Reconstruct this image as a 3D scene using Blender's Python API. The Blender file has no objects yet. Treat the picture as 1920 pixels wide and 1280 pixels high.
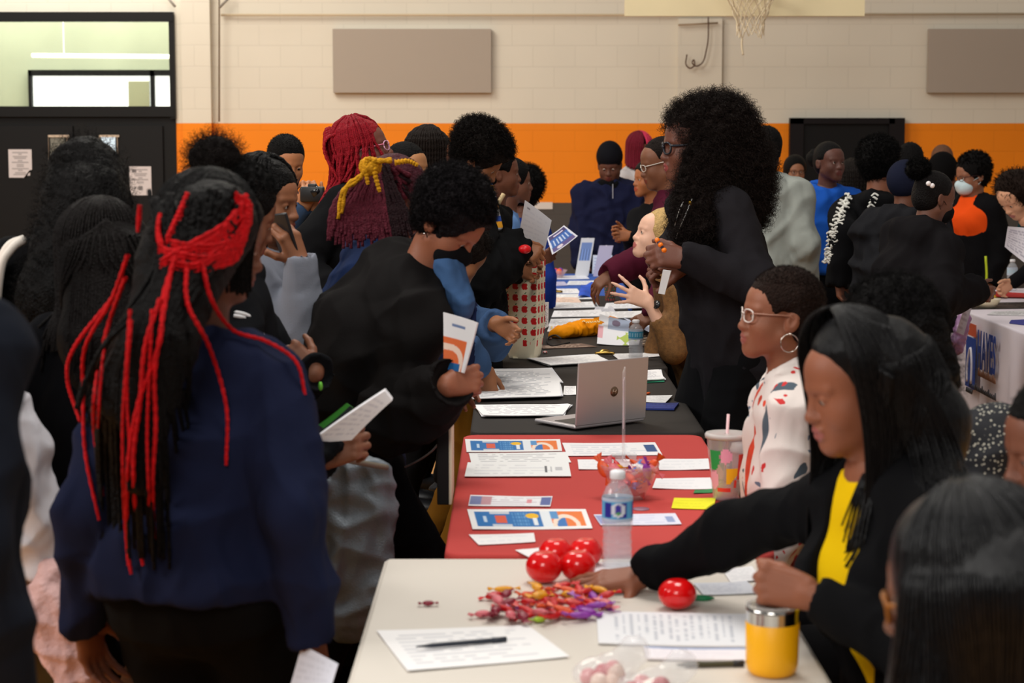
import bpy, math, random
import numpy as np
import openvdb as vdb
from mathutils import Vector, Matrix

# ------------------------------------------------------------------ camera, world, lights, exposure
SC = bpy.context.scene
COL = SC.collection
F_PX = 3560.0
CAM_H = 1.75
PITCH = math.atan(380.0 / F_PX)
cam = bpy.data.cameras.new('camera')
cam.sensor_width = 36.0
cam.lens = F_PX * 36.0 / 1920.0
cam.clip_end = 100
cam.dof.use_dof = True
cam.dof.focus_distance = 7.6
cam.dof.aperture_fstop = 5.0
camo = bpy.data.objects.new('camera', cam)
COL.objects.link(camo)
camo.location = (0, 0, CAM_H)
camo.rotation_euler = (math.pi / 2 - PITCH, 0, 0)
SC.camera = camo
SC.view_settings.view_transform = 'Standard'
SC.view_settings.look = 'None'
SC.view_settings.gamma = 1.0
SC.view_settings.use_curve_mapping = False
SC.view_settings.exposure = 0.0
SC.cycles.max_bounces = 6
SC.cycles.diffuse_bounces = 3
SC.cycles.glossy_bounces = 3
SC.cycles.transmission_bounces = 6
SC.cycles.transparent_max_bounces = 12
SC.cycles.caustics_reflective = False
SC.cycles.caustics_refractive = False
SC.cycles.use_denoising = True

world = bpy.data.worlds.new('World')
SC.world = world
world.use_nodes = True
world.node_tree.nodes['Background'].inputs[0].default_value = (1.0, .955, .9, 1)
world.node_tree.nodes['Background'].inputs[1].default_value = 0.26

def area(name, loc, aim, size, power, col, sy=None):
    l = bpy.data.lights.new(name, 'AREA')
    l.energy = power; l.color = col; l.size = size
    if sy: l.shape = 'RECTANGLE'; l.size_y = sy
    o = bpy.data.objects.new(name, l)
    COL.objects.link(o)
    o.location = loc
    o.rotation_euler = (Vector(aim) - Vector(loc)).to_track_quat('-Z', 'Y').to_euler()
    return o
# high gym windows on the left, ceiling lamps over the floor
area('gym_side_window_light', (-7.5, 3.0, 5.8), (0.5, 8, .8), 5, 480, (1.0, .98, .94), 2.2)
area('gym_ceiling_lamp_front', (0.6, 5.0, 6.4), (0.6, 5.6, 0), 2.0, 175, (1.0, .96, .90))
area('gym_ceiling_lamp_middle', (-1.5, 10.5, 6.4), (-1.2, 11, 0), 2.2, 215, (1.0, .95, .86))
area('gym_ceiling_lamp_wall', (-4.2, 14.0, 6.2), (-2.8, 18.5, 2.4), 2.4, 225, (1.0, .93, .80))
area('gym_ceiling_lamp_right', (4.5, 11.0, 6.6), (4.6, 15, 0), 2.0, 30, (1.0, .90, .82))
area('gym_lamp_behind_camera', (-1.2, -2.5, 5.0), (0.2, 6, .8), 2.6, 195, (1.0, .97, .92))

# ------------------------------------------------------------------ pixel helpers (1920x1280 frame)
def ray(px, py):
    u = (px - 960) / F_PX; v = (640 - py) / F_PX
    c, s = math.cos(PITCH), math.sin(PITCH)
    return Vector((u, c + v * s, -s + v * c))
def P(px, py, Y):                       # the point at distance Y behind the camera plane
    r = ray(px, py)
    return Vector((r.x * Y / r.y, Y, CAM_H + r.z * Y / r.y))
def PZ(px, py, z):                      # the point on the level z
    r = ray(px, py)
    t = (z - CAM_H) / r.z
    return Vector((r.x * t, r.y * t, z))

# ------------------------------------------------------------------ materials
def lin(c):
    if isinstance(c, (int, float)): c = (c, c, c)
    return tuple((x / 255 / 12.92) if x / 255 <= .04045 else ((x / 255 + .055) / 1.055) ** 2.4 for x in c)
_M = {}
def mat(name, rgb, rough=.6, bump=0, bscale=200, var=0, vscale=8, metal=0, spec=.5, trans=0, ior=1.45,
        emit=None, estr=1, alpha=1, sheen=0, coat=0, attr=None, sss=0):
    if name in _M: return _M[name]
    m = bpy.data.materials.new(name); m.use_nodes = True
    nt = m.node_tree; b = nt.nodes['Principled BSDF']
    c = lin(rgb)
    b.inputs['Base Color'].default_value = (*c, 1)
    b.inputs['Roughness'].default_value = rough
    b.inputs['Metallic'].default_value = metal
    b.inputs['Specular IOR Level'].default_value = spec
    b.inputs['Transmission Weight'].default_value = trans
    b.inputs['IOR'].default_value = ior
    b.inputs['Alpha'].default_value = alpha
    b.inputs['Sheen Weight'].default_value = sheen
    b.inputs['Coat Weight'].default_value = coat
    if sss:
        b.inputs['Subsurface Weight'].default_value = sss
        b.inputs['Subsurface Radius'].default_value = (.01, .004, .002)
    if emit is not None:
        b.inputs['Emission Color'].default_value = (*lin(emit), 1)
        b.inputs['Emission Strength'].default_value = estr
    tc = nt.nodes.new('ShaderNodeTexCoord')
    if attr:
        a = nt.nodes.new('ShaderNodeAttribute'); a.attribute_name = attr
        nt.links.new(a.outputs['Color'], b.inputs['Base Color'])
    elif var:
        n = nt.nodes.new('ShaderNodeTexNoise'); n.inputs['Scale'].default_value = vscale
        n.inputs['Detail'].default_value = 3
        nt.links.new(tc.outputs['Object'], n.inputs['Vector'])
        mx = nt.nodes.new('ShaderNodeMix'); mx.data_type = 'RGBA'
        mx.inputs[6].default_value = (*[x * (1 - var) for x in c], 1)
        mx.inputs[7].default_value = (*[min(1, x * (1 + var)) for x in c], 1)
        nt.links.new(n.outputs['Fac'], mx.inputs[0])
        nt.links.new(mx.outputs[2], b.inputs['Base Color'])
    if bump:
        n = nt.nodes.new('ShaderNodeTexNoise'); n.inputs['Scale'].default_value = bscale
        n.inputs['Detail'].default_value = 4
        nt.links.new(tc.outputs['Object'], n.inputs['Vector'])
        bp = nt.nodes.new('ShaderNodeBump'); bp.inputs['Strength'].default_value = bump
        bp.inputs['Distance'].default_value = .01
        nt.links.new(n.outputs['Fac'], bp.inputs['Height'])
        nt.links.new(bp.outputs[0], b.inputs['Normal'])
    _M[name] = m
    return m
def skin(rgb): return mat('skin_%d_%d_%d' % tuple(rgb), rgb, .5, .12, 350, .1, 14, spec=.4, sss=.04)
def lips(rgb): return mat('lips_%d_%d_%d' % tuple(rgb), (min(255, rgb[0] * 1.02), rgb[1] * .74, rgb[2] * .8), .38)
def cloth(rgb, rough=.88, kind='cotton', var=.12):
    if max(rgb) < 40: rgb = tuple(int(c * .86) for c in rgb)
    return mat('%s_%d_%d_%d' % (kind, *rgb), rgb, rough, .22 if kind != 'satin' else .05, 420, var, 9, spec=.08)
def hairm(rgb, rough=.6):
    return mat('hair_%d_%d_%d_%d' % (*rgb, rough * 100), tuple(c * .62 for c in rgb) if max(rgb) < 60 else rgb, max(rough, .5), .9, 170, .5, 80, spec=.12)
def glossy_hair(name, rgb, rough=.28, spec=.5, sc=(90, 90, 3)):
    if name in _M: return _M[name]
    m = mat(name, rgb, rough, spec=spec); nt = m.node_tree; b = nt.nodes['Principled BSDF']
    tc = nt.nodes.new('ShaderNodeTexCoord'); mp = nt.nodes.new('ShaderNodeMapping'); mp.inputs['Scale'].default_value = sc
    n = nt.nodes.new('ShaderNodeTexNoise'); n.inputs['Scale'].default_value = 4; n.inputs['Detail'].default_value = 3
    nt.links.new(tc.outputs['Object'], mp.inputs[0]); nt.links.new(mp.outputs[0], n.inputs['Vector'])
    bp = nt.nodes.new('ShaderNodeBump'); bp.inputs['Strength'].default_value = .5; bp.inputs['Distance'].default_value = .006
    nt.links.new(n.outputs['Fac'], bp.inputs['Height']); nt.links.new(bp.outputs[0], b.inputs['Normal'])
    return m

# ------------------------------------------------------------------ object helpers
def link(name, me, parent=None):
    o = bpy.data.objects.new(name, me); COL.objects.link(o)
    if parent is not None:
        o.parent = parent
        o.matrix_parent_inverse = Matrix.Translation(-parent.location) if parent.rotation_euler.z == 0 else parent.matrix_basis.inverted()
    return o
def tag(o, label, cat, group=None, kind=None):
    if label: o['label'] = label
    if cat: o['category'] = cat
    if group: o['group'] = group
    if kind: o['kind'] = kind
    return o
def thing(name, loc, label, cat, group=None):
    o = bpy.data.objects.new(name, None); COL.objects.link(o)
    o.location = loc; o.empty_display_size = .1
    return tag(o, label, cat, group)
def npmesh(name, V, Q, mats, parent=None, mi=None, smooth=True, col=None):
    """V [n,3], Q list of int arrays [m,4] / [m,3] (same width) -> one mesh object"""
    me = bpy.data.meshes.new(name)
    V = np.asarray(V, np.float32); Q = np.asarray(Q, np.int32)
    k = Q.shape[1]
    me.vertices.add(len(V)); me.vertices.foreach_set('co', V.ravel())
    me.loops.add(Q.size); me.loops.foreach_set('vertex_index', Q.ravel())
    me.polygons.add(len(Q))
    me.polygons.foreach_set('loop_start', np.arange(0, Q.size, k, dtype=np.int32))
    me.polygons.foreach_set('use_smooth', np.full(len(Q), smooth))
    if not isinstance(mats, (list, tuple)): mats = [mats]
    for m in mats: me.materials.append(m)
    if mi is not None: me.polygons.foreach_set('material_index', np.asarray(mi, np.int32))
    me.update(calc_edges=True)
    if col is not None:
        a = me.color_attributes.new('paint', 'FLOAT_COLOR', 'POINT')
        c = np.ones((len(V), 4), np.float32); c[:, :3] = col
        a.data.foreach_set('color', c.ravel())
    return link(name, me, parent)
def merge(parts):
    """parts: list of (V,Q) or (V,Q,mi) with quads"""
    Vs, Qs, Ms, n = [], [], [], 0
    for p in parts:
        V, Q = p[0], p[1]
        if len(V) == 0: continue
        Vs.append(V); Qs.append(np.asarray(Q) + n)
        Ms.append(np.asarray(p[2]) if len(p) > 2 and not np.isscalar(p[2]) else np.full(len(Q), p[2] if len(p) > 2 else 0))
        n += len(V)
    return np.concatenate(Vs), np.concatenate(Qs), np.concatenate(Ms)
def box(c, s, M=None, bevel=0):
    c = np.array(c, float); s = np.array(s, float) / 2
    if bevel > 0:
        return rbox(c, s, bevel, M)
    V = np.array([[x, y, z] for x in (-1, 1) for y in (-1, 1) for z in (-1, 1)], float) * s
    if M is not None: V = V @ np.array(M).T
    Q = [[0, 1, 3, 2], [4, 6, 7, 5], [0, 4, 5, 1], [2, 3, 7, 6], [0, 2, 6, 4], [1, 5, 7, 3]]
    return V + c, np.array(Q)
def rbox(c, s, r, M=None, n=3):
    """box with rounded vertical outline and softened top and bottom edges"""
    r = min(r, min(s) * .999)
    prof = []
    for (cx, cy, a0) in ((1, 1, 0), (-1, 1, 90), (-1, -1, 180), (1, -1, 270)):
        for i in range(n + 1):
            a = math.radians(a0 + 90 * i / n)
            prof.append((cx, cy, math.cos(a), math.sin(a)))
    rings = [(-s[2], r * .7), (-s[2] + r * .3, r * .2), (-s[2] + r, 0), (s[2] - r, 0), (s[2] - r * .3, r * .2), (s[2], r * .7)]
    V = []
    for z, ins in rings:
        for cx, cy, ca, sa in prof:
            V.append((cx * (s[0] - r) + ca * (r - ins), cy * (s[1] - r) + sa * (r - ins), z))
    m = len(prof); Q = []
    for k in range(len(rings) - 1):
        for i in range(m):
            j = (i + 1) % m
            Q.append((k * m + i, k * m + j, (k + 1) * m + j, (k + 1) * m + i))
    b = len(V); V.append((0, 0, -s[2])); V.append((0, 0, s[2]))
    t = (len(rings) - 1) * m
    for i in range(0, m, 2):
        Q.append((b, (i + 2) % m, i + 1, i)); Q.append((b + 1, t + i, t + i + 1, t + (i + 2) % m))
    V = np.array(V, float)
    if M is not None: V = V @ np.array(M).T
    return V + c, np.array(Q)
def lathe(prof, n=32, c=(0, 0, 0), M=None, closed=False):
    """prof: list of (r,z)"""
    pr = np.array(prof, float); k = len(pr)
    a = np.arange(n) * 2 * math.pi / n
    V = np.zeros((k, n, 3))
    V[:, :, 0] = pr[:, 0:1] * np.cos(a); V[:, :, 1] = pr[:, 0:1] * np.sin(a); V[:, :, 2] = pr[:, 1:2]
    i = np.arange(k - 1)[:, None]; j = np.arange(n)[None, :]; j2 = (j + 1) % n
    Q = np.stack([i * n + j, i * n + j2, (i + 1) * n + j2, (i + 1) * n + j], -1).reshape(-1, 4)
    V = V.reshape(-1, 3)
    if M is not None: V = V @ np.array(M).T
    return V + np.array(c, float), Q
def tubes(paths, rad, sides=4, caps=True):
    """paths [N,K,3], rad scalar or [N,K] -> V,Q"""
    p = np.asarray(paths, float)
    if p.ndim == 2: p = p[None]
    N, K, _ = p.shape
    r = np.broadcast_to(np.asarray(rad, float), (N, K)) if np.ndim(rad) != 1 else np.broadcast_to(np.asarray(rad)[None], (N, K))
    T = np.gradient(p, axis=1); T /= np.linalg.norm(T, axis=2, keepdims=True) + 1e-9
    ref = np.where(np.abs(T[..., 2:3]) > .8, np.array([1., .13, 0]), np.array([0, .1, 1.]))
    # keep one reference per path so that the frame does not flip
    ref = np.repeat(np.where(np.abs(T[:, :, 2]).mean(1)[:, None, None] > .7, np.array([1., .13, 0]), np.array([0, .1, 1.])), K, 1)
    A = np.cross(T, ref); A /= np.linalg.norm(A, axis=2, keepdims=True) + 1e-9
    B = np.cross(T, A)
    a = np.arange(sides) * 2 * math.pi / sides
    V = p[:, :, None, :] + r[:, :, None, None] * (A[:, :, None, :] * np.cos(a)[None, None, :, None] + B[:, :, None, :] * np.sin(a)[None, None, :, None])
    n = np.arange(N)[:, None, None] * K * sides; k = np.arange(K - 1)[None, :, None] * sides; s = np.arange(sides)[None, None, :]
    s2 = (s + 1) % sides
    Q = np.stack([n + k + s, n + k + s2, n + k + sides + s2, n + k + sides + s], -1).reshape(-1, 4)
    V = V.reshape(-1, 3)
    if caps and sides % 2 == 0:
        extra = []
        for e in (0, K - 1):
            base = np.arange(N) * K * sides + e * sides
            for q in range(1, sides - 2, 2):
                f = np.stack([base, base + q, base + q + 1, base + q + 2], -1)
                extra.append(f if e else f[:, ::-1])
        Q = np.concatenate([Q] + extra)
    return V, Q
def curve(pts, n=16):
    """Catmull-Rom through pts -> [n,3]"""
    p = np.array([tuple(q) for q in pts], float)
    if len(p) == 2:
        t = np.linspace(0, 1, n)[:, None]; return p[0] * (1 - t) + p[1] * t
    p = np.concatenate([[2 * p[0] - p[1]], p, [2 * p[-1] - p[-2]]])
    u = np.linspace(0, len(p) - 3 - 1e-6, n); i = u.astype(int); t = (u - i)[:, None]
    a, b, c, d = p[i], p[i + 1], p[i + 2], p[i + 3]
    return .5 * (2 * b + (c - a) * t + (2 * a - 5 * b + 4 * c - d) * t ** 2 + (3 * b - a - 3 * c + d) * t ** 3)
def normals(V, Q):
    n = np.cross(V[Q[:, 2]] - V[Q[:, 0]], V[Q[:, 3]] - V[Q[:, 1]])
    out = np.zeros_like(V)
    for i in range(4): np.add.at(out, Q[:, i], n)
    return out / (np.linalg.norm(out, axis=1, keepdims=True) + 1e-12)
def wob(V, f, seed=0, octs=3):
    """smooth pseudo noise -1..1 at points V with frequency f (1/m)"""
    rs = np.random.RandomState(seed); s = np.zeros(len(V)); amp = 1; tot = 0
    for o in range(octs):
        w = np.zeros(len(V))
        for _ in range(4):
            d = rs.normal(size=3); d /= np.linalg.norm(d)
            d2 = rs.normal(size=3); d2 /= np.linalg.norm(d2)
            w += np.sin((V @ d) * f * 6.28 + rs.rand() * 6.28 + 1.4 * np.sin((V @ d2) * f * 4.1 + rs.rand() * 6.28))
        s += w / 4 * amp; tot += amp; amp *= .5; f *= 2.1
    return s / tot
def folds(V, Q, amp=.006, f=3.2, seed=0, d=None):
    N = normals(V, Q); S = V * np.array([1, 1, .55])
    a = wob(S, f, seed, 2); b = wob(V * np.array([.7, .7, 1.2]), f * .9, seed + 3, 1); c = wob(S, f * 2.1, seed + 9, 1)
    r1 = (1 - np.abs(a) * 3).clip(-.4, 1); r2 = (1 - np.abs(b) * 3.2).clip(-.4, 1); r3 = (1 - np.abs(c) * 3).clip(-.3, 1)
    return V + N * (amp * (r1 * .9 + r2 * .9 + r3 * .35 - .35))[:, None]
def folds_old(V, Q, amp=.006, f=3.2, seed=0, d=None):
    """cloth creases: ridged waves pushed along the normals"""
    N = normals(V, Q)
    w = wob(V * np.array([1, 1, .6]), f, seed, 2)
    r = 1 - np.abs(wob(V * np.array([1, 1, 1.3]), f * 1.3, seed + 7, 2)) * 2.2
    return V + N * (amp * (w * .9 + np.clip(r, -1, 1) * .7))[:, None]

# ------------------------------------------------------------------ smooth shapes from distance fields
class Field:
    def __init__(s, vox): s.vox = vox; s.pr = []
    def cap(s, a, b, ra, rb, k=.02, op='u'):
        a = np.array(tuple(a), float); b = np.array(tuple(b), float)
        s.pr.append(('c', a, b, ra, rb, None, k, op)); return s
    def ecap(s, a, b, ra, rb, L, k=.03, op='u'):
        """flattened capsule: ra=(side, depth) radii at a, rb at b, L = side axis"""
        a = np.array(tuple(a), float); b = np.array(tuple(b), float); L = np.array(tuple(L), float); L /= np.linalg.norm(L)
        s.pr.append(('e', a, b, ra, rb, L, k, op)); return s
    def ell(s, c, r, R=None, k=.02, op='u'):
        c = np.array(tuple(c), float); r = np.array([r] * 3 if np.isscalar(r) else tuple(r), float)
        s.pr.append(('l', c, r, None, None, None if R is None else np.array(R, float), k, op)); return s
    def cut(s, c, n, k=.006):
        """keep only what lies on the side of the plane the normal points to"""
        s.pr.append(('p', np.array(tuple(c), float), np.array(tuple(n), float), None, None, None, k, 's')); return s
    def _bb(s, p):
        if p[0] == 'p': return s.lo, s.lo + np.array(s.n) * s.vox
        if p[0] == 'c': rr = max(p[3], p[4]); return np.minimum(p[1], p[2]) - rr, np.maximum(p[1], p[2]) + rr
        if p[0] == 'e': rr = max(*p[3], *p[4]); return np.minimum(p[1], p[2]) - rr, np.maximum(p[1], p[2]) + rr
        rr = p[2] if p[5] is None else np.full(3, p[2].max()); return p[1] - rr, p[1] + rr
    def build(s):
        us = [p for p in s.pr if p[7] == 'u']
        bs = [s._bb(p) for p in us]
        m = 3 * s.vox
        s.lo = np.min([b[0] for b in bs], 0) - m; hi = np.max([b[1] for b in bs], 0) + m
        n = np.ceil((hi - s.lo) / s.vox).astype(int) + 1
        A = np.full(n, .2, np.float32); s.n = n
        for p in s.pr:
            lo, h = s._bb(p); mg = p[6] + 4 * s.vox + .02
            i0 = np.maximum(((lo - mg - s.lo) / s.vox).astype(int), 0); i1 = np.minimum(((h + mg - s.lo) / s.vox).astype(int) + 2, n)
            if (i1 <= i0).any(): continue
            g = [(s.lo[a] + np.arange(i0[a], i1[a]) * s.vox).astype(np.float32) for a in range(3)]
            X, Y, Z = g[0][:, None, None], g[1][None, :, None], g[2][None, None, :]
            if p[0] == 'p':
                B = A[i0[0]:i1[0], i0[1]:i1[1], i0[2]:i1[2]]
                d = -((X - p[1][0]) * p[2][0] + (Y - p[1][1]) * p[2][1] + (Z - p[1][2]) * p[2][2]); np.maximum(B, np.minimum(d, .2), out=B); continue
            if p[0] == 'l':
                x, y, z = X - p[1][0], Y - p[1][1], Z - p[1][2]
                if p[5] is not None:
                    R = p[5]
                    x, y, z = (R[0][0] * x + R[1][0] * y + R[2][0] * z, R[0][1] * x + R[1][1] * y + R[2][1] * z, R[0][2] * x + R[1][2] * y + R[2][2] * z)
                r = p[2]
                k0 = np.sqrt((x / r[0]) ** 2 + (y / r[1]) ** 2 + (z / r[2]) ** 2)
                k1 = np.sqrt((x / r[0] ** 2) ** 2 + (y / r[1] ** 2) ** 2 + (z / r[2] ** 2) ** 2) + 1e-9
                d = np.where(k0 < 1e-4, -r.min(), k0 * (k0 - 1) / k1)
            else:
                a, b = p[1], p[2]; ba = b - a; L2 = float(ba @ ba) + 1e-12
                x, y, z = X - a[0], Y - a[1], Z - a[2]
                t = np.clip((x * ba[0] + y * ba[1] + z * ba[2]) / L2, 0, 1)
                x = x - t * ba[0]; y = y - t * ba[1]; z = z - t * ba[2]
                if p[0] == 'c':
                    d = np.sqrt(x * x + y * y + z * z) - (p[3] + (p[4] - p[3]) * t)
                else:
                    L = p[5]; u = x * L[0] + y * L[1] + z * L[2]
                    ru = p[3][0] + (p[4][0] - p[3][0]) * t; rv = p[3][1] + (p[4][1] - p[3][1]) * t
                    w2 = np.maximum(x * x + y * y + z * z - u * u, 0)
                    k0 = np.sqrt((u / ru) ** 2 + w2 / rv ** 2)
                    k1 = np.sqrt((u / ru ** 2) ** 2 + w2 / rv ** 4) + 1e-6
                    d = np.where(k0 < .05, -np.minimum(ru, rv), k0 * (k0 - 1) / k1)
            B = A[i0[0]:i1[0], i0[1]:i1[1], i0[2]:i1[2]]
            k = p[6]
            if p[7] == 'u':
                h_ = np.maximum(k - np.abs(B - d), 0) / k; B[...] = np.minimum(B, d) - h_ * h_ * k * .25
            else:
                h_ = np.maximum(k - np.abs(B + d), 0) / k; B[...] = np.maximum(B, -d) + h_ * h_ * k * .25
        s.A = A; return s
    def mesh(s):
        if not hasattr(s, 'A'): s.build()
        g = vdb.FloatGrid(.2); g.copyFromArray(s.A)
        V, Q = g.convertToQuads()
        return V.astype(float) * s.vox + s.lo, Q.astype(np.int64)
    def push(s, p, margin=.006, it=4):
        """push points out of the shape"""
        p = p.copy(); G = np.gradient(s.A, s.vox); n = np.array(s.A.shape)
        for _ in range(it):
            i = np.round((p - s.lo) / s.vox).astype(int); ok = ((i >= 1) & (i < n - 1)).all(-1)
            j = np.clip(i, 0, n - 1); d = s.A[j[..., 0], j[..., 1], j[..., 2]]
            g = np.stack([q[j[..., 0], j[..., 1], j[..., 2]] for q in G], -1); g /= np.linalg.norm(g, axis=-1, keepdims=True) + 1e-6
            m = np.where(ok & (d < margin), margin - d, 0)
            p += g * m[..., None]
        return p
def xf(V, M):
    M = np.array(M); return V @ M[:3, :3].T + M[:3, 3]
# ------------------------------------------------------------------ people
DEF_SKIN = (104, 62, 44)
def ydir(a): a = math.radians(a); return Vector((math.sin(a), -math.cos(a), 0))
def ik(S, W, l1, l2, pole):
    d = W - S; L = d.length
    if L > (l1 + l2) * .995: k = L / ((l1 + l2) * .995); l1 *= k; l2 *= k
    if L < abs(l1 - l2) + .02: L = abs(l1 - l2) + .02
    u = d.normalized(); a = (l1 * l1 - l2 * l2 + L * L) / (2 * L)
    h = math.sqrt(max(0, l1 * l1 - a * a)); p = (pole - u * pole.dot(u))
    p = p.normalized() if p.length > 1e-4 else Vector((0, 0, -1))
    return S + u * a + p * h
def frame(y, z):
    """3x3 with columns x=y^z, y, z"""
    y = Vector(y).normalized(); z = Vector(z); z = (z - y * z.dot(y)).normalized(); x = y.cross(z)
    return np.array([[x[i], y[i], z[i]] for i in range(3)])
def head_field(vox, neck_to, s=1.0, male=False, face=True, neck_r=.055, fat=0):
    f = Field(vox)
    f.ell((0, -.016, .036), (.073, .092, .082), k=.02)
    f.ell((0, .03, -.015), (.062 + fat, .056, .082), k=.03)
    f.ell((0, .034, .042), (.060, .053, .046), k=.03)
    for sx in (-1, 1):
        f.cap((sx * (.050 + fat), .004, -.052), (sx * .016, .062, -.093), .018 + fat * .6, .017, k=.03)
        f.ell((sx * .034, .054, -.034), (.024 + fat * .6, .024, .026), k=.03)
    f.ell((0, .073, -.095), (.020, .018, .016), k=.024)
    f.ell((0, .062, -.066), (.034, .028, .03), k=.02)
    if face:
        for sx in (-1, 1):
            f.ell((sx * .031, .099, .0), (.018, .017, .012), k=.016, op='s')
            f.cap((sx * .012, .085, .0195), (sx * .046, .071, .018), .0075, .006, k=.014)
            f.ell((sx * .0305, .0745, .001), (.0155, .0130, .0115), k=.004)
            f.ell((sx * .0305, .092, -.0025), (.0115, .0095, .0024), k=.002, op='s')
            f.ell((sx * .0115, .090, -.036), (.0095, .010, .0075), k=.008)
        f.cap((0, .082, .012), (0, .0985, -.030), .0075, .0105, k=.014)
        f.ell((0, .084, -.052), (.016, .012, .016), k=.012)
        f.ell((0, .0995, -.034), (.0115, .0105, .009), k=.008)
        f.ell((0, .0905, -.0585), (.0215, .0105, .0068), k=.009)
        f.ell((0, .0890, -.0710), (.0195, .0105, .0080), k=.009)
        f.ell((0, .1025, -.0645), (.020, .006, .0012), k=.003, op='s')
    for sx in (-1, 1):
        Re = Matrix.Rotation(math.radians(14 * sx), 3, 'Z') @ Matrix.Rotation(math.radians(12), 3, 'X')
        f.ell((sx * .077, -.016, -.008), (.0085, .0185, .030), np.array(Re), k=.006)
        f.ell((sx * .087, -.012, -.005), (.007, .009, .017), np.array(Re), k=.005, op='s')
    f.cap((0, -.018, -.045), neck_to, neck_r, neck_r + .008, k=.03)
    return f
def hand_parts(vox, curl=.35, spread=.12, fist=0, thumb=.5, side=1, fore=(-.09, 0, 0)):
    """hand in its own frame: x fingers, y thumb side (times side), z back of the hand; wrist at origin"""
    f = Field(vox)
    f.cap(fore, (0, 0, 0), .030, .025, k=.02)
    kn = [(.088, .030), (.091, .010), (.086, -.010), (.078, -.028)]
    for (x, y) in kn:
        f.cap((.004, y * .62, 0), (x, y, .002), .0145, .0105, k=.014)
    f.ell((.045, 0, -.004), (.045, .034, .0135), k=.012)
    lens = [(.043, .026, .021), (.047, .029, .022), (.043, .027, .021), (.034, .020, .019)]
    for i, (x, y) in enumerate(kn):
        a = (i - 1.4) * -spread; p = Vector((x, y, .002)); c = 0
        cu = curl[i] if isinstance(curl, (tuple, list)) else curl
        r = [.0095, .0085, .0077, .0066] if i < 3 else [.0085, .0075, .0068, .006]
        for j, l in enumerate(lens[i]):
            c += cu * (1.25, 1.5, .95)[j]
            d = Vector((math.cos(c) * math.cos(a), math.sin(a), -math.sin(c)))
            q = p + d * l
            f.cap(p, q, r[j], r[j + 1], k=.006 if j else .01)
            p = q
    p = Vector((.020, .020, -.006)); ang = thumb
    dirs = [(math.cos(ang + .25), math.sin(ang + .25), -.35), (math.cos(ang), math.sin(ang) * .9, -.35 - .3 * fist), (math.cos(ang * .6), math.sin(ang * .5), -.3 - .5 * fist)]
    rs = [.0155, .0115, .010, .0078]
    for j, l in enumerate((.044, .033, .026)):
        q = p + Vector(dirs[j]).normalized() * l
        f.cap(p, q, rs[j], rs[j + 1], k=.012 if j == 0 else .005); p = q
    V, Q = f.mesh()
    if side < 0: V = V * np.array([1, -1, 1]); Q = Q[:, ::-1]
    return V, Q
class Person: pass
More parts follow.
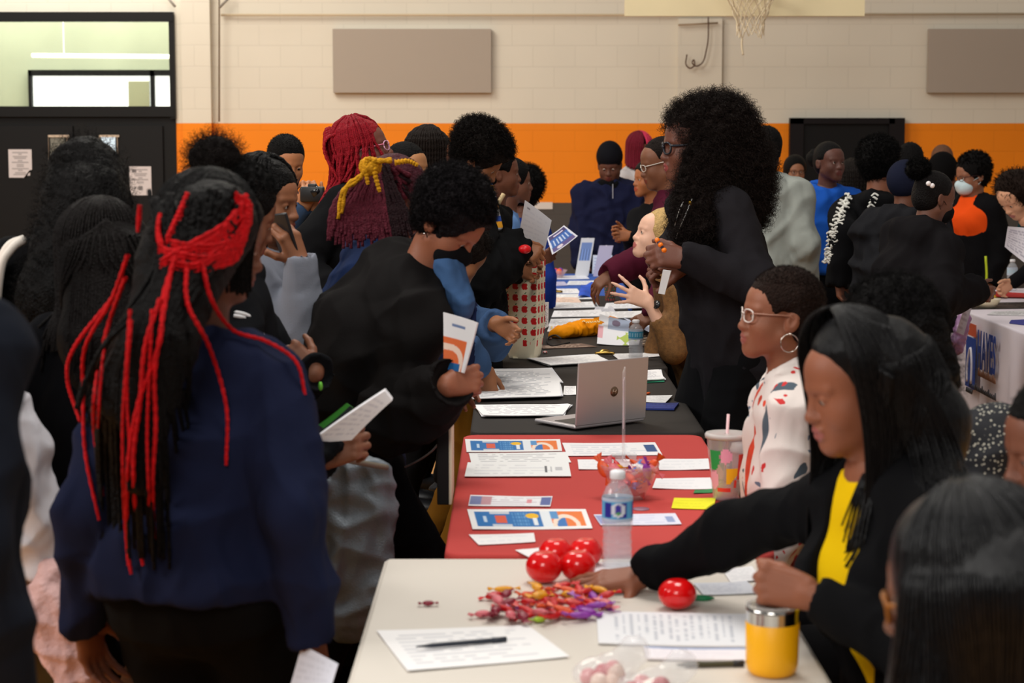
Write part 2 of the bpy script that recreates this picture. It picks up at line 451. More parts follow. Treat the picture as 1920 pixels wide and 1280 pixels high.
def person(label, head, face, Y=None, body=None, H=None, lean=0, side=0, seated=False, w=1.0, female=True, skin_c=DEF_SKIN,
           pitch=0, roll=0, L=None, R=None, top=None, legs=None, showface=True, eyes='open', gaze=(0, 0), neck_fwd=.02, nd=.155, slope=.014, shw=1.0,
           hunch=0, voxk=1.0, pelvis=None, hs=1.0, fat=0, group=None, poleL=None, poleR=None, lip=None, feet=None):
    """head = world Vector of the head centre, face/body = heading in degrees (0 to the camera, 90 right, 180 away)"""
    p = Person(); D = head.y; body = face if body is None else body
    p.fd = ydir(body); p.lat = Vector((0, 0, 1)).cross(p.fd) * -1          # person's right
    if H is None: H = max(1.5, min(1.92, head.z + .12)) if not seated else 1.68
    k = H / 1.7; p.k = k; p.H = H; p.w = w
    hf = ydir(face); up = Vector((0, 0, 1)); hr = hf.cross(up)
    cp, sp = math.cos(math.radians(pitch)), math.sin(math.radians(pitch))
    hy = hf * cp + up * sp; hz = up * cp - hf * sp
    rr = math.radians(roll); hz = hz * math.cos(rr) + hr * math.sin(rr)
    R3 = frame(hy, hz); hsz = hs * (1 + (k - 1) * .35)
    Mh = np.eye(4); Mh[:3, :3] = R3 * hsz; Mh[:3, 3] = head; p.Mh = Mh
    ln = p.fd * lean + p.lat * side
    if pelvis is None:
        zN = head.z - nd * k
        pz = (.50 if seated else .53 * H)
        base = head - hf * neck_fwd - p.fd * .01
        p.N = Vector((base.x, base.y, zN))
        pelvis = Vector((base.x, base.y, 0)) - ln; pelvis.z = pz
    else:
        base = head - hf * neck_fwd - p.fd * .01
        d = (Vector((pelvis.x, pelvis.y, pelvis.z)) - base).normalized()
        p.N = base + (d * .5 + Vector((0, 0, -1)) * .5).normalized() * nd * k
    p.P = pelvis
    ax = (p.N - p.P); up_t = ax.normalized(); p.up = up_t
    fw = (p.fd - up_t * p.fd.dot(up_t)).normalized(); p.fw = fw
    lat = fw.cross(up_t); p.lat = lat
    def sp_(s, off=(0, 0)):
        b = math.sin(max(0, min(1, s)) * math.pi) * hunch
        return p.P + ax * s - fw * b + lat * off[0] + fw * off[1]
    p.sp = sp_
    sh = .094 * H * (1.0 if female else 1.12) * (.5 + .5 * w)
    sh *= shw
    p.S = {'R': sp_(.90) + lat * sh - up_t * slope, 'L': sp_(.90) - lat * sh - up_t * slope}
    root = thing('person', (p.P.x, p.P.y, 0), label, 'person', group); p.root = root
    p.rs = np.random.RandomState(abs(hash(label)) % 99991 if False else sum(ord(c) * (i + 1) for i, c in enumerate(label)) % 99991)
    voxh = max(.0019, min(.0055, D * .00052)) * voxk; voxb = max(.0075, min(.013, D * .0014)) * voxk
    p.voxh, p.voxb, p.D = voxh, voxb, D
    # arms
    la, lf = .172 * H, .150 * H
    p.E, p.W, p.hand = {}, {}, {}
    for sd, spec, pole in (('R', R, poleR), ('L', L, poleL)):
        sg = 1 if sd == 'R' else -1; S = p.S[sd]; spec = dict(spec or {})
        if 'pos' in spec: W = Vector(spec['pos'])
        else:
            W = S + Vector((0, 0, -1)) * .305 * H + p.fd * spec.get('fwd', .05) + p.lat * sg * spec.get('out', .045)
        pl = Vector(pole) if pole else (p.lat * sg * .28 - p.fd * .6 + Vector((0, 0, -.6)))
        E = ik(S, W, la, lf, pl)
        if (W - S).length > (la + lf) * 1.12: print('STRETCH', label[:40], sd, round((W - S).length / (la + lf), 2))
        d = Vector(spec['dir']).normalized() if 'dir' in spec else (W - E).normalized()
        z = Vector(spec['back']) if 'back' in spec else p.lat * sg + p.fd * .2
        if abs(z.normalized().dot(d)) > .97: z = p.lat * sg + Vector((0, 0, .3))
        z = (z - d * z.dot(d)).normalized(); y = z.cross(d)     # d=x, y, z right handed
        # thumb side: for the right hand with back up (z) and fingers forward, thumb points to the left (= +y)
        Mw = np.eye(4); Mw[:3, :3] = np.array([[d[i], y[i], z[i]] for i in range(3)]) * (H / 1.7) * spec.get('size', 1.0); Mw[:3, 3] = W
        p.E[sd], p.W[sd], p.hand[sd] = E, W, Mw
        spec['side'] = 1 if sd == 'R' else -1
        spec['show'] = spec.get('show', True)
        setattr(p, 'spec' + sd, spec)
    # legs
    p.hip, p.knee, p.ank = {}, {}, {}
    for sd in 'RL':
        sg = 1 if sd == 'R' else -1
        hip = p.P + Vector((0, 0, -.02)) + p.lat * sg * .055 * H
        hl = Vector((p.lat.x, p.lat.y, 0)).normalized() * sg
        if seated:
            kn = Vector((hip.x, hip.y, .50)) + p.fd * .235 * H + hl * .05
            an = Vector((kn.x, kn.y, .085)) + p.fd * .02
        else:
            fx = Vector((p.P.x, p.P.y, .085)) + hl * .10 + (p.fd * (.08 if sg > 0 else -.04)) + ln * .0
            if feet: fx = Vector(feet) + hl * .1 + p.fd * (.06 if sg > 0 else -.06); fx.z = .085
            an = fx; kn = ik(hip, an, .245 * H, .245 * H, p.fd)
        p.hip[sd], p.knee[sd], p.ank[sd] = hip, kn, an
    # ---- body: head, trunk, limbs and hands in one mesh
    sk = skin(skin_c); lp = lips(skin_c) if lip is None else mat('lips_%d_%d_%d' % tuple(lip), lip, .35)
    parts = []
    nk = np.linalg.inv(Mh) @ np.array([*sp_(.93), 1.])
    Vh, Qh = head_field(voxh, nk[:3], face=showface, fat=fat, neck_r=.052 if female else .06).mesh()
    C = Vh[Qh].mean(1)
    lm = ((((C[:, 0] / .0225) ** 2 + ((C[:, 2] + .0655) / .0155) ** 2) < 1) & (C[:, 1] > .088)).astype(int) if showface else np.zeros(len(C), int)
    parts.append((xf(Vh, Mh), Qh, lm))
    b = Field(voxb); torso(b, p, -.006)
    for sd in 'RL':
        b.cap(p.S[sd], p.E[sd], .042 * k * w, .036 * k, k=.03); b.cap(p.E[sd], p.W[sd], .036 * k, .026 * k, k=.02)
        b.cap(p.hip[sd], p.knee[sd], .078 * k * w, .05 * k, k=.03); b.cap(p.knee[sd], p.ank[sd], .05 * k, .035 * k, k=.02)
        b.cap(p.ank[sd] - Vector((0, 0, .04)), p.ank[sd] + p.fd * .13 - Vector((0, 0, .05)), .032, .025, k=.02)
    b.cap(sp_(.9), sp_(1.0), .055, .052, k=.04)
    Vb, Qb = b.mesh(); parts.append((Vb, Qb, 0))
    for sd in 'RL':
        s_ = getattr(p, 'spec' + sd)
        if not s_['show']: continue
        vh = max(.0024, min(.0065, D * .00065)) * voxk
        fl = np.linalg.inv(p.hand[sd][:3, :3]) @ np.array(p.E[sd] - p.W[sd]); fl = fl / np.linalg.norm(fl) * .1
        fl[1] *= s_['side']
        V, Q = hand_parts(vh, s_.get('curl', .3), s_.get('spread', .08), s_.get('fist', 0), s_.get('thumb', .55), s_['side'], fl)
        parts.append((xf(V, p.hand[sd]), Q, 0))
    V, Q, mi = merge(parts)
    npmesh('body', V, Q, [sk, lp], root, mi)
    if showface and eyes != 'none':
        for sx in (-1, 1): eye(p, sx, gaze, eyes)
        for sx in (-1, 1):
            V, Q = tubes(curve([(sx * .014, .0885, .0185), (sx * .031, .0845, .0240), (sx * .048, .0700, .0185)], 8), np.array([.0014, .0022, .0024, .0024, .0022, .0018, .0014, .001]), 6)
            npmesh('eyebrow', xf(V, Mh), Q, hairm((20, 15, 13)), root)
    if top: garment(p, **top)
    if legs is not None: trousers(p, **legs)
    return p
def eye(p, sx, gaze, mode):
    n, m = 10, 14
    th = np.linspace(0, math.pi, n + 1); V = []; 
    prof = [(max(1e-4, math.sin(t)) * .0118, -math.cos(t) * .0118) for t in th]
    V, Q = lathe(prof, m)
    gx, gy = gaze
    d = Vector((math.sin(math.radians(gx)), math.cos(math.radians(gx)), math.sin(math.radians(gy)))).normalized()
    Rm = d.to_track_quat('Z', 'Y').to_matrix()
    C = V[Q].mean(1); c = C[:, 2] / .0118
    mi = np.where(c > .93, 2, np.where(c > .80, 1, 0))
    V = V @ np.array(Rm).T + np.array([sx * .0305, .0758, -.0005])
    npmesh('eye', xf(V, p.Mh), Q, [mat('eye_white', (205, 190, 178), .25), mat('iris', (45, 25, 15), .2), mat('pupil', (8, 6, 6), .15)], p.root, mi)
def torso(f, p, t, hem=-.10, puff=0, top_s=.98, bust=True):
    k, w, L = p.k, p.w, p.lat
    wd = (.98 + .02) * w
    f.ecap(p.sp(hem), p.sp(.16), ((.160 * wd) * k + t, (.118 * wd) * k + t), ((.150 * wd) * k + t, (.110 * wd) * k + t), L, k=.05)
    f.ecap(p.sp(.16), p.sp(.5), ((.145 * wd) * k + t, (.105 * wd) * k + t), ((.150 * wd) * k + t + puff, (.108 * wd) * k + t + puff), L, k=.06)
    f.ecap(p.sp(.5), p.sp(.82), ((.152 * wd) * k + t + puff, (.110 * wd) * k + t + puff), ((.142 * wd) * k + t, (.088 * wd) * k + t), L, k=.05)
    for sd in 'RL':
        f.cap(p.sp(.88), p.S[sd] - p.up * .01, .062 * k + t * .7, .048 * k + t * .8, k=.05)
        f.cap(p.sp(top_s), p.S[sd] - p.up * .025, .042 * k + t * .5, .036 * k + t * .7, k=.04)
def garment(p, rgb=(20, 20, 22), t=.014, hem=-.16, drop=0, sleeve=1.0, cuff=0, puff=0, name='top', m=None, vneck=0, collar=0, hood=0, hoodup=False, fold=.006, ff=3.0,
            loose=.0, band=True, hemline=None, kk=.03, female_bust=.0, flare=0, sleeves='RL', open_front=0, cuffrgb=None, colfn=None):
    k = p.k; f = Field(p.voxb); torso(f, p, t, min(hem, -.02), puff); cuts = []
    if flare:
        f.ecap(p.sp(hem - .02), p.sp(.3), ((.165 * p.w) * k + t + flare, (.125 * p.w) * k + t + flare), ((.15 * p.w) * k + t, (.11 * p.w) * k + t), p.lat, k=.06)
    f.cut(p.sp(hem - .10), Vector((0, 0, 1)) * .6 + p.up * .4) if len(sleeves) else f.cut(p.sp(hem), p.up)
    if female_bust:
        for sg in (-1, 1): f.ell(p.sp(.66) + p.lat * sg * .07 * k + p.fw * (.085 * k + t), female_bust, k=.06)
    for sd in sleeves:
        S, E, W = p.S[sd], p.E[sd], p.W[sd]
        f.cap(S, E, .047 * k + t + puff * .6, .040 * k + t * 1.1 + loose, k=.04)
        if sleeve > .5:
            end = E + (W - E) * min(1, (sleeve - .5) * 2)
            f.cap(E, end, .040 * k + t * 1.1 + loose, .027 * k + t * .8 + loose * 1.2, k=.03)
            u_ = (W - E).normalized(); re = .027 * k + t * .8 + loose * 1.2
            if cuff: re = max(re, .036 * k + loose)
            cuts.append((end + u_ * re * 1.25, end + u_ * .12, re * 1.12))
            if cuff: 
                f.cap(end - (W - E).normalized() * .05, end + (W - E).normalized() * .005, .040 * k + loose, .036 * k + loose, k=.015)
        if sleeve < 1.0 and sleeve > .5: pass
    if collar:
        for i in range(10):
            a0, a1 = i * math.tau / 10, (i + 1) * math.tau / 10
            q = lambda a: p.sp(.985) + p.lat * math.cos(a) * .067 * k + p.fw * (math.sin(a) * .062 * k + .01) + p.up * (collar * .5 - .012 * math.sin(a))
            f.cap(q(a0), q(a1), .014 + collar * .2, .014 + collar * .2, k=.012)
    if hood and not hoodup:
        f.ell(p.sp(.97) - p.fw * .085 * k, (.105 * hood * k, .07 * hood * k, .06 * hood * k), frame(p.fw, p.up), k=.05)
        for sg in (-1, 1): f.cap(p.sp(.98) + p.lat * sg * .075 - p.fw * .05, p.sp(.95) + p.lat * sg * .045 + p.fw * .075, .03, .02, k=.03)
    if hoodup:
        hd = Vector(p.Mh[:3, 3]); R = p.Mh[:3, :3]
        f.ell(hd + Vector(R @ np.array((0, -.03, .02))), (.105, .125, .135), R / p.k ** 0, k=.03)
        f.ell(hd + Vector(R @ np.array((0, .10, -.01))), (.072, .09, .10), R, k=.02, op='s')
        f.cap(p.sp(.98), hd + Vector(R @ np.array((0, -.03, -.07))), .085, .09, k=.05)
    for a_, b_, r_ in cuts: f.cap(a_, b_, r_, r_, k=.004, op='s')
    # neck opening
    if not hoodup and not collar:
        f.ell(p.sp(1.06) + p.fw * .012, .068 * k, k=.01, op='s')
    if vneck:
        a = p.sp(1.06) + p.fw * .10; b_ = p.sp(1 - vneck) + p.fw * (.17 * k * p.w)
        f.ecap(a, b_, (.075, .10), (.01 + open_front, .05), p.lat, k=.01, op='s')
    f.build(); p.fields = getattr(p, 'fields', []) + [f]
    V, Q = f.mesh(); V = folds(V, Q, fold, ff, p.rs.randint(1000))
    mm = m or cloth(rgb)
    if cuffrgb or colfn:
        mats = [mm] + ([colfn[1]] if colfn else [cloth(cuffrgb)])
        C = V[Q].mean(1)
        mi = colfn[0](C).astype(int)
        return npmesh(name, V, Q, mats, p.root, mi)
    return npmesh(name, V, Q, mm, p.root)
def trousers(p, rgb=(22, 22, 26), t=.012, m=None, skirt=False, shoes=(25, 25, 28), fold=.004, bare=0, name='trousers', flare=0):
    k, w = p.k, p.w; f = Field(max(p.voxb, .01))
    f.ecap(p.sp(-.08), p.sp(.06), (.156 * w * k + t, .116 * w * k + t), (.13 * w * k + t, .094 * w * k + t), p.lat, k=.05)
    for sd in 'RL':
        f.cap(p.hip[sd], p.knee[sd], .084 * k * w + t, .060 * k + t + flare * .5, k=.05)
        if not bare: f.cap(p.knee[sd], p.ank[sd] + Vector((0, 0, .01)), .060 * k + t + flare * .5, .045 * k + t + flare, k=.03)
    if skirt:
        f.ecap(p.sp(-.05), Vector((p.P.x, p.P.y, .35)), (.17 * w * k + t, .13 * w * k + t), (.2, .17), p.lat, k=.05)
    V, Q = f.mesh(); V = folds(V, Q, fold, 4, 5)
    npmesh('skirt' if skirt else name, V, Q, m or cloth(rgb), p.root)
    if shoes:
        for sd in 'RL':
            a = p.ank[sd]; f = Field(.008)
            R = frame(p.fd, (0, 0, 1))
            f.ell(a + p.fd * .05 - Vector((0, 0, .045)), (.048, .135, .04), R, k=.02)
            f.cap(a - p.fd * .01 - Vector((0, 0, .035)), a + Vector((0, 0, .01)), .042, .038, k=.03)
            V, Q = f.mesh(); V[:, 2] = np.maximum(V[:, 2], .004)
            npmesh('shoe', V, Q, mat('shoe_%d' % shoes[0], shoes, .5), p.root)
# ------------------------------------------------------------------ hair
def cap_field(p, t=.008, nape=-.06, hl=0, back=.0, ears=True, low=0):
    """close hair on the scalp in head space"""
    f = Field(max(p.voxh * 1.1, .0025))
    f.ell((0, -.018, .040), (.074 + t, .093 + t + back, .083 + t), k=.02)
    f.ell((0, -.045, -.01 + low), (.066 + t, .060 + t + back, .07), k=.03)
    f.ell((0, .118, -.030 - hl), (.088, .085, .105), k=.012, op='s')
    if ears:
        for sx in (-1, 1): f.ell((sx * .088, .006, -.022), (.034, .036, .045), k=.01, op='s')
    f.ell((0, -.02, nape - .10), (.12, .12, .085), k=.015, op='s')
    return f
def crinkle(V, Q, amp, f, seed=0):
    return V + normals(V, Q) * (amp * wob(V, f, seed, 3))[:, None]
def fuzz(V, Q, n, length, rad, seed=0, curl=.006, turns=2.5, K=9, droop=0, mask=None):
    """curly little strands standing out of a surface"""
    rs = np.random.RandomState(seed); N = normals(V, Q)
    idx = np.arange(len(V)) if mask is None else np.where(mask)[0]
    i = rs.choice(idx, n); b = V[i]; d = N[i] + rs.normal(size=(n, 3)) * .35; d /= np.linalg.norm(d, axis=1, keepdims=True)
    L = length * (.45 + .75 * rs.rand(n))
    t = np.linspace(-.15, 1, K)
    a = np.cross(d, rs.normal(size=(n, 3))); a /= np.linalg.norm(a, axis=1, keepdims=True) + 1e-9; c = np.cross(d, a)
    ph = rs.rand(n)[:, None] * 6.28 + t[None] * turns * 6.28
    pts = b[:, None] + d[:, None] * (t[None, :, None] * L[:, None, None]) + curl * (a[:, None] * np.cos(ph)[..., None] + c[:, None] * np.sin(ph)[..., None])
    pts[..., 2] -= droop * (np.clip(t, 0, 1) ** 2)[None] * L[:, None]
    return tubes(pts, rad * np.linspace(1, .5, K), 3, False)
def afro(p, R=.05, rgb=(24, 18, 16), c=(0, -.025, .06), sc=(1, 1, 1), n=2500, amp=.006, fz=.022, hl=0, nape=-.06, ears=True, name='hair', frq=28, f=None):
    f = f or cap_field(p, .010, nape, hl, ears=False)
    sub = [q for q in f.pr if q[7] == 's']; f.pr = [q for q in f.pr if q[7] == 'u']
    f.ell(c, ((.075 + R) * sc[0], (.088 + R) * sc[1], (.075 + R) * sc[2]), k=.03)
    f.pr += sub
    f.ell((0, .122 + R * .35, -.034), (.075, .085, .098), k=.015, op='s')
    if ears:
        for sx in (-1, 1): f.ell((sx * (.092 + R * .4), .004, -.03), (.03 + R * .3, .036, .045), k=.01, op='s')
    V, Q = f.mesh(); V = crinkle(V, Q, amp, frq, 3)
    r = max(.0005, p.D * .00012)
    F, G = fuzz(V, Q, n, fz, r, p.rs.randint(9999), curl=.004, mask=~((np.abs(V[:, 0]) < .085 + R * .3) & (V[:, 1] > .0) & (V[:, 2] < .085)))
    V2, Q2, _ = merge([(V, Q), (F, G)])
    return npmesh(name, xf(V2, p.Mh), Q2, hairm(rgb, .6), p.root)
def short(p, t=.007, rgb=(22, 17, 15), n=0, amp=.0012, **kw):
    V, Q = cap_field(p, t, **kw).mesh(); V = crinkle(V, Q, amp, 60, 3)
    parts = [(V, Q)]
    if n: parts.append(fuzz(V, Q, n, .006, max(.0005, p.D * .0001), 5, curl=.0015, turns=1.5, K=5, mask=~((V[:, 1] > -.03) & (V[:, 2] < .09))))
    V, Q, _ = merge(parts)
    return npmesh('hair', xf(V, p.Mh), Q, hairm(rgb, .7), p.root)
def scalp_path(phi, th0=.15, th1=1.75, r=1.02, K=10, crown=(0, -.02, .04), rad=(.079, .098, .088)):
    """from near the crown down the scalp in direction phi (0 = right, 90 = face)"""
    th = np.linspace(th0, th1, K)
    return np.stack([crown[0] + rad[0] * r * np.sin(th) * math.cos(phi), crown[1] + rad[1] * r * np.sin(th) * math.sin(phi), crown[2] + rad[2] * r * np.cos(th)], -1)
def drape(p, phis, length, K=26, th0=.15, th1=1.7, r=1.03, jit=.006, out=.0, wave=0, wl=.12, crown=(0, -.02, .04), margin=.008, to=None, rad=(.079, .098, .088), spread=0, colb=None, fields=None, pull=0):
    """world paths of locks falling from the scalp, kept outside the clothes"""
    rs = p.rs; out_p = []
    lens = length if np.ndim(length) else np.full(len(phis), length)
    for i, ph in enumerate(phis):
        rr = r + rs.rand() * jit * 8
        sp = scalp_path(ph, th0 * (.8 + .4 * rs.rand()), th1, rr, 10, crown, rad)
        W = xf(sp, p.Mh); L = lens[i] * (.92 + .16 * rs.rand())
        n = K - 10; s = np.linspace(0, 1, n + 1)[1:] * L
        tdir = W[-1] - W[-2]; tdir /= np.linalg.norm(tdir)
        hor = np.array([W[-1][0] - p.Mh[0, 3], W[-1][1] - p.Mh[1, 3], 0]); hor /= np.linalg.norm(hor) + 1e-6
        a = np.exp(-s / .05)[:, None]
        q = W[-1] + np.cumsum(((tdir * a + np.array([0, 0, -1.]) * (1 - a)) * (L / n)), 0) + hor * (out * (s / max(L, 1e-3)))[:, None]
        q += rs.normal(size=3) * np.array([1, 1, 0]) * spread * (s / L)[:, None]
        if pull: # towards the nape / over the back
            q += -np.array(p.fd)[None] * (pull * np.minimum(1, s / .15))[:, None]
        if wave:
            ph_ = rs.rand() * 6.28
            q[:, 0] += wave * np.sin(s / wl * 6.28 + ph_); q[:, 1] += wave * np.cos(s / wl * 5.1 + ph_)
        out_p.append(np.concatenate([W, q]))
    A = np.array(out_p)
    for f in (getattr(p, 'fields', []) if fields is None else fields):
        B = f.push(A, margin); 
        m = np.zeros(A.shape[1]); m[9:] = 1
        A = A + (B - A) * m[None, :, None]
        # soften the kinks the push makes
        for _ in range(3): A[:, 10:-1] = .25 * A[:, 9:-2] + .5 * A[:, 10:-1] + .25 * A[:, 11:]
    return A
def braid_r(K, r, bumps=26, taper=.7):
    t = np.linspace(0, 1, K); return r * (1 - (1 - taper) * t) * (1 + .18 * np.sin(t * bumps * math.pi))
def lock_mesh(p, A, r, rgb, name='hair', sides=6, rough=.45, m=None):
    V, Q = tubes(A, r, sides)
    return npmesh(name, V, Q, m or hairm(rgb, rough), p.root)
def resample(A, K):
    """[N,k,3] -> [N,K,3]"""
    n, k, _ = A.shape; u = np.linspace(0, k - 1 - 1e-6, K); i = u.astype(int); t = (u - i)[None, :, None]
    return A[:, i] * (1 - t) + A[:, np.minimum(i + 1, k - 1)] * t
def glasses(p, rgb=(20, 20, 22), r=.0016, w=.021, h=.016, temple=None, name='glasses', metal=0, y=.1):
    m = mat('frame_%d_%d_%d' % rgb, rgb, .3, metal=metal); parts = []
    for sx in (-1, 1):
        a = np.linspace(0, math.tau, 21)
        c = np.stack([sx * .032 + w * np.sign(np.cos(a)) * np.abs(np.cos(a)) ** .7, y - .012 * np.abs((sx * .032 + w * np.cos(a)) / .05) ** 2, -.002 + h * np.sign(np.sin(a)) * np.abs(np.sin(a)) ** .7], -1)
        parts.append(tubes(c, r * 1.1, 6))
    parts.append(tubes(curve([(-.012, y, .002), (0, y + .003, .005), (.012, y, .002)], 6), r, 6))
    V, Q, _ = merge(parts); g = npmesh(name, xf(V, p.Mh), Q, m, p.root)
    for sx in (-1, 1):
        V, Q = tubes(curve([(sx * .054, y - .013, .006), (sx * .068, .05, .006), (sx * .080, -.005, .006), (sx * .080, -.03, -.012)], 12), r * 1.3, 6)
        o = npmesh('temple', xf(V, p.Mh), Q, mat('frame_%d_%d_%d' % temple, temple, .3) if temple else m, g)
    return g
def earring(p, r, rgb=(225, 215, 205), sx=None, stud=False, name='earring'):
    for s in ((-1, 1) if sx is None else (sx,)):
        a = np.linspace(0, math.tau, 25)
        c0 = np.array([s * .084, -.008, -.040])
        if stud:
            V, Q = lathe([(1e-4, -.004), (.004, 0), (1e-4, .004)], 10, c0 + np.array([s * .003, 0, 0]))
        else:
            c = np.stack([c0[0] + s * .004 + 0 * a, c0[1] + r * np.sin(a), c0[2] - r + r * np.cos(a)], -1); V, Q = tubes(c, .0014, 6)
        npmesh(name, xf(V, p.Mh), Q, mat('earring_%d_%d_%d' % rgb, rgb, .15, metal=1), p.root)
def facemask(p, rgb=(22, 22, 24)):
    f = Field(max(.0025, p.voxh))
    f.ell((0, .054, -.056), (.064, .060, .058), k=.02)
    f.ell((0, .040, -.02), (.075, .05, .03), k=.02, op='s') if False else None
    f.ell((0, .1, -.04), (.02, .022, .02), k=.02)
    f.ell((0, -.03, -.04), (.12, .06, .12), k=.005, op='s')
    V, Q = f.mesh()
    parts = [(V, Q)]
    for sx in (-1, 1):
        parts.append(tubes(curve([(sx * .055, .05, -.035), (sx * .074, .01, -.012), (sx * .082, -.03, -.005)], 8), .0015, 4))
        parts.append(tubes(curve([(sx * .052, .035, -.08), (sx * .07, .0, -.05), (sx * .082, -.03, -.02)], 8), .0015, 4))
    V, Q, _ = merge(parts)
    return npmesh('face_mask', xf(V, p.Mh), Q, cloth(rgb), p.root)
def beard(p, rgb=(20, 16, 14)):
    f = Field(max(.0022, p.voxh)); 
    for sx in (-1, 1): f.cap((sx * .058, .0, -.045), (sx * .02, .07, -.095), .018, .022, k=.02)
    f.ell((0, .07, -.10), (.03, .024, .022), k=.02)
    f.cap((-.022, .094, -.053), (.022, .094, -.053), .006, .006, k=.006)
    f.ell((0, .1, -.066), (.024, .02, .011), k=.006, op='s')
    V, Q = f.mesh(); V = crinkle(V, Q, .001, 90)
    npmesh('beard', xf(V, p.Mh), Q, hairm(rgb, .8), p.root)
def local(p, q): return Vector((p.Mh @ np.array([*q, 1.]))[:3])
def hloc(p, sd, q): return Vector((p.hand[sd] @ np.array([*q, 1.]))[:3])
# ------------------------------------------------------------------ the setting
YW = 18.5
def struct(name, parts, m, parent=None, mi=None):
    V, Q, M_ = merge(parts)
    o = npmesh(name, V, Q, m, parent, M_, smooth=False)
    if parent is None: o['kind'] = 'structure'
    return o
def wbox(x0, y0, x1, y1, Ya, Yb):
    """box whose near face spans the given pixels at distance Ya and which is Yb-Ya deep"""
    a = P(x0, y0, Ya); b = P(x1, y1, Ya); c = P((x0 + x1) / 2, (y0 + y1) / 2, Ya)
    return box((c.x, (Ya + Yb) / 2, (a.z + b.z) / 2), (abs(b.x - a.x), abs(Yb - Ya), abs(b.z - a.z)))
zor, zgr = P(960, 231, YW).z, P(960, 380, YW).z
def wall_mat():
    m = bpy.data.materials.new('painted_block_wall'); m.use_nodes = True; nt = m.node_tree; b = nt.nodes['Principled BSDF']
    g = nt.nodes.new('ShaderNodeNewGeometry'); sep = nt.nodes.new('ShaderNodeSeparateXYZ'); nt.links.new(g.outputs['Position'], sep.inputs[0])
    def gt(th):
        n = nt.nodes.new('ShaderNodeMath'); n.operation = 'GREATER_THAN'; nt.links.new(sep.outputs['Z'], n.inputs[0]); n.inputs[1].default_value = th; return n
    def mix(f, a, bb):
        n = nt.nodes.new('ShaderNodeMix'); n.data_type = 'RGBA'; nt.links.new(f.outputs[0], n.inputs[0])
        for i, v in ((6, a), (7, bb)):
            if hasattr(v, 'outputs'): nt.links.new(v.outputs[2], n.inputs[i])
            else: n.inputs[i].default_value = (*lin(v), 1)
        return n
    c1 = mix(gt(zgr), (74, 70, 67), (240, 134, 2)); c2 = mix(gt(zor), c1, (218, 211, 196))
    cmb = nt.nodes.new('ShaderNodeCombineXYZ'); nt.links.new(sep.outputs['X'], cmb.inputs[0]); nt.links.new(sep.outputs['Z'], cmb.inputs[1])
    br = nt.nodes.new('ShaderNodeTexBrick'); nt.links.new(cmb.outputs[0], br.inputs['Vector'])
    br.inputs['Scale'].default_value = 1; br.inputs['Brick Width'].default_value = .406; br.inputs['Row Height'].default_value = .2032
    br.inputs['Mortar Size'].default_value = .005; br.inputs['Mortar Smooth'].default_value = .3
    br.inputs['Color1'].default_value = (1, 1, 1, 1); br.inputs['Color2'].default_value = (.985, .985, .985, 1); br.inputs['Mortar'].default_value = (.92, .92, .92, 1)
    ns = nt.nodes.new('ShaderNodeTexNoise'); ns.inputs['Scale'].default_value = 1.3; nt.links.new(g.outputs['Position'], ns.inputs['Vector'])
    mr = nt.nodes.new('ShaderNodeMapRange'); mr.inputs[3].default_value = .94; mr.inputs[4].default_value = 1.05; nt.links.new(ns.outputs['Fac'], mr.inputs[0])
    mu = nt.nodes.new('ShaderNodeMix'); mu.data_type = 'RGBA'; mu.blend_type = 'MULTIPLY'; mu.inputs[0].default_value = 1
    nt.links.new(c2.outputs[2], mu.inputs[6]); nt.links.new(br.outputs['Color'], mu.inputs[7])
    mv = nt.nodes.new('ShaderNodeVectorMath'); mv.operation = 'SCALE'; nt.links.new(mu.outputs[2], mv.inputs[0]); nt.links.new(mr.outputs[0], mv.inputs['Scale'])
    nt.links.new(mv.outputs[0], b.inputs['Base Color'])
    bp = nt.nodes.new('ShaderNodeBump'); bp.inputs['Strength'].default_value = .35; bp.inputs['Distance'].default_value = .006
    nt.links.new(br.outputs['Fac'], bp.inputs['Height']); bp.invert = True
    nt.links.new(bp.outputs[0], b.inputs['Normal']); b.inputs['Roughness'].default_value = .55; b.inputs['Specular IOR Level'].default_value = .3
    return m
WM = wall_mat()
xl = P(326, 0, YW).x; zt, zb = P(160, 38, YW).z, P(160, 213, YW).z; xw0 = -7.2
struct('wall_back', [box(((xl + 9) / 2, YW + .1, 3.5), (9 - xl, .2, 7)), box(((xw0 + xl) / 2, YW + .1, (zt + 7) / 2), (xl - xw0, .2, 7 - zt)),
                     box(((-9 + xw0) / 2, YW + .1, 3.5), (xw0 + 9, .2, 7)), wbox(326, -700, 408, 900, YW - .12, YW),
                     wbox(1272, 35, 1345, 900, YW - .05, YW)], WM)
struct('floor', [box((0, 9, -.05), (18, 30, .1))], mat('gym_floor_wood', (206, 148, 78), .35, .05, 60, .14, 5))
struct('trim_1', [box(((xw0 + xl) / 2, YW + .06, zb / 2), (xl - xw0, .14, zb)), box(((xw0 + xl) / 2, YW - .02, zb + .02), (xl - xw0, .1, .1)),
                  box(((xw0 + xl) / 2, YW - .02, zt + .03), (xl - xw0, .1, .09)), box((xl - .02, YW - .01, (zb + zt) / 2), (.05, .1, zt - zb + .1))],
       mat('black_painted_steel', (13, 12, 12), .5, spec=.25))
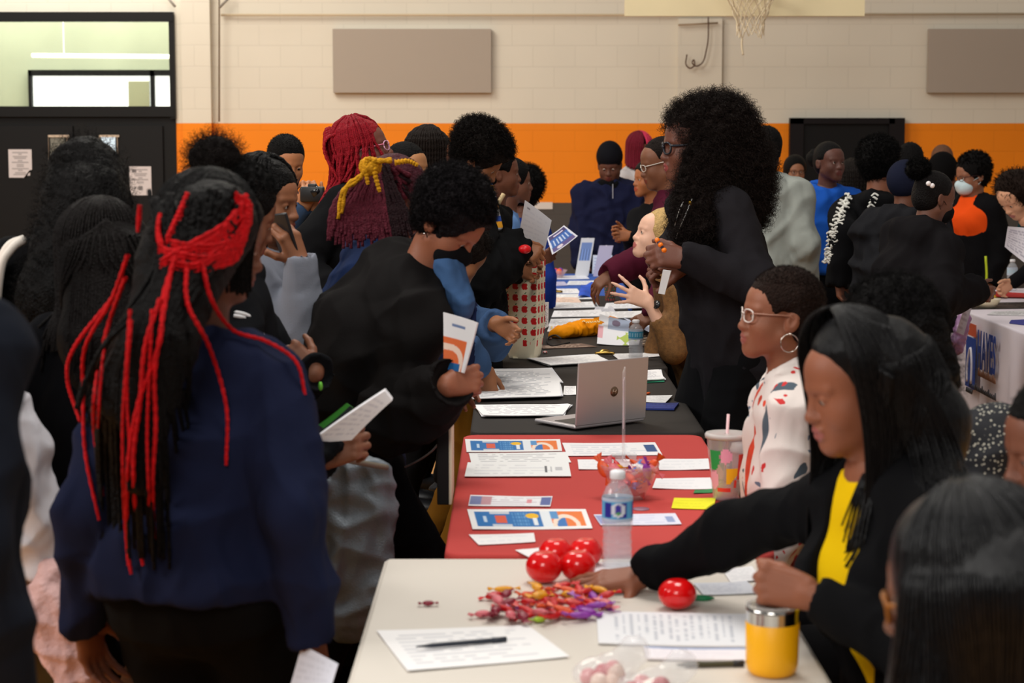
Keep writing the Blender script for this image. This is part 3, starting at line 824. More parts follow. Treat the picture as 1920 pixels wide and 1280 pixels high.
# the glazed strip above the doors and the corridor behind it
wn = struct('window_1', [box(((xw0 + xl) / 2, YW + .05, (zb + zt) / 2), (xl - xw0, .008, zt - zb))],
       mat('dusty_window_glass', (240, 244, 238), .08, trans=1, ior=1.05, spec=.3))
cw = 21.2
struct('wall_corridor', [box((-5.2, cw + .1, 3), (7, .2, 3.4))], mat('corridor_paint', (178, 184, 160), .7, var=.15, vscale=2))
struct('ceiling_corridor', [box((-5.2, (YW + cw) / 2 + .1, 4.0), (7, cw - YW - .2, .05))], mat('corridor_ceiling', (170, 172, 150), .8))
struct('window_2', [wbox(62, 142, 282, 260, cw - .06, cw), wbox(291, 142, 420, 260, cw - .06, cw)], mat('daylight_glass', (240, 240, 235), .4, emit=(236, 238, 235), estr=1.5))
struct('trim_2', [wbox(52, 131, 440, 142, cw - .1, cw), wbox(52, 131, 62, 280, cw - .1, cw), wbox(281, 131, 292, 280, cw - .1, cw)], mat('black_painted_steel', (22, 20, 20)))
def sheetbox(name, x0, y0, x1, y1, Y, m, th=.012, parent=None):
    V, Q = wbox(x0, y0, x1, y1, Y - th, Y); return npmesh(name, V, Q, m, parent, smooth=False)
o = sheetbox('corridor_notice', 240, 152, 281, 205, cw - .07, mat('sage_paper', (166, 168, 138), .8)); tag(o, 'sage green paper taped on the bright corridor window', 'notice')
V, Q, _ = merge([tubes(curve([P(60, 104, 20.2), P(520, 108, 20.2)], 4), .022, 8)] + [tubes(np.array([P(x, 106, 20.2), (P(x, 106, 20.2).x, 20.2, 3.98)]), .004, 4) for x in (120, 480)])
o = npmesh('corridor_tube_lamp', V, Q, mat('tube_glow', (255, 250, 235), emit=(255, 248, 230), estr=2.2)); tag(o, 'long white tube lamp seen through the glass above the doors', 'lamp')
l = bpy.data.lights.new('corridor_light', 'AREA'); l.energy = 330; l.size = 4; l.color = (.9, 1, .9); lo = bpy.data.objects.new('corridor_light', l); COL.objects.link(lo); lo.location = (-5, 19.9, 3.9); l.color = (1, .99, .93)
# steel doors
PAPER = mat('notice_paper', (205, 198, 200), .8)
for n, (x0, x1, wx0, wx1) in enumerate(((-30, 158, 90, 129), (162, 322, 185, 223))):
    r = struct('door_%d' % (n + 1), [wbox(x0, 236, x1, 1100, YW - .05, YW)], mat('black_door_paint', (13, 12, 13), .5, spec=.25))
    V, Q, _ = merge([wbox(wx0, 253, wx1, 257, YW - .075, YW - .05), wbox(wx0, 253, wx0 + 4, 400, YW - .075, YW - .05), wbox(wx1 - 4, 253, wx1, 400, YW - .075, YW - .05)])
    npmesh('window_frame', V, Q, mat('cream_frame', (196, 178, 158), .5), r, smooth=False)
    sheetbox('window_pane', wx0 + 4, 257, wx1 - 4, 400, YW - .052, mat('door_pane_%d' % n, (120, 120, 112) if n == 0 else (190, 205, 214), .2, emit=(60, 58, 50) if n == 0 else (190, 210, 225), estr=.3 if n == 0 else .8), .006, r)
for (x0, y0, x1, y1, lb, cut) in ((15, 280, 60, 333, 'white notice taped to the left of the two black doors', 1), (242, 312, 284, 366, 'white notice with a small square stamp taped on the right black door', 0)):
    a, b_ = P(x0, y0, YW - .066), P(x1, y1, YW - .066)
    nu, nv = 40, 50
    U, Vv = np.meshgrid(np.linspace(0, 1, nu), np.linspace(0, 1, nv))
    X = np.stack([a.x + (b_.x - a.x) * U, np.full_like(U, YW - .058), a.z + (b_.z - a.z) * Vv], -1).reshape(-1, 3)
    c = np.tile(np.array(lin((205, 198, 200))), (nu * nv, 1)); u, v = U.ravel(), Vv.ravel()
    ln = (np.abs((v * 14) % 1 - .5) < .22) & (np.abs(u - .5) < .22 + .14 * np.sin(np.floor(v * 14) * 2.3)) & (v > .1) & (v < (.9 if cut else .6))
    c[ln] = lin((150, 145, 148))
    if not cut: c[(np.abs(u - .5) < .09) & (np.abs(v - .76) < .07)] = lin((120, 116, 118)); c[(np.abs(u - .22) < .1) & (np.abs(v - .16) < .06)] = lin((110, 105, 108))
    if cut: X[(u + v > 1.72), 0] -= .02; X[(u + v > 1.78), 2] += .02
    i = (np.arange(nv - 1)[:, None] * nu + np.arange(nu - 1)[None]).ravel()
    Q = np.stack([i, i + nu, i + nu + 1, i + 1], 1)
    o = npmesh('notice', X, Q, mat('notice_print', (200, 200, 200), .8, attr='paint'), None, smooth=False, col=c); tag(o, lb, 'notice')
r = struct('door_3', [wbox(1493, 232, 1668, 1100, YW - .05, YW)], mat('black_door_paint', (13, 12, 13)))
struct('trim_3', [wbox(1482, 221, 1678, 232, YW - .09, YW), wbox(1482, 221, 1493, 1100, YW - .09, YW), wbox(1668, 221, 1678, 1100, YW - .09, YW)], mat('dark_frame', (22, 18, 20), .5, spec=.2))
# wall fittings
V, Q = box((0, 0, 0), (1, 1, 1))
for x0, x1, lb in ((625, 921, 'grey fabric sound panel high on the wall left of the hoop'), (1739, 2010, 'darker grey sound panel high on the wall at the right edge')):
    a, b_ = P(x0, 55, YW), P(x1, 174, YW)
    V, Q = box(((a.x + b_.x) / 2, YW - .045, (a.z + b_.z) / 2), (b_.x - a.x, .07, a.z - b_.z))
    o = npmesh('acoustic_panel', V, Q, mat('panel_fabric', (170, 158, 146), .9, .3, 300), smooth=False); tag(o, lb, 'wall panel')
V, Q = tubes(np.array([P(414, 28, YW - .06), P(1165, 28, YW - .06), P(2000, 26, YW - .06)]), .012, 8)
o = npmesh('conduit_pipe', V, Q, mat('painted_pipe', (196, 178, 150), .5)); tag(o, 'painted pipe running level along the upper back wall', 'pipe')
V, Q = tubes(np.array([P(411, -300, YW - .15), P(411, 228, YW - .15)]), .008, 8)
o = npmesh('conduit_pipe', V, Q, mat('painted_pipe_grey', (120, 104, 88), .5)); tag(o, 'upright brown-grey pipe beside the wall column next to the doors', 'pipe')
for q, lb in (((P(310, -10, YW - .1), P(328, 12, YW - .2)), 'thin steel brace left of the wall column'), ((P(435, -10, YW - .1), P(412, 14, YW - .16)), 'thin steel brace right of the wall column')):
    V, Q = tubes(np.array(q), .012, 6); tag(npmesh('steel_brace', V, Q, mat('brace_steel', (130, 122, 112), .4)), lb, 'brace')
# basketball hoop
YB = 14.5
hp = thing('basketball_hoop', (P(1400, 30, YB).x, YB, P(1400, 30, YB).z), 'cream wooden basketball backboard with rim and frayed white net', 'basketball hoop')
V, Q = wbox(1174, -240, 1622, 30, YB, YB + .05)
npmesh('backboard', V, Q, mat('backboard_wood', (226, 212, 172), .5, var=.06, vscale=3), hp, smooth=False)
rc = P(1408, -34, YB - .32)
a = np.linspace(0, math.tau, 33); R0 = .228
V, Q, _ = merge([tubes(np.stack([rc.x + R0 * np.cos(a), rc.y + R0 * np.sin(a), rc.z + 0 * a], -1), .01, 6), box((rc.x, YB - .05, rc.z), (.12, .1, .06))])
npmesh('rim', V, Q, mat('rim_steel', (190, 70, 30), .4), hp)
net = []
for k in range(12):
    for sgn in (-1, 1):
        t = np.linspace(0, 1, 17); an = k * math.tau / 12 + sgn * t * math.tau * 3 / 12
        rr = R0 * (1 - .56 * np.minimum(1, t * 1.35) ** .8) * (1 + .03 * np.sin(t * 25)); zz = rc.z - .39 * t * (1 + .06 * math.sin(k * 2.1))
        net.append(np.stack([rc.x + rr * np.cos(an), rc.y + rr * np.sin(an), zz], -1))
V, Q = tubes(np.array(net), .0042, 5, False)
V2, Q2 = tubes(curve([net[3][-1], net[3][-1] + np.array([.0, 0, -.06]), net[3][-1] + np.array([.01, 0, -.12])], 8), .008, 6)
V, Q, _ = merge([(V, Q), (V2, Q2)]); npmesh('net', V, Q, mat('net_cord', (214, 198, 168), .9), hp)
# hanging cable on the column
c = curve([P(1328, 32, YW - .12), P(1328, 70, YW - .12), P(1324, 96, YW - .12), P(1318, 116, YW - .12), P(1306, 124, YW - .12), P(1298, 118, YW - .12), P(1301, 112, YW - .13), P(1302, 122, YW - .13), P(1294, 128, YW - .12), P(1286, 120, YW - .12), P(1288, 102, YW - .12)], 50)
V, Q = tubes(c, .007, 6); tag(npmesh('hanging_cable', V, Q, mat('cable_brown', (92, 66, 50), .6)), 'brown cable with a curled end hanging beside the hoop', 'cable')
V, Q = tubes(np.array([P(1272, 47, YW - .1), P(1346, 43, YW - .1)]), .009, 6); tag(npmesh('steel_rod', V, Q, mat('rod_steel', (150, 128, 104), .4)), 'short level rod behind the hanging cable', 'rod')
V, Q = wbox(996, 379, 1036, 392, YW - .01, YW); tag(npmesh('wall_sign', V, Q, mat('sign_white', (214, 208, 204), .7), smooth=False), 'small white sign on the dark lower band of the back wall', 'sign')
V, Q = wbox(1273, 189, 1292, 205, YW - .07, YW - .05); tag(npmesh('tape_patch', V, Q, mat('tape_tan', (190, 160, 104), .7), smooth=False), 'tan tape patch on the wall column above the blazer', 'tape')
# patterned runner
def rug_mat():
    m = bpy.data.materials.new('patterned_carpet'); m.use_nodes = True; nt = m.node_tree; b = nt.nodes['Principled BSDF']
    g = nt.nodes.new('ShaderNodeNewGeometry'); mp = nt.nodes.new('ShaderNodeMapping'); nt.links.new(g.outputs['Position'], mp.inputs[0]); mp.inputs['Rotation'].default_value = (0, 0, .785)
    w1 = nt.nodes.new('ShaderNodeTexWave'); w1.inputs['Scale'].default_value = 3.2; w1.inputs['Distortion'].default_value = 1.5; nt.links.new(mp.outputs[0], w1.inputs[0])
    w2 = nt.nodes.new('ShaderNodeTexWave'); w2.bands_direction = 'Y'; w2.inputs['Scale'].default_value = 3.2; w2.inputs['Distortion'].default_value = 1.5; nt.links.new(mp.outputs[0], w2.inputs[0])
    mx = nt.nodes.new('ShaderNodeMath'); mx.operation = 'MAXIMUM'; nt.links.new(w1.outputs['Fac'], mx.inputs[0]); nt.links.new(w2.outputs['Fac'], mx.inputs[1])
    cr = nt.nodes.new('ShaderNodeValToRGB'); e = cr.color_ramp.elements
    e[0].position = .0; e[0].color = (*lin((120, 90, 30)), 1); e[1].position = .35; e[1].color = (*lin((26, 16, 14)), 1)
    for pos, c in ((.78, (30, 18, 16)), (.88, (188, 146, 62)), (.96, (30, 20, 18))):
        q = e.new(pos); q.color = (*lin(c), 1)
    cr.color_ramp.interpolation = 'CONSTANT'
    nt.links.new(mx.outputs[0], cr.inputs[0]); nt.links.new(cr.outputs[0], b.inputs['Base Color']); b.inputs['Roughness'].default_value = .95
    return m
V, Q = box((.2, 6.2, .006), (2.3, 4.4, .012)); tag(npmesh('carpet_runner', V, Q, rug_mat(), smooth=False), 'dark patterned carpet with gold diamonds under the tables', 'carpet')
# ------------------------------------------------------------------ tables
def table(x0, x1, y0, y1, label, z=.74, top=(222, 214, 203), vis=True):
    r = thing('folding_table', ((x0 + x1) / 2, (y0 + y1) / 2, 0), label, 'table')
    V, Q = rbox(np.array([(x0 + x1) / 2, (y0 + y1) / 2, z - .02]), np.array([(x1 - x0) / 2, (y1 - y0) / 2, .02]), .07 if vis else .03, n=8)
    V[:, 2] = z - .02 + np.clip(V[:, 2] - (z - .02), -.02, .02)
    pass
    npmesh('tabletop', V, Q, mat('table_plastic_%d' % top[0], top, .45, .08, 250), r, smooth=False)
    for sx in (x0 + .08, x1 - .08):
        for sy in (y0 + .22, y1 - .22):
            V, Q = tubes(np.array([(sx, sy, 0), (sx, sy, z - .04)]), .014, 8); npmesh('leg', V, Q, mat('table_steel', (90, 90, 92), .35, metal=.7), r)
    return r
def tablecloth(x0, x1, y0, y1, rgb, label, z=.745, zb=.1, wav=.012, rough=.8, m=None, cr=.05):
    per = []
    n = 20
    pts = [];
    def arc(cx, cy, a0):
        for i in range(7):
            a = math.radians(a0 + 90 * i / 6); pts.append((cx + cr * math.cos(a), cy + cr * math.sin(a)))
    def seg(a, b):
        k = max(2, int(math.dist(a, b) / .03))
        for i in range(1, k): pts.append((a[0] + (b[0] - a[0]) * i / k, a[1] + (b[1] - a[1]) * i / k))
    arc(x1 - cr, y1 - cr, 0); seg((x1 - cr, y1), (x0 + cr, y1)); arc(x0 + cr, y1 - cr, 90); seg((x0, y1 - cr), (x0, y0 + cr))
    arc(x0 + cr, y0 + cr, 180); seg((x0 + cr, y0), (x1 - cr, y0)); arc(x1 - cr, y0 + cr, 270); seg((x1, y0 + cr), (x1, y1 - cr))
    pts = np.array(pts); ctr = pts.mean(0); m_ = len(pts)
    s = np.cumsum(np.r_[0, np.linalg.norm(np.diff(pts, axis=0), axis=1)])
    nr = np.roll(pts, -1, 0) - np.roll(pts, 1, 0); nr = np.stack([nr[:, 1], -nr[:, 0]], 1); nr /= np.linalg.norm(nr, axis=1, keepdims=True)
    V = []
    zs = [z] * 2 + [z - .003, z - .012] + list(np.linspace(z - .05, zb, 8))
    for k, zz in enumerate(zs):
        t = max(0, (z - zz) / (z - zb)); off = {0: -.03, 1: -.008, 2: -.001}.get(k, 0)
        w = wav * t * (np.sin(s * 14 + np.sin(s * 5) * 2) + .5 * np.sin(s * 31 + 1))
        q = pts + nr * (off + .012 * t + w)[:, None] if np.ndim(w) else pts
        V.append(np.c_[q, np.full(m_, zz)])
    V = np.concatenate(V + [[[*ctr, z]]]); Q = []
    for k in range(len(zs) - 1):
        for i in range(m_):
            j = (i + 1) % m_; Q.append((k * m_ + j, k * m_ + i, (k + 1) * m_ + i, (k + 1) * m_ + j))
    c = len(V) - 1
    for i in range(0, m_ - 1, 2): Q.append((c, i, i + 1, (i + 2) % m_))
    if m_ % 2: Q.append((c, m_ - 1, 0, c))
    Q = [q for q in Q if len(set(q)) == 4]
    o = npmesh('tablecloth', V, np.array(Q), m or mat('tablecloth_%d_%d_%d' % rgb, rgb, rough, .25, 500, .05, 5, spec=.25)); tag(o, label, 'tablecloth'); return o
table(-.31, .60, 2.68, 4.50, 'bare off-white folding table nearest the camera with rounded corner', .745)
table(-.14, .62, 4.60, 6.36, 'folding table under the red tablecloth', .735, vis=False)
tablecloth(-.165, .645, 4.54, 6.42, (196, 72, 68), 'red tablecloth on the second table from the camera')
table(-.12, .64, 6.52, 8.22, 'folding table under the nearer black tablecloth', .735, vis=False)
tablecloth(-.145, .668, 6.47, 8.29, (42, 38, 36), 'black tablecloth under the open laptop', rough=.6)
table(-.03, .66, 8.36, 10.0, 'folding table under the black cloth with the orange bag', .735, vis=False)
tablecloth(-.06, .69, 8.31, 10.06, (45, 41, 39), 'black tablecloth under the apple print tote and orange bag', rough=.6)
table(.03, .66, 10.15, 12.1, 'folding table under the farther dark tablecloth', .735, vis=False)
tablecloth(.0, .69, 10.08, 12.2, (38, 36, 38), 'dark tablecloth behind the orange drawstring bag', rough=.7)
table(.03, .72, 12.3, 14.1, 'folding table under the blue tablecloth', .735, vis=False)
tablecloth(.0, .78, 12.22, 14.2, (52, 92, 176), 'blue tablecloth under the standing display cards', rough=.7)
table(2.70, 3.5, 8.4, 12.7, 'long folding table under the white cloth at right', .735, vis=False)
tablecloth(2.66, 3.56, 8.3, 12.8, (224, 214, 222), 'long white tablecloth with blue printed logo at right', zb=.03, wav=.016)
# ------------------------------------------------------------------ things on the tables
ZT = .746
def words(u, v, rows=12, x0=.08, x1=.92, y0=.1, y1=.9, seed=0, dens=.75):
    r = np.floor((v - y0) / (y1 - y0) * rows); f = (v - y0) / (y1 - y0) * rows - r
    c = np.floor(u * 26 + r * .37); h = np.sin(c * 12.9898 + r * 78.233 + seed * 3.1) * 43758.5453; h -= np.floor(h)
    e = np.sin(r * 5.1 + seed) * 43.7; e -= np.floor(e)
    return (u > x0) & (u < x1 - .25 * e) & (v > y0) & (v < y1) & (np.abs(f - .5) < .2) & (h < dens)
def paint_doc(base=(246, 244, 244), ink=(182, 182, 188), rows=12, seed=0, head=None, bars=(), rot=False, dens=.75):
    def fn(u, v):
        a, b = (v, 1 - u) if rot else (u, v)
        c = np.tile(np.array(lin(base)), (len(u), 1))
        c[words(a, b, rows, seed=seed, dens=dens)] = lin(ink)
        for (x0, y0, x1, y1, col) in bars: c[(u > x0) & (u < x1) & (v > y0) & (v < y1)] = lin(col)
        return c
    return fn
def paint_flyer(u, v):
    c = np.tile(np.array(lin((244, 243, 243))), (len(u), 1))
    bl = (u > .05) & (u < .60) & (v > .12) & (v < .88); c[bl] = lin((42, 116, 184))
    c[(u > .60) & (u < .68) & (v > .12) & (v < .88)] = lin((232, 238, 244))
    c[(u > .18) & (u < .34) & (((v > .12) & (v < .25)) | ((v > .76) & (v < .88)))] = lin((205, 212, 222))
    c[(u > .22) & (u < .31) & (v > .33) & (v < .70)] = lin((226, 96, 70))
    c[(u > .36) & (u < .50) & (np.abs((u * 42) % 1 - .5) < .25) & (np.abs((v * 6) % 1 - .5) < .36) & (v > .16) & (v < .86)] = lin((96, 156, 208))
    c[(((u - .53) / .055) ** 2 + ((v - .35) / .13) ** 2) < 1] = lin((244, 190, 40))
    c[(np.abs(u - .545) < .018) & (v > .45) & (v < .8)] = lin((235, 240, 245))
    c[(np.abs(u - .13) < .012) & (v > .35) & (v < .66)] = lin((200, 220, 240))
    og = (u > .68) & (u < .955) & (v > .12) & (v < .88); c[og] = lin((238, 126, 62))
    d = np.sqrt(((u - .80) / .11) ** 2 + ((v - .85) / .55) ** 2)
    c[og & (d > .72) & (d < 1.05)] = lin((248, 226, 208)); c[og & (d < .72) & (u < .8)] = lin((60, 120, 190))
    c[og & (u < .75) & (v < .5)] = lin((90, 150, 205))
    return c
def quadmesh(q, paint, n=None, th=.0012, curl=0, wave=0, name='paper', rough=.6, res=.0035, z=None, parent=None, seed=0):
    """sheet through four world corners (far left, far right, near right, near left)"""
    q = [np.array(tuple(a), float) for a in q]
    du = max(np.linalg.norm(q[1] - q[0]), np.linalg.norm(q[2] - q[3])); dv = max(np.linalg.norm(q[3] - q[0]), np.linalg.norm(q[2] - q[1]))
    nu, nv = (max(4, min(110, int(du / res))), max(4, min(110, int(dv / res))))
    U, W = np.meshgrid(np.linspace(0, 1, nu), np.linspace(0, 1, nv)); u, v = U.ravel(), W.ravel()
    X = (q[0][None] * ((1 - u) * (1 - v))[:, None] + q[1][None] * (u * (1 - v))[:, None] + q[2][None] * (u * v)[:, None] + q[3][None] * ((1 - u) * v)[:, None])
    nrm = np.cross(q[1] - q[0], q[0] - q[3]); nrm /= np.linalg.norm(nrm)
    if curl: X += nrm * (curl * ((u - .5) ** 2 * 4 + .35 * (v - .5) ** 2))[:, None]
    if wave: X += nrm * (wave * (1 + np.sin(u * 5 + seed) * np.cos(v * 3 + seed * 2)))[:, None]
    c = paint(u, v); n0 = nu * nv
    i = (np.arange(nv - 1)[:, None] * nu + np.arange(nu - 1)[None]).ravel()
    top = np.stack([i, i + nu, i + nu + 1, i + 1], 1)
    rim = np.r_[np.arange(nu), np.arange(1, nv) * nu + nu - 1, (nv - 1) * nu + np.arange(nu - 2, -1, -1), np.arange(nv - 2, 0, -1) * nu]
    V = np.concatenate([X, X - nrm * th]); r2 = np.roll(rim, -1)
    Q = np.concatenate([top, top[:, ::-1] + n0, np.stack([rim, r2, r2 + n0, rim + n0], 1)])
    cc = np.concatenate([c, np.tile(c[0], (n0, 1))])
    return npmesh(name, V, Q, mat('printed_sheet', (230, 230, 230), rough, attr='paint', spec=.3), parent, smooth=False, col=cc)
_st = [0]
def sheet(px, label, paint=None, z=None, cat='paper', name='paper', th=.0012, curl=.001, wave=.0008, group=None, res=.0035):
    _st[0] += 1; z = (ZT if z is None else z) + .0001 * (_st[0] % 7) + th
    o = quadmesh([PZ(x, y, z) for x, y in px], paint or paint_doc(seed=_st[0]), th=th, curl=curl, wave=wave, name=name, seed=_st[0], res=res)
    return tag(o, label, cat, group)
def pen(a, b, rgb, label, z=ZT + .006, tip=None, r=.0048, name='pen'):
    A, B = PZ(*a, z), PZ(*b, z); n = 12; t = np.linspace(0, 1, n)
    rr = np.array([.25, .6, 1, 1, 1, 1, 1, 1, 1, 1, .9, .7]) * r
    d = np.array(B - A)
    root = thing(name, A, label, 'pen')
    V, Q = tubes(np.array(A)[None] + t[:, None] * d[None], rr, 10); npmesh('barrel', V, Q, mat('pen_%d_%d_%d' % rgb, rgb, .3), root)
    V, Q = tubes(np.array(A)[None] + np.linspace(.86, 1.02, 4)[:, None] * d[None], r * 1.12, 10); npmesh('cap', V, Q, mat('pencap_%d_%d_%d' % (tip or rgb), tip or rgb, .3), root)
    return root
# white table, nearest
sheet([(706, 1183), (990, 1174), (1068, 1232), (764, 1259)], 'white sheet with a black pen lying on it, near left corner of the white table', paint_doc((248, 246, 246), (214, 214, 218), 9, 3), wave=.0015)
pen((780, 1212), (946, 1198), (34, 40, 52), 'dark pen lying on the white sheet at the left of the white table', ZT + .01)
sheet([(1118, 1146), (1404, 1152), (1412, 1212), (1122, 1206)], 'printed form with columns of small text beside the yellow tumbler', paint_doc((240, 240, 244), (204, 206, 214), 16, 5, rot=True), th=.003)
sheet([(1206, 1212), (1410, 1216), (1414, 1238), (1212, 1234)], 'thin white booklet with blue edge below the printed form', paint_doc((246, 240, 246), (236, 230, 238), 4, 6, bars=((0, 0, 1, .16, (150, 170, 210)),)), th=.004)
pen((1268, 1246), (1392, 1243), (70, 66, 44), 'olive and black marker lying below the printed form', ZT + .006, (30, 30, 32), .006, 'marker_pen')
sheet([(1300, 1094), (1400, 1090), (1424, 1112), (1318, 1116)], 'pale blue grey leaflet behind the single red stress ball', paint_doc((206, 208, 216), (170, 174, 190), 8, 7))
sheet([(1352, 1066), (1410, 1062), (1428, 1088), (1370, 1092)], 'white sheet under the reaching sleeve on the white table', paint_doc((238, 236, 238), (214, 214, 218), 6, 8))
sheet([(1096, 1058), (1232, 1056), (1204, 1090), (1116, 1086)], 'crumpled white napkin under the base of the near water bottle', paint_doc((246, 246, 250), (240, 240, 246), 3, 9), wave=.003, name='napkin', cat='napkin')
def ball(name, px, py, z, r, rgb, label, group=None, sq=.9):
    c = PZ(px, py, z + r * .9); f = Field(.0035); f.ell(c, (r, r, r * sq), k=.01); 
    f.ell(c + Vector((.0, 0, r * 1.16)), (r * .25, r * .25, r * .3), k=.02, op='s')
    V, Q = f.mesh(); lo = V[:, 2].min(); V[:, 2] -= lo - z - .0005
    return tag(npmesh(name, V, Q, mat('glossy_%d_%d_%d' % rgb, rgb, .16, coat=.3), None), label, 'stress ball', group)
ball('stress_ball', 1020, 1062, ZT, .042, (226, 14, 16), 'glossy red stress ball, front left of the cluster of four')
ball('stress_ball', 1084, 1060, ZT, .041, (226, 14, 16), 'glossy red stress ball, front right of the cluster of four')
ball('stress_ball', 1042, 1036, ZT, .040, (226, 14, 16), 'glossy red stress ball, rear left of the cluster of four')
ball('stress_ball', 1098, 1035, ZT, .040, (226, 14, 16), 'glossy red stress ball, rear right of the cluster of four')
ball('stress_ball', 1270, 1110, ZT, .0415, (226, 14, 16), 'single glossy red stress ball under the reaching sleeve', sq=.82)
f = Field(.002); g0 = PZ(1318, 1124, ZT); f.ell(g0 + Vector((0, 0, .004)), (.026, .009, .004), k=.005); f.cap(g0, g0 + Vector((-.03, .01, .002)), .003, .002)
V, Q = f.mesh(); tag(npmesh('leaf', V, Q, mat('leaf_green', (30, 128, 80), .5)), 'small green leaf shape beside the single red stress ball', 'leaf')
# wrapped candies
def candy_mesh(kind):
    f = Field(.0022)
    if kind == 0: f.ell((0, 0, .007), (.016, .010, .007), k=.003)
    else: f.ell((0, 0, .006), (.021, .008, .006), k=.003)
    V, Q = f.mesh(); parts = [(V, Q)]
    for s in (-1, 1):
        n = 9; a = np.linspace(-1, 1, n); x0 = s * (.013 if kind == 0 else .019)
        A = np.stack([np.full(n, x0), a * .002, .007 + 0 * a], -1); B = np.stack([x0 + s * .014 + .001 * np.cos(a * 9), a * .0095, .007 + .003 * np.sin(a * 11)], -1)
        W = np.concatenate([A, B]); i = np.arange(n - 1); parts.append((W, np.stack([i, i + n, i + n + 1, i + 1], 1)))
    V, Q, _ = merge(parts); me = npmesh('wrapped_candy', V, Q, mat('candy_tmp', (200, 0, 0))); m_ = me.data; bpy.data.objects.remove(me)
    return m_
CM = [candy_mesh(0), candy_mesh(1)]; rs = np.random.RandomState(5)
CC = {'red': (206, 20, 24), 'yellow': (236, 160, 16), 'purple': (150, 60, 170), 'pink': (222, 110, 120), 'orange': (230, 84, 30), 'silver': (225, 215, 215), 'dark red': (136, 22, 48), 'blue': (40, 110, 200), 'lime': (170, 206, 50)}
_cm = {}
def candy(loc, rz, colr, label, group, tilt=(0, 0), s=1.0, kind=0):
    if (kind, colr) not in _cm:
        d = CM[kind].copy(); d.materials.clear(); d.materials.append(mat('wrapper_' + colr.replace(' ', '_'), CC[colr], .22, .3, 300, .25, 90, spec=.6)); _cm[(kind, colr)] = d
    o = bpy.data.objects.new('wrapped_candy', _cm[(kind, colr)]); COL.objects.link(o)
    o.location = loc; o.rotation_euler = (tilt[0], tilt[1], rz); o.scale = (s, s, s)
    return tag(o, label, 'candy', group)
n = 0
pile = [(x, y) for x in range(930, 1150, 17) for y in (1110, 1122, 1134, 1146, 1158)]
for (x, y) in pile:
    if rs.rand() < .12 or (x < 1000 and y < 1120) or (x > 1110 and y > 1150): continue
    x += rs.randint(-9, 9); y += rs.randint(-5, 5)
    colr = ['red', 'red', 'red', 'orange', 'yellow', 'red', 'purple', 'pink', 'silver', 'dark red'][rs.randint(10)]
    if x > 1080 and y > 1140: colr = 'purple'
    if x < 960: colr = ['pink', 'red', 'dark red'][rs.randint(3)]
    candy(PZ(x, y, ZT + .003 + .004 * (n % 3)) , rs.rand() * 6.28, colr, colr + ' wrapped candy in the heap beside the spread hand', colr + ' candies in the heap on the white table', (rs.rand() * .3, rs.rand() * .3), 1.22, rs.randint(2)); n += 1
candy(PZ(945, 1109, ZT + .001), .1, 'yellow', 'yellow and red stick candy at the far left of the heap', None, s=1.1, kind=1)
candy(PZ(905, 1157, ZT + .001), .3, 'pink', 'pale pink wrapped candy at the near left tip of the heap', None, s=1.1)
candy(PZ(1012, 1166, ZT + .001), .3, 'lime', 'lime green wrapper at the near edge of the heap', None, s=.9)
candy(PZ(803, 1135, ZT + .001), .1, 'dark red', 'lone dark pink candy lying apart on the white table', None, s=.8)
# bags of sweets in clear film at the lower edge
def film_bag(px, py, r, label, seed):
    c = PZ(px, py, ZT + r * .6); root = thing('candy_bag', PZ(px, py, ZT), label, 'candy bag')
    f = Field(.005); f.ell(c, (r * 1.15, r, r * .62), k=.02); f.cap(c + Vector((r * .6, 0, r * .4)), c + Vector((r * 1.25, .02, r * .75)), .02, .03, k=.03)
    V, Q = f.mesh(); V = crinkle(V, Q, .005, 26, seed); V[:, 2] = np.maximum(V[:, 2], ZT + .001)
    npmesh('clear_film', V, Q, mat('clear_film', (240, 240, 244), .12, alpha=.25, spec=1, coat=.5), root)
    q = np.random.RandomState(seed)
    for k in range(9):
        a = q.rand() * 6.28; rr = r * .6 * math.sqrt(q.rand())
        f = Field(.004); cc = c + Vector((rr * math.cos(a), rr * math.sin(a), (q.rand() - .6) * r * .5)); f.ell(cc, .017, k=.01)
        V, Q = f.mesh(); npmesh('sweet', V, Q, mat('sweet_%d' % (k % 3), ((214, 130, 130), (236, 206, 190), (190, 70, 76))[k % 3], .3), root)
film_bag(1128, 1262, .048, 'clear film bag of pink sweets at the lower edge of the white table', 4)
film_bag(1212, 1292, .050, 'clear film bag of pale sweets cut by the lower frame edge', 9)
# tumbler
tb = PZ(1447, 1262, ZT); tr = thing('tumbler', tb, 'yellow tumbler with steel rim and clear lid at the lower right', 'tumbler')
V, Q = lathe([(.001, .001), (.040, .001), (.046, .008), (.049, .02), (.0505, .10), (.0495, .101)], 40, tb); npmesh('cup', V, Q, mat('tumbler_yellow', (250, 178, 8), .42), tr)
V, Q = lathe([(.0492, .1005), (.0495, .122), (.0505, .130), (.047, .130), (.046, .104)], 40, tb); npmesh('steel_rim', V, Q, mat('steel', (190, 188, 184), .14, metal=1), tr)
V, Q = lathe([(.0001, .126), (.035, .126), (.046, .129), (.051, .131), (.051, .135), (.046, .136), (.040, .132), (.0001, .131)], 40, tb); npmesh('lid', V, Q, mat('clear_lid', (230, 226, 222), .08, alpha=.35, spec=.9), tr)
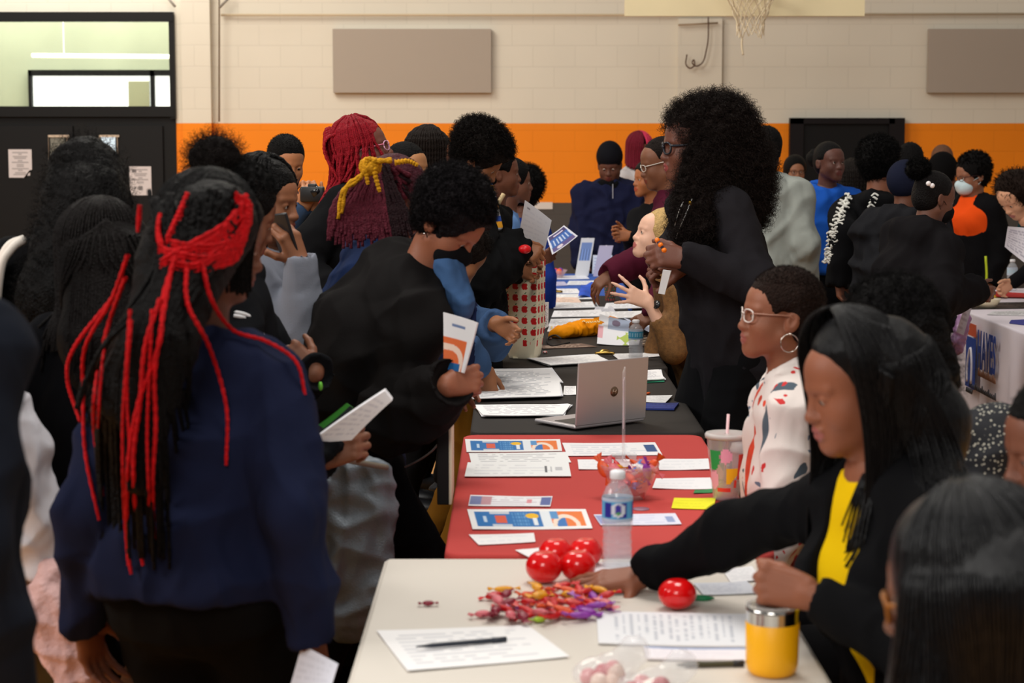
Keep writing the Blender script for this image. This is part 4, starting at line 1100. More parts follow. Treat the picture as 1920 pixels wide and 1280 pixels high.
# water bottles
def bottle(base, h, r, label, lab=(60, 130, 210), k=1, mark=True):
    root = thing('water_bottle', base, label, 'bottle')
    z = np.linspace(0, .74, 40); rr = r * (1 - .035 * (np.sin(z * 62) > .2)) ; rr = r * (1 - .05 * np.exp(-((z - .34) / .05) ** 2) - .06 * (.5 + .5 * np.sin(z * 90)) * (z < .40))
    pr = [(.0001, .012 * h), (r * .55, 0), (r * .95, .015 * h)] + [(a, (.03 + b * .95) * h) for a, b in zip(rr[1:], z[1:])]
    pr += [(r * .92, .77 * h), (r * .74, .83 * h), (r * .5, .875 * h), (r * .40, .90 * h), (r * .40, .935 * h)]
    V, Q = lathe(pr, 32, base); npmesh('shell', V, Q, mat('clear_plastic', (225, 228, 235), .06, alpha=.30, spec=1, coat=1), root)
    V, Q = lathe([(.0001, .02 * h), (r * .9, .03 * h), (r * .88, .5 * h), (r * .9, .62 * h), (.0001, .62 * h)], 24, base); npmesh('water', V, Q, mat('water', (210, 216, 226), .02, alpha=.14, spec=.5), root)
    V, Q = lathe([(r * .40 + .003, .915 * h), (r * .42 + .003, .92 * h), (r * .42 + .003, .985 * h), (r * .38, .998 * h), (.0001, h)], 24, base); npmesh('cap', V, Q, mat('white_cap', (236, 236, 240), .35), root)
    n = 48; zz = np.linspace(.50 * h, .735 * h, 20); a = np.arange(n) * math.tau / n
    V, Q = lathe([(r * 1.01, q) for q in zz], n, base)
    an = np.tile(a, 20); zn = np.repeat(np.linspace(0, 1, 20), n); u = ((an - math.radians(270) + math.pi) % math.tau - math.pi) / 1.3
    c = np.tile(np.array(lin((190, 205, 226))), (len(V), 1)); c[(zn > .14) & (zn < .86)] = lin(lab)
    if mark:
        c[(zn > .2) & (zn < .8) & (np.abs(np.sin(an * 3 + .6)) < .8)] = lin((44, 40, 150))
        c[(((u / .36) ** 2 + ((zn - .52) / .32) ** 2) < 1)] = lin((225, 232, 245))
        c[(((u / .17) ** 2 + ((zn - .56) / .18) ** 2) < 1)] = lin((70, 60, 170)); c[(((u / .12) ** 2 + ((zn - .36) / .07) ** 2) < 1)] = lin((90, 170, 90))
    else: c[(zn > .3) & (zn < .7) & (np.abs(np.sin(an * 9)) < .5)] = lin((170, 215, 235))
    npmesh('label_band', V, Q, mat('printed_sheet', (230, 230, 230), attr='paint'), root, col=c)
bottle(PZ(1157, 1066, ZT), .235, .036, 'clear water bottle with purple and blue label in front of the candy bowl', (96, 176, 224))
bottle(PZ(1192, 672, ZT), .18, .034, 'small clear water bottle with light blue label behind the laptop', (62, 156, 196), mark=False)
bottle(PZ(1897, 545, ZT), .21, .034, 'clear water bottle on the white cloth table at the right edge', (190, 205, 220), mark=False)
# red table
sheet([(872, 824), (1050, 824), (1054, 846), (875, 848)], 'blue and orange flyer at the far left corner of the red table', paint_flyer, name='flyer', cat='flyer', res=.0022)
sheet([(876, 955), (1098, 955), (1111, 991), (886, 993)], 'blue and orange flyer on the near half of the red table', paint_flyer, name='flyer', cat='flyer', res=.0022)
sheet([(1054, 831), (1228, 830), (1242, 853), (1064, 855)], 'white leaflet with navy corner mark behind the candy bowl', paint_doc((248, 246, 248), (222, 224, 230), 5, 4, bars=((.86, .2, .97, .75, (60, 90, 140)),)), name='leaflet', cat='leaflet')
sheet([(879, 850), (1061, 848), (1071, 867), (884, 870)], 'white form just below the far flyer on the red table', paint_doc((246, 246, 246), (190, 190, 194), 5, 5))
sheet([(877, 868), (1066, 867), (1071, 893), (871, 893)], 'white form overlapping the one behind it, left side of the red table', paint_doc((246, 246, 246), (228, 228, 230), 4, 6, bars=((.76, .25, .785, .75, (96, 96, 100)), (.81, .3, .83, .7, (180, 180, 184)), (.86, .35, .93, .6, (200, 200, 204)))), z=ZT + .002)
sheet([(1083, 862), (1180, 861), (1182, 879), (1085, 880)], 'white card strip left of the candy bowl', paint_doc((248, 247, 250), (240, 240, 244), 3, 2), name='card', cat='card')
sheet([(1232, 861), (1328, 860), (1332, 880), (1236, 881)], 'white card strip between the candy bowl and the plastic cup', paint_doc((248, 247, 250), (238, 238, 242), 3, 3), name='card', cat='card')
sheet([(1230, 897), (1334, 896), (1336, 917), (1223, 916)], 'white card strip right of the bowl and nearer than the other', paint_doc((248, 247, 250), (240, 240, 244), 3, 4), name='card', cat='card')
sheet([(1264, 934), (1342, 934), (1338, 955), (1259, 953)], 'bright yellow note under the reaching sleeve on the red table', paint_doc((238, 236, 40), (230, 226, 36), 3, 4), name='sticky_note', cat='note')
sheet([(1303, 919), (1340, 917), (1338, 923), (1300, 925)], 'green paper edge beside the base of the plastic cup', paint_doc((60, 140, 84), (60, 140, 84), 2, 1))
sheet([(882, 929), (1036, 931), (1032, 950), (878, 948)], 'narrow leaflet with blue printed ends between the two flyers', paint_doc((240, 240, 244), (214, 208, 216), 4, 9, bars=((0, .1, .15, .9, (120, 130, 176)), (.15, .1, .27, .9, (196, 150, 160)), (.87, .1, 1, .9, (96, 110, 166)), (.7, .3, .76, .7, (226, 150, 160)))), name='leaflet', cat='leaflet')
sheet([(879, 1003), (1001, 1000), (1004, 1016), (898, 1022)], 'pair of small white cards near the front edge of the red table', paint_doc((248, 246, 246), (238, 238, 240), 2, 9), name='card', cat='card')
sheet([(966, 1032), (1010, 1027), (1012, 1042), (990, 1044)], 'small white paper corner behind the red stress balls', paint_doc((248, 246, 246), (248, 246, 246), 2, 9), name='card', cat='card')
sheet([(1113, 965), (1266, 963), (1278, 983), (1126, 985)], 'pale blue card passing behind the near water bottle', paint_doc((226, 228, 244), (206, 210, 232), 4, 2, bars=((.84, .3, .95, .8, (150, 165, 205)), (0, .1, .2, .9, (150, 160, 205)))), name='card', cat='card')
V, Q = lathe([(.0001, .002), (.022, .002), (.023, 0)], 24, PZ(1202, 954, ZT)); tag(npmesh('round_sticker', V, Q, mat('sticker_grey', (150, 110, 130), .4)), 'small round printed sticker right of the near water bottle', 'sticker')
# candy bowl
cb = PZ(1180, 934, ZT); br = thing('candy_bowl', cb, 'clear plastic bowl of colourful wrapped sweets on the red table', 'bowl')
V, Q = lathe([(.0001, .004), (.040, .0), (.044, .01), (.062, .045), (.080, .085), (.084, .098), (.080, .098), (.076, .085), (.058, .046), (.038, .012), (.0001, .010)], 32, cb)
npmesh('shell', V, Q, mat('bowl_glass', (240, 200, 204), .06, alpha=.3, spec=.9, coat=.5), br)
cols = ['orange', 'purple', 'blue', 'red', 'yellow', 'pink', 'silver']
for k in range(34):
    a = rs.rand() * 6.28; lv = k // 9; rr = (.018 + .016 * lv) * (.5 + .5 * rs.rand()); colr = cols[k % 7]
    candy(cb + Vector((rr * math.cos(a), rr * math.sin(a), .016 + .022 * lv)), rs.rand() * 6.28, colr, colr + ' wrapped sweet in the clear bowl on the red table', colr + ' sweets in the clear bowl', ((rs.rand() - .5) * 1.6, (rs.rand() - .5) * 1.6), 1.15, rs.randint(2))
for k, (dx, dy, colr) in enumerate(((-.068, 0, 'orange'), (.066, .01, 'orange'), (-.04, -.04, 'pink'), (.035, -.045, 'purple'))):
    candy(cb + Vector((dx, dy, .082)), rs.rand() * 6, colr, '%s wrapper standing up at the rim of the clear bowl' % colr if k > 1 else 'orange wrapper sticking up at the %s rim of the clear bowl' % ('left', 'right')[k], None, (1.1, .9), 1.7, 0)
# acrylic sign holder seen almost edge on
s0, s1 = PZ(1168, 866, ZT), PZ(1174, 838, ZT); sr = thing('sign_holder', s0, 'clear acrylic sign stand seen edge on behind the candy bowl', 'sign holder')
d = (s1 - s0).normalized(); ang = math.atan2(d.y, d.x); Rz = np.array(Matrix.Rotation(ang, 3, 'Z'))
mid = s0 + d * .05
V, Q = box((mid.x, mid.y, ZT + .145), (.15, .005, .28), Rz); npmesh('acrylic_sheet', V, Q, mat('acrylic', (240, 236, 240), .05, alpha=.28, spec=.9), sr, smooth=False)
V, Q = box((mid.x, mid.y, ZT + .004), (.15, .08, .004), Rz); npmesh('foot', V, Q, mat('acrylic', (240, 236, 240)), sr, smooth=False)
V, Q = box((mid.x, mid.y - .0035, ZT + .18), (.10, .0015, .15), Rz); npmesh('insert', V, Q, mat('insert_paper', (232, 224, 232), .6), sr, smooth=False)
# drinks
def plastic_cup(base, h, r0, r1, label):
    root = thing('plastic_cup', base, label, 'cup')
    V, Q = lathe([(.0001, .003), (r0, .0), (r0 + .001, .004), (r1, h - .004), (r1 + .003, h), (r1 - .001, h), (r0 - .001, .006), (.0001, .006)], 40, base)
    npmesh('shell', V, Q, mat('clear_plastic', (250, 252, 255)), root)
    V, Q = lathe([(r1 - .01, h - .002), (r1 + .004, h - .004), (r1 + .0055, h + .004), (r1 + .002, h + .010), (r1 - .012, h + .008), (.006, h + .008)], 40, base)
    npmesh('lid', V, Q, mat('frosted_lid', (226, 220, 216), .3, trans=.35, ior=1.2), root)
    n = 60; hh = np.linspace(.15, .93, 26); V, Q = lathe([((r0 + (r1 - r0) * q) + .0008, q * h) for q in hh], n, base)
    C = V[Q].mean(1); an = np.degrees(np.arctan2(C[:, 1] - base.y, C[:, 0] - base.x)) % 360; zz = (C[:, 2] - base.z) / h
    Q1 = []; mi = []
    for (a0, z0, sa, sz, k, sh_) in ((225, .62, 20, .17, 0, 1), (214, .34, 22, .16, 1, 0), (262, .72, 20, .12, 1, 0), (285, .40, 20, .11, 2, 1), (300, .27, 9, .06, 3, 0), (318, .55, 12, .2, 3, 1), (180, .5, 14, .2, 3, 0), (255, .15, 30, .05, 3, 1)):
        dA = (an - a0 + 180) % 360 - 180
        m_ = (np.abs(dA) < sa) & (np.abs(zz - z0) < sz) & ((dA / sa - (zz - z0) / sz) < .8) if sh_ else ((dA / sa) ** 2 + ((zz - z0) / sz) ** 2 < 1)
        Q1.append(Q[m_]); mi += [k] * int(m_.sum())
    npmesh('printed_pattern', V, np.concatenate(Q1), [mat('print_green', (40, 150, 76), .5), mat('print_pink', (236, 160, 190), .5), mat('print_yellow', (246, 186, 20), .5), mat('print_red', (226, 60, 50), .5)], root, mi)
    V, Q = lathe([(.0001, .01), (r0 - .002, .01), (r0 + .004, h * .28), (.0001, h * .28)], 32, base); npmesh('drink', V, Q, mat('drink_amber', (226, 180, 130), .1, alpha=.5), root)
    a = base + Vector((-.006, 0, .02)); b = base + Vector((.004, .0, h + .062)); V, Q = tubes(np.array([a, b]), .0042, 10); npmesh('straw', V, Q, mat('straw_pink', (240, 200, 204), .35), root)
plastic_cup(PZ(1361, 935, ZT), .178, .036, .056, 'clear plastic iced drink cup with bright printed shapes and pink straw')
c2 = PZ(1394, 906, ZT); cr = thing('paper_cup', c2, 'red paper cup with white lid behind the plastic drink cup', 'cup')
V, Q = lathe([(.0001, 0), (.028, 0), (.038, .095), (.0385, .1)], 28, c2); npmesh('cup', V, Q, mat('cup_red', (190, 36, 42), .5), cr)
V, Q = lathe([(.040, .096), (.041, .104), (.037, .11), (.036, .118), (.0001, .116)], 28, c2); npmesh('lid', V, Q, mat('white_lid', (236, 232, 230), .4), cr)
# black table with laptop
A, B = PZ(1078, 806, ZT + .004), PZ(1199, 791, ZT + .004); hx = (B - A).normalized(); bx = Vector((-hx.y, hx.x, 0))
lp_ = thing('laptop', A, 'open silver laptop with round badge on its lid, back turned to the camera', 'laptop')
Wd, Dp = .325, .225; al = mat('brushed_aluminium', (196, 190, 192), .38, metal=.55, spec=.4)
Rl = np.array([[hx.x, bx.x, 0], [hx.y, bx.y, 0], [0, 0, 1]])
V, Q = box((0, 0, 0), (Wd, Dp, .012), bevel=.006); V = V @ Rl.T + np.array(A + hx * Wd / 2 + bx * Dp / 2 + Vector((0, 0, .008))); npmesh('base', V, Q, al, lp_, smooth=False)
V, Q = box((0, 0, 0), (Wd * .86, Dp * .5, .001)); V = V @ Rl.T + np.array(A + hx * Wd / 2 + bx * Dp * .36 + Vector((0, 0, .0150))); npmesh('keyboard', V, Q, mat('keyboard_grey', (70, 66, 62), .5), lp_, smooth=False)
tl = math.radians(4); up_ = Vector((0, 0, 1)) * math.cos(tl) - bx * math.sin(tl)
Rs = np.array([[hx.x, up_.x, -hx.cross(up_).x * -1], [hx.y, up_.y, hx.cross(up_).y], [hx.z, up_.z, hx.cross(up_).z]])
nn = hx.cross(up_); Rs = np.array([[hx[i], up_[i], nn[i]] for i in range(3)])
V, Q = box((0, 0, 0), (Wd, .222, .007), bevel=.0034); V = V @ Rs.T + np.array(A + hx * Wd / 2 + up_ * .124); ld = npmesh('lid', V, Q, al, lp_, smooth=False)
V, Q = box((0, 0, 0), (Wd * .94, .2, .001)); V = V @ Rs.T + np.array(A + hx * Wd / 2 + up_ * .124 - nn * .0042); npmesh('screen', V, Q, mat('screen_dark', (24, 26, 30), .2), lp_, smooth=False)
cc = A + hx * Wd * .52 + up_ * .122 + nn * .0036
V, Q = lathe([(.0001, .0006), (.0175, .0006), (.018, 0)], 28); V = V @ Rs.T + np.array(cc); npmesh('badge', V, Q, mat('badge_bronze', (128, 104, 84), .25, metal=.6), lp_)
V, Q, _ = merge([tubes(np.array([(-.004, .008, .0012), (-.009, -.006, .0012)]), .001, 4), tubes(np.array([(.009, .006, .0012), (.004, -.008, .0012)]), .001, 4), tubes(np.array([(-.006, 0, .0012), (-.001, 0, .0012)]), .001, 4), tubes(np.array([(.001, 0, .0012), (.007, 0, .0012)]), .001, 4)])
npmesh('badge_mark', V @ Rs.T + np.array(cc), Q, mat('badge_light', (190, 170, 150), .3), lp_)
def stack(px, label, n=4, z=ZT, seed=0, **k):
    r_ = np.random.RandomState(seed)
    for i in range(n):
        j = r_.randint(-4, 5, (4, 2)) * (1 if i < n - 1 else 0)
        sheet([(x + a, y + b * .5) for (x, y), (a, b) in zip(px, j)], ('topmost ' if i == n - 1 else 'lowest ' if i == 0 else 'upper middle ' if i == n - 2 and n > 3 else 'middle ') + label, paint_doc((246, 244, 244), (190, 190, 196), 9, seed + i) if i == n - 1 else paint_doc((238, 238, 242), (238, 238, 242), 2, 1), z=z + i * .0035, th=.003, wave=.0018, group=k.get('group'))
stack([(922, 694), (1032, 692), (1054, 716), (918, 724)], 'white printed sheet in the far stack under the denim sleeve', 4, seed=1, group='far stack of printed sheets on the black table')
stack([(900, 724), (1048, 712), (1052, 742), (886, 748)], 'white printed sheet in the stack under the planted hand', 4, seed=2, group='stack of printed sheets under the planted hand')
stack([(888, 760), (1070, 758), (1056, 778), (906, 779)], 'white sheet in the low stack left of the laptop', 3, seed=3, group='low stack left of the laptop')
sheet([(1058, 724), (1080, 724), (1080, 740), (1056, 740)], 'small white card just left of the laptop lid', name='card', cat='card')
stack([(1196, 694), (1236, 694), (1246, 710), (1196, 714)], 'white sheet in the small stack right of the laptop', 3, seed=4, group='small stack right of the laptop')
sheet([(1196, 712), (1244, 711), (1246, 716), (1196, 718)], 'green folder edge under the stack right of the laptop', paint_doc((30, 130, 96), (30, 130, 96), 2, 1), name='folder', cat='folder')
sheet([(1200, 742), (1261, 741), (1248, 755), (1200, 753)], 'white leaflet resting on the blue folder right of the laptop', z=ZT + .006, name='leaflet', cat='leaflet')
sheet([(1196, 756), (1273, 755), (1264, 767), (1196, 765)], 'blue folder right of the laptop', paint_doc((36, 50, 120), (50, 70, 150), 3, 1), th=.006, name='folder', cat='folder')
pen((1196, 743), (1217, 737), (226, 96, 30), 'orange pen right of the laptop')
# next black table
stack([(990, 672), (1120, 666), (1140, 678), (1032, 685)], 'white sheet in the stack behind the laptop screen', 3, seed=6, group='stack behind the laptop screen')
pen((1048, 684), (1078, 681), (70, 50, 160), 'purple pen in front of the stack behind the laptop')
sheet([(1146, 664), (1240, 660), (1238, 668), (1160, 674)], 'white sheet beside the small water bottle', z=ZT + .001)
def clip(px, py, label, s=1.0, rgb=(150, 120, 60)):
    c = PZ(px, py, ZT + .012); r = thing('clipboard_clip', c, label, 'clip')
    f = Field(.0035 * s); f.cap(c - Vector((.045 * s, 0, 0)), c + Vector((.045 * s, 0, 0)), .008 * s, .008 * s, k=.01); f.ell(c + Vector((0, .012, .008)), (.026 * s, .012 * s, .012 * s), k=.015)
    V, Q = f.mesh(); npmesh('spring_clip', V, Q, mat('brass_%d' % rgb[0], rgb, .25, metal=.9), r); return r
clip(1134, 662, 'brass clip lying by the small water bottle', .9)
clip(1034, 547, 'brass clip on the board at the near end of the blue table', 1.4)
# orange drawstring bag
ob = PZ(1080, 632, ZT); orr = thing('drawstring_bag', ob, 'orange drawstring bag lying in front of the magazine', 'bag')
f = Field(.006)
for (x, y, h, r, q) in ((1062, 634, .03, .05, 1.3), (1085, 630, .032, .062, 1.3), (1108, 628, .035, .06, 1.3), (1130, 622, .03, .05, 1.2), (1046, 634, .02, .032, 1.2), (1150, 618, .025, .055, 1.4), (1138, 620, .03, .05, 1.4)):
    c = PZ(x, y, ZT); f.ell(c + Vector((0, .03, h * .9)), (r * q, r * 1.3, h * 1.2), k=.05)
V, Q = f.mesh(); V = folds(V, Q, .006, 9, 2); V[:, 2] = np.maximum(V[:, 2], ZT + .002)
npmesh('sack', V, Q, cloth((244, 150, 12), .6), orr)
V, Q = tubes(curve([PZ(1052, 634, ZT + .03), PZ(1040, 628, ZT + .02), PZ(1026, 636, ZT + .01), PZ(1035, 648, ZT + .004), PZ(1068, 642, ZT + .005)], 24), .004, 6); npmesh('drawstring', V, Q, mat('cord_black', (26, 22, 22), .8), orr)
V, Q, _ = merge([tubes(curve([PZ(x, 601 + (x % 5), ZT + .078) for x in (1092 + k * 7, 1095 + k * 7, 1097 + k * 7)], 4), .003, 4) for k in range(5)]); npmesh('printed_mark', V, Q, mat('mark_cream', (250, 226, 170), .7), orr)
def paint_mag(u, v):
    c = np.tile(np.array(lin((232, 232, 238))), (len(u), 1)); c[(v < .45) & (u > .22)] = lin((160, 172, 196)); c[(v > .5) & (u > .45) & (u < .92) & (np.sin(u * 21) + np.cos(v * 17) > -.1)] = lin((176, 196, 92))
    c[(u < .12) & (v > .4) & (v < .8)] = lin((226, 170, 180)); c[(((u - .4) / .1) ** 2 + ((v - .2) / .12) ** 2) < 1] = lin((110, 96, 120)); return c
o = quadmesh([PZ(1124, 608, ZT + .03) + Vector((0, .0, .05)), PZ(1206, 618, ZT + .02) + Vector((0, 0, .03)), PZ(1198, 648, ZT + .003), PZ(1119, 646, ZT + .003)], paint_mag, curl=.006, name='magazine'); tag(o, 'glossy magazine with green picture leaning against the orange bag', 'magazine')
sheet([(1168, 596), (1232, 614), (1232, 630), (1196, 612)], 'pale leaflet held down by the dark hand near the blazer', paint_doc((206, 212, 232), (170, 180, 210), 5, 3), z=ZT + .03)
sheet([(1190, 628), (1234, 622), (1236, 642), (1204, 650)], 'dark brown printed booklet right of the small bottle', paint_doc((74, 56, 46), (170, 150, 130), 4, 3), name='booklet', cat='booklet')
sheet([(1012, 648), (1090, 644), (1120, 650), (1018, 654)], 'brown printed strip in front of the orange bag', paint_doc((120, 96, 84), (214, 190, 170), 4, 3), name='leaflet', cat='leaflet')
for k, (x, y) in enumerate(((1030, 634), (1010, 657), (1022, 660))):
    c = PZ(x, y, ZT + .006); f = Field(.003); f.ell(c, (.012, .012, .006), k=.01); V, Q = f.mesh()
    C = V[Q].mean(1); an = np.arctan2(C[:, 1] - c.y, C[:, 0] - c.x); o = npmesh('peppermint', V, Q, [mat('mint_white', (240, 226, 224), .3), mat('mint_red', (206, 40, 50), .3)], None, (np.sin(an * 5) > .2).astype(int)); tag(o, ('striped peppermint beside the black drawstring', 'striped peppermint nearest the apple print tote', 'striped peppermint in front of the brown strip')[k], 'candy')
rows = [((1030, 604), (1120, 602), 'white sheet behind the left end of the orange bag', (246, 244, 246)), ((1036, 588), (1128, 586), 'white sheet one row behind the orange bag', (240, 238, 242)),
        ((1126, 590), (1212, 588), 'white sheet behind the magazine', (244, 242, 244)), ((1040, 572), (1118, 570), 'white clipboard form with dark edge in the middle rows', (244, 244, 248)),
        ((1134, 573), (1200, 571), 'white form under the pale gesturing hand', (236, 236, 242)), ((1028, 556), (1110, 555), 'white leaflet row near the start of the blue cloth', (248, 248, 250)),
        ((1024, 562), (1085, 562), 'peach toned leaflet at the left table edge', (236, 206, 190)), ((1114, 580), (1150, 580), 'small grey card left of the gesturing hand', (200, 200, 210)),
        ((1030, 545), (1084, 545), 'white board on the blue cloth under the brass clip', (240, 240, 246)), ((1088, 548), (1112, 548), 'small white card on the blue cloth near the cup', (236, 240, 250)),
        ((1018, 532), (1060, 531), 'lilac leaflet at the left edge of the blue cloth', (190, 188, 220)), ((1064, 530), (1118, 529), 'white leaflet in front of the display cards', (232, 236, 246)),
        ((1040, 520), (1100, 519), 'thin white leaflet just behind the bowl on blue cloth', (226, 230, 244)), ((1028, 614), (1062, 613), 'white flyer with yellow square left of the orange bag', (240, 236, 236))]
for k, (a, b, lb, col) in enumerate(rows):
    d = (a[1] - 500) * .075 + 4
    sheet([(a[0] + 3, a[1] - d * .5), (b[0] - 2, b[1] - d * .5), (b[0] + 5, b[1] + d * .6), (a[0] - 2, a[1] + d * .6)], lb, paint_doc(col, tuple(int(c * .82) for c in col), 4, k, bars=((.12, .3, .2, .7, (240, 200, 60)), (.3, .3, .6, .6, (214, 140, 150))) if 'yellow' in lb else (((.93, 0, 1, 1, (60, 60, 70)),) if 'dark edge' in lb else ())), res=.006, name='leaflet' if 'leaf' in lb else 'paper', cat='leaflet' if 'leaf' in lb else 'paper', th=.004)
# blue table
bb = PZ(1036, 521, ZT); br = thing('treat_bowl', bb, 'clear bowl of orange and purple treats on the blue cloth', 'bowl')
V, Q = lathe([(.0001, 0), (.07, 0), (.11, .06), (.108, .06), (.066, .006), (.0001, .006)], 28, bb); npmesh('shell', V, Q, mat('bowl_glass', (250, 226, 228)), br)
for k in range(14):
    a = rs.rand() * 6.28; rr = .065 * math.sqrt(rs.rand()); f = Field(.006); f.ell(bb + Vector((rr * math.cos(a), rr * math.sin(a), .035 + .02 * rs.rand())), .022, k=.01); V, Q = f.mesh()
    cn = ('orange', 'purple', 'red')[k % 3]; tag(npmesh('treat', V, Q, mat('treat_' + cn, {'orange': (238, 96, 30), 'purple': (120, 60, 170), 'red': (206, 40, 40)}[cn], .3)), cn + ' round treat in the clear bowl on the blue cloth', 'treat', cn + ' treats in the clear bowl')
def stand_card(x0, y0, x1, y1, lean_px, Yb, label, fn, back=True):
    a, b = P(x0, y1, Yb), P(x1, y1, Yb); a.z = b.z = ZT + .004
    c = P(x1 + lean_px, y0, Yb + .05); d = P(x0 + lean_px, y0, Yb + .05)
    root = thing('display_card', (a + b) / 2, label, 'display card')
    quadmesh([d, c, b, a], fn, th=.004, name='card', parent=root, res=.006)
    m = (c + d) / 2; V, Q = tubes(np.array([m, Vector((m.x + .01, m.y + .12, ZT + .003))]), .004, 6); npmesh('prop_stand', V, Q, mat('insert_paper', (232, 224, 232)), root)
stand_card(1078, 446, 1103, 512, 12, 13.9, 'standing card with blue town picture on the blue table', lambda u, v: np.where(((u > .1) & (u < .9) & (v > .12) & (v < .6))[:, None], np.array(lin((110, 136, 190))) * (1 + .5 * np.sin(u * 30)[:, None] * (v[:, None] > .3)), np.array(lin((206, 208, 214)))))
stand_card(1112, 460, 1138, 512, 12, 13.85, 'plain lavender card standing before the navy coat', lambda u, v: np.tile(np.array(lin((176, 172, 200))), (len(u), 1)))
stand_card(1110, 478, 1146, 512, 2, 14.1, 'low white card stand behind the lavender card', paint_doc((206, 216, 236), (150, 170, 210), 5, 4))
cu = PZ(1144, 563, ZT); cr = thing('paper_cup', cu, 'festive green and red paper cup under the reaching maroon arm', 'cup')
V, Q = lathe([(.0001, 0), (.030, 0), (.043, .115)], 36, cu); C = V[Q].mean(1); an = np.arctan2(C[:, 1] - cu.y, C[:, 0] - cu.x)
V, Q = lathe([(.030 + .013 * t, .115 * t) for t in np.linspace(0, 1, 16)], 48, cu); C = V[Q].mean(1); an = np.arctan2(C[:, 1] - cu.y, C[:, 0] - cu.x); zz = (C[:, 2] - cu.z) / .115
npmesh('cup', V, Q, [mat('cup_green', (30, 96, 74), .5), mat('cup_rose', (210, 60, 80), .5), mat('cup_pale', (206, 214, 206), .5)], cr, np.where((np.sin(an * 12) * np.sin(zz * 22)) > .45, 1, np.where(np.abs(np.sin(an * 8)) < .15, 2, 0)))
V, Q = lathe([(.044, .113), (.045, .121), (.04, .126), (.0001, .124)], 28, cu); npmesh('lid', V, Q, mat('white_lid', (236, 232, 230)), cr)
sheet([(1090, 536), (1112, 534), (1118, 558), (1084, 560)], 'bright blue folded cloth beside the brass clip', paint_doc((20, 84, 206), (16, 70, 190), 2, 3), wave=.012, name='folded_cloth', cat='cloth')
# apple print tote standing on the table
def apple(u, v):
    """rows of bitten red apples with green leaves, in cell units"""
    cx = .052; cy = .052; r = np.floor(v / cy); fx = (u / cx + .5 * (r % 2) * 0) % 1 - .5; fy = (v / cy) % 1 - .5
    x, y = fx * 1.0, fy * 1.0
    b = (((x + .10) / .24) ** 2 + ((y + .06) / .29) ** 2 < 1) | (((x - .10) / .24) ** 2 + ((y + .06) / .29) ** 2 < 1)
    b &= ~(((x - .36) ** 2 + (y + .04) ** 2) < .13 ** 2); b &= ~((x ** 2 + (y - .27) ** 2) < .07 ** 2)
    lf = (((x - .06) * .8 + (y - .36) * .6) / .13) ** 2 + ((-(x - .06) * .6 + (y - .36) * .8) / .045) ** 2 < 1
    return np.where(b, 1, np.where(lf, 2, 0))
def tote():
    Yb = 8.62; a = P(946, 668, Yb); z0, h = ZT + .001, .455
    root = thing('tote_bag', (a.x + .09, Yb + .05, z0), 'cream tote bag printed with rows of bitten red apples', 'tote bag')
    # outline corners from left: side panel then front panel, seen at an angle
    xs = [P(944, 600, Yb).x, P(1006, 600, Yb - .02).x, P(1022, 600, Yb + .12).x]
    bl = Vector((xs[0], Yb + .06, z0)); bm = Vector((xs[1], Yb - .05, z0)); brr = Vector((xs[2], Yb + .09, z0)); bk = bl + (brr - bm)
    cor = [bl, bm, brr, bk]; V, cell, n = [], [], 64; m = 150
    per = []; L = 0; seg = []
    for i in range(4):
        p0, p1 = cor[i], cor[(i + 1) % 4]; k = max(6, int((p1 - p0).length / .003)); 
        for j in range(k): per.append((p0 + (p1 - p0) * j / k, L + (p1 - p0).length * j / k))
        L += (p1 - p0).length
    K = len(per); ctr = sum((c for c in cor), Vector()) / 4
    for r in range(m + 1):
        t = r / m; z = z0 + h * t; s = .70 + .30 * min(1, t * 2.8) ** .6
        for q, l in per:
            w = .004 * math.sin(l * 40 + t * 7) * t; d = (q - ctr); V.append((ctr.x + d.x * s * (1 + w * 4), ctr.y + d.y * s, z + (.004 * math.sin(l * 30) if t > .9 else 0)))
    V = np.array(V); Q = []
    i = np.arange(m)[:, None] * K; j = np.arange(K)[None]; j2 = (j + 1) % K
    Q = np.stack([i + j, i + j2, i + K + j2, i + K + j], -1).reshape(-1, 4)
    ll = np.array([l for _, l in per]); Lc = ll[(np.arange(m * K)) % K]; tc = (np.arange(m * K) // K + .5) / m * h
    mi = apple(Lc + .012, tc); mi[tc < .055] = 0; mi[(tc < .09) & (np.sin(Lc * 60) < .2)] = 0
    mats = [mat('tote_canvas', (238, 228, 200), .85, .2, 500), mat('apple_red', (204, 22, 26), .7), mat('leaf_print', (36, 116, 74), .7)]
    npmesh('sack', V, Q, mats, root, mi, smooth=False)
    f = Field(.006)
    # folded base
    V2, Q2 = box((ctr.x, ctr.y, z0 + .004), ((xs[2] - xs[0]) * .55, .08, .006)); npmesh('base', V2, Q2, mats[0], root, smooth=False)
    f = P(1024, 620, Yb + .14)
    o = quadmesh([P(1018, 566, Yb + .12), P(1029, 566, Yb + .15), P(1028, 612, Yb + .15), P(1018, 618, Yb + .12)], paint_doc((240, 234, 230), (96, 30, 40), 14, 4, rot=False, dens=.6), name='side_label', parent=root, res=.002)
tote()
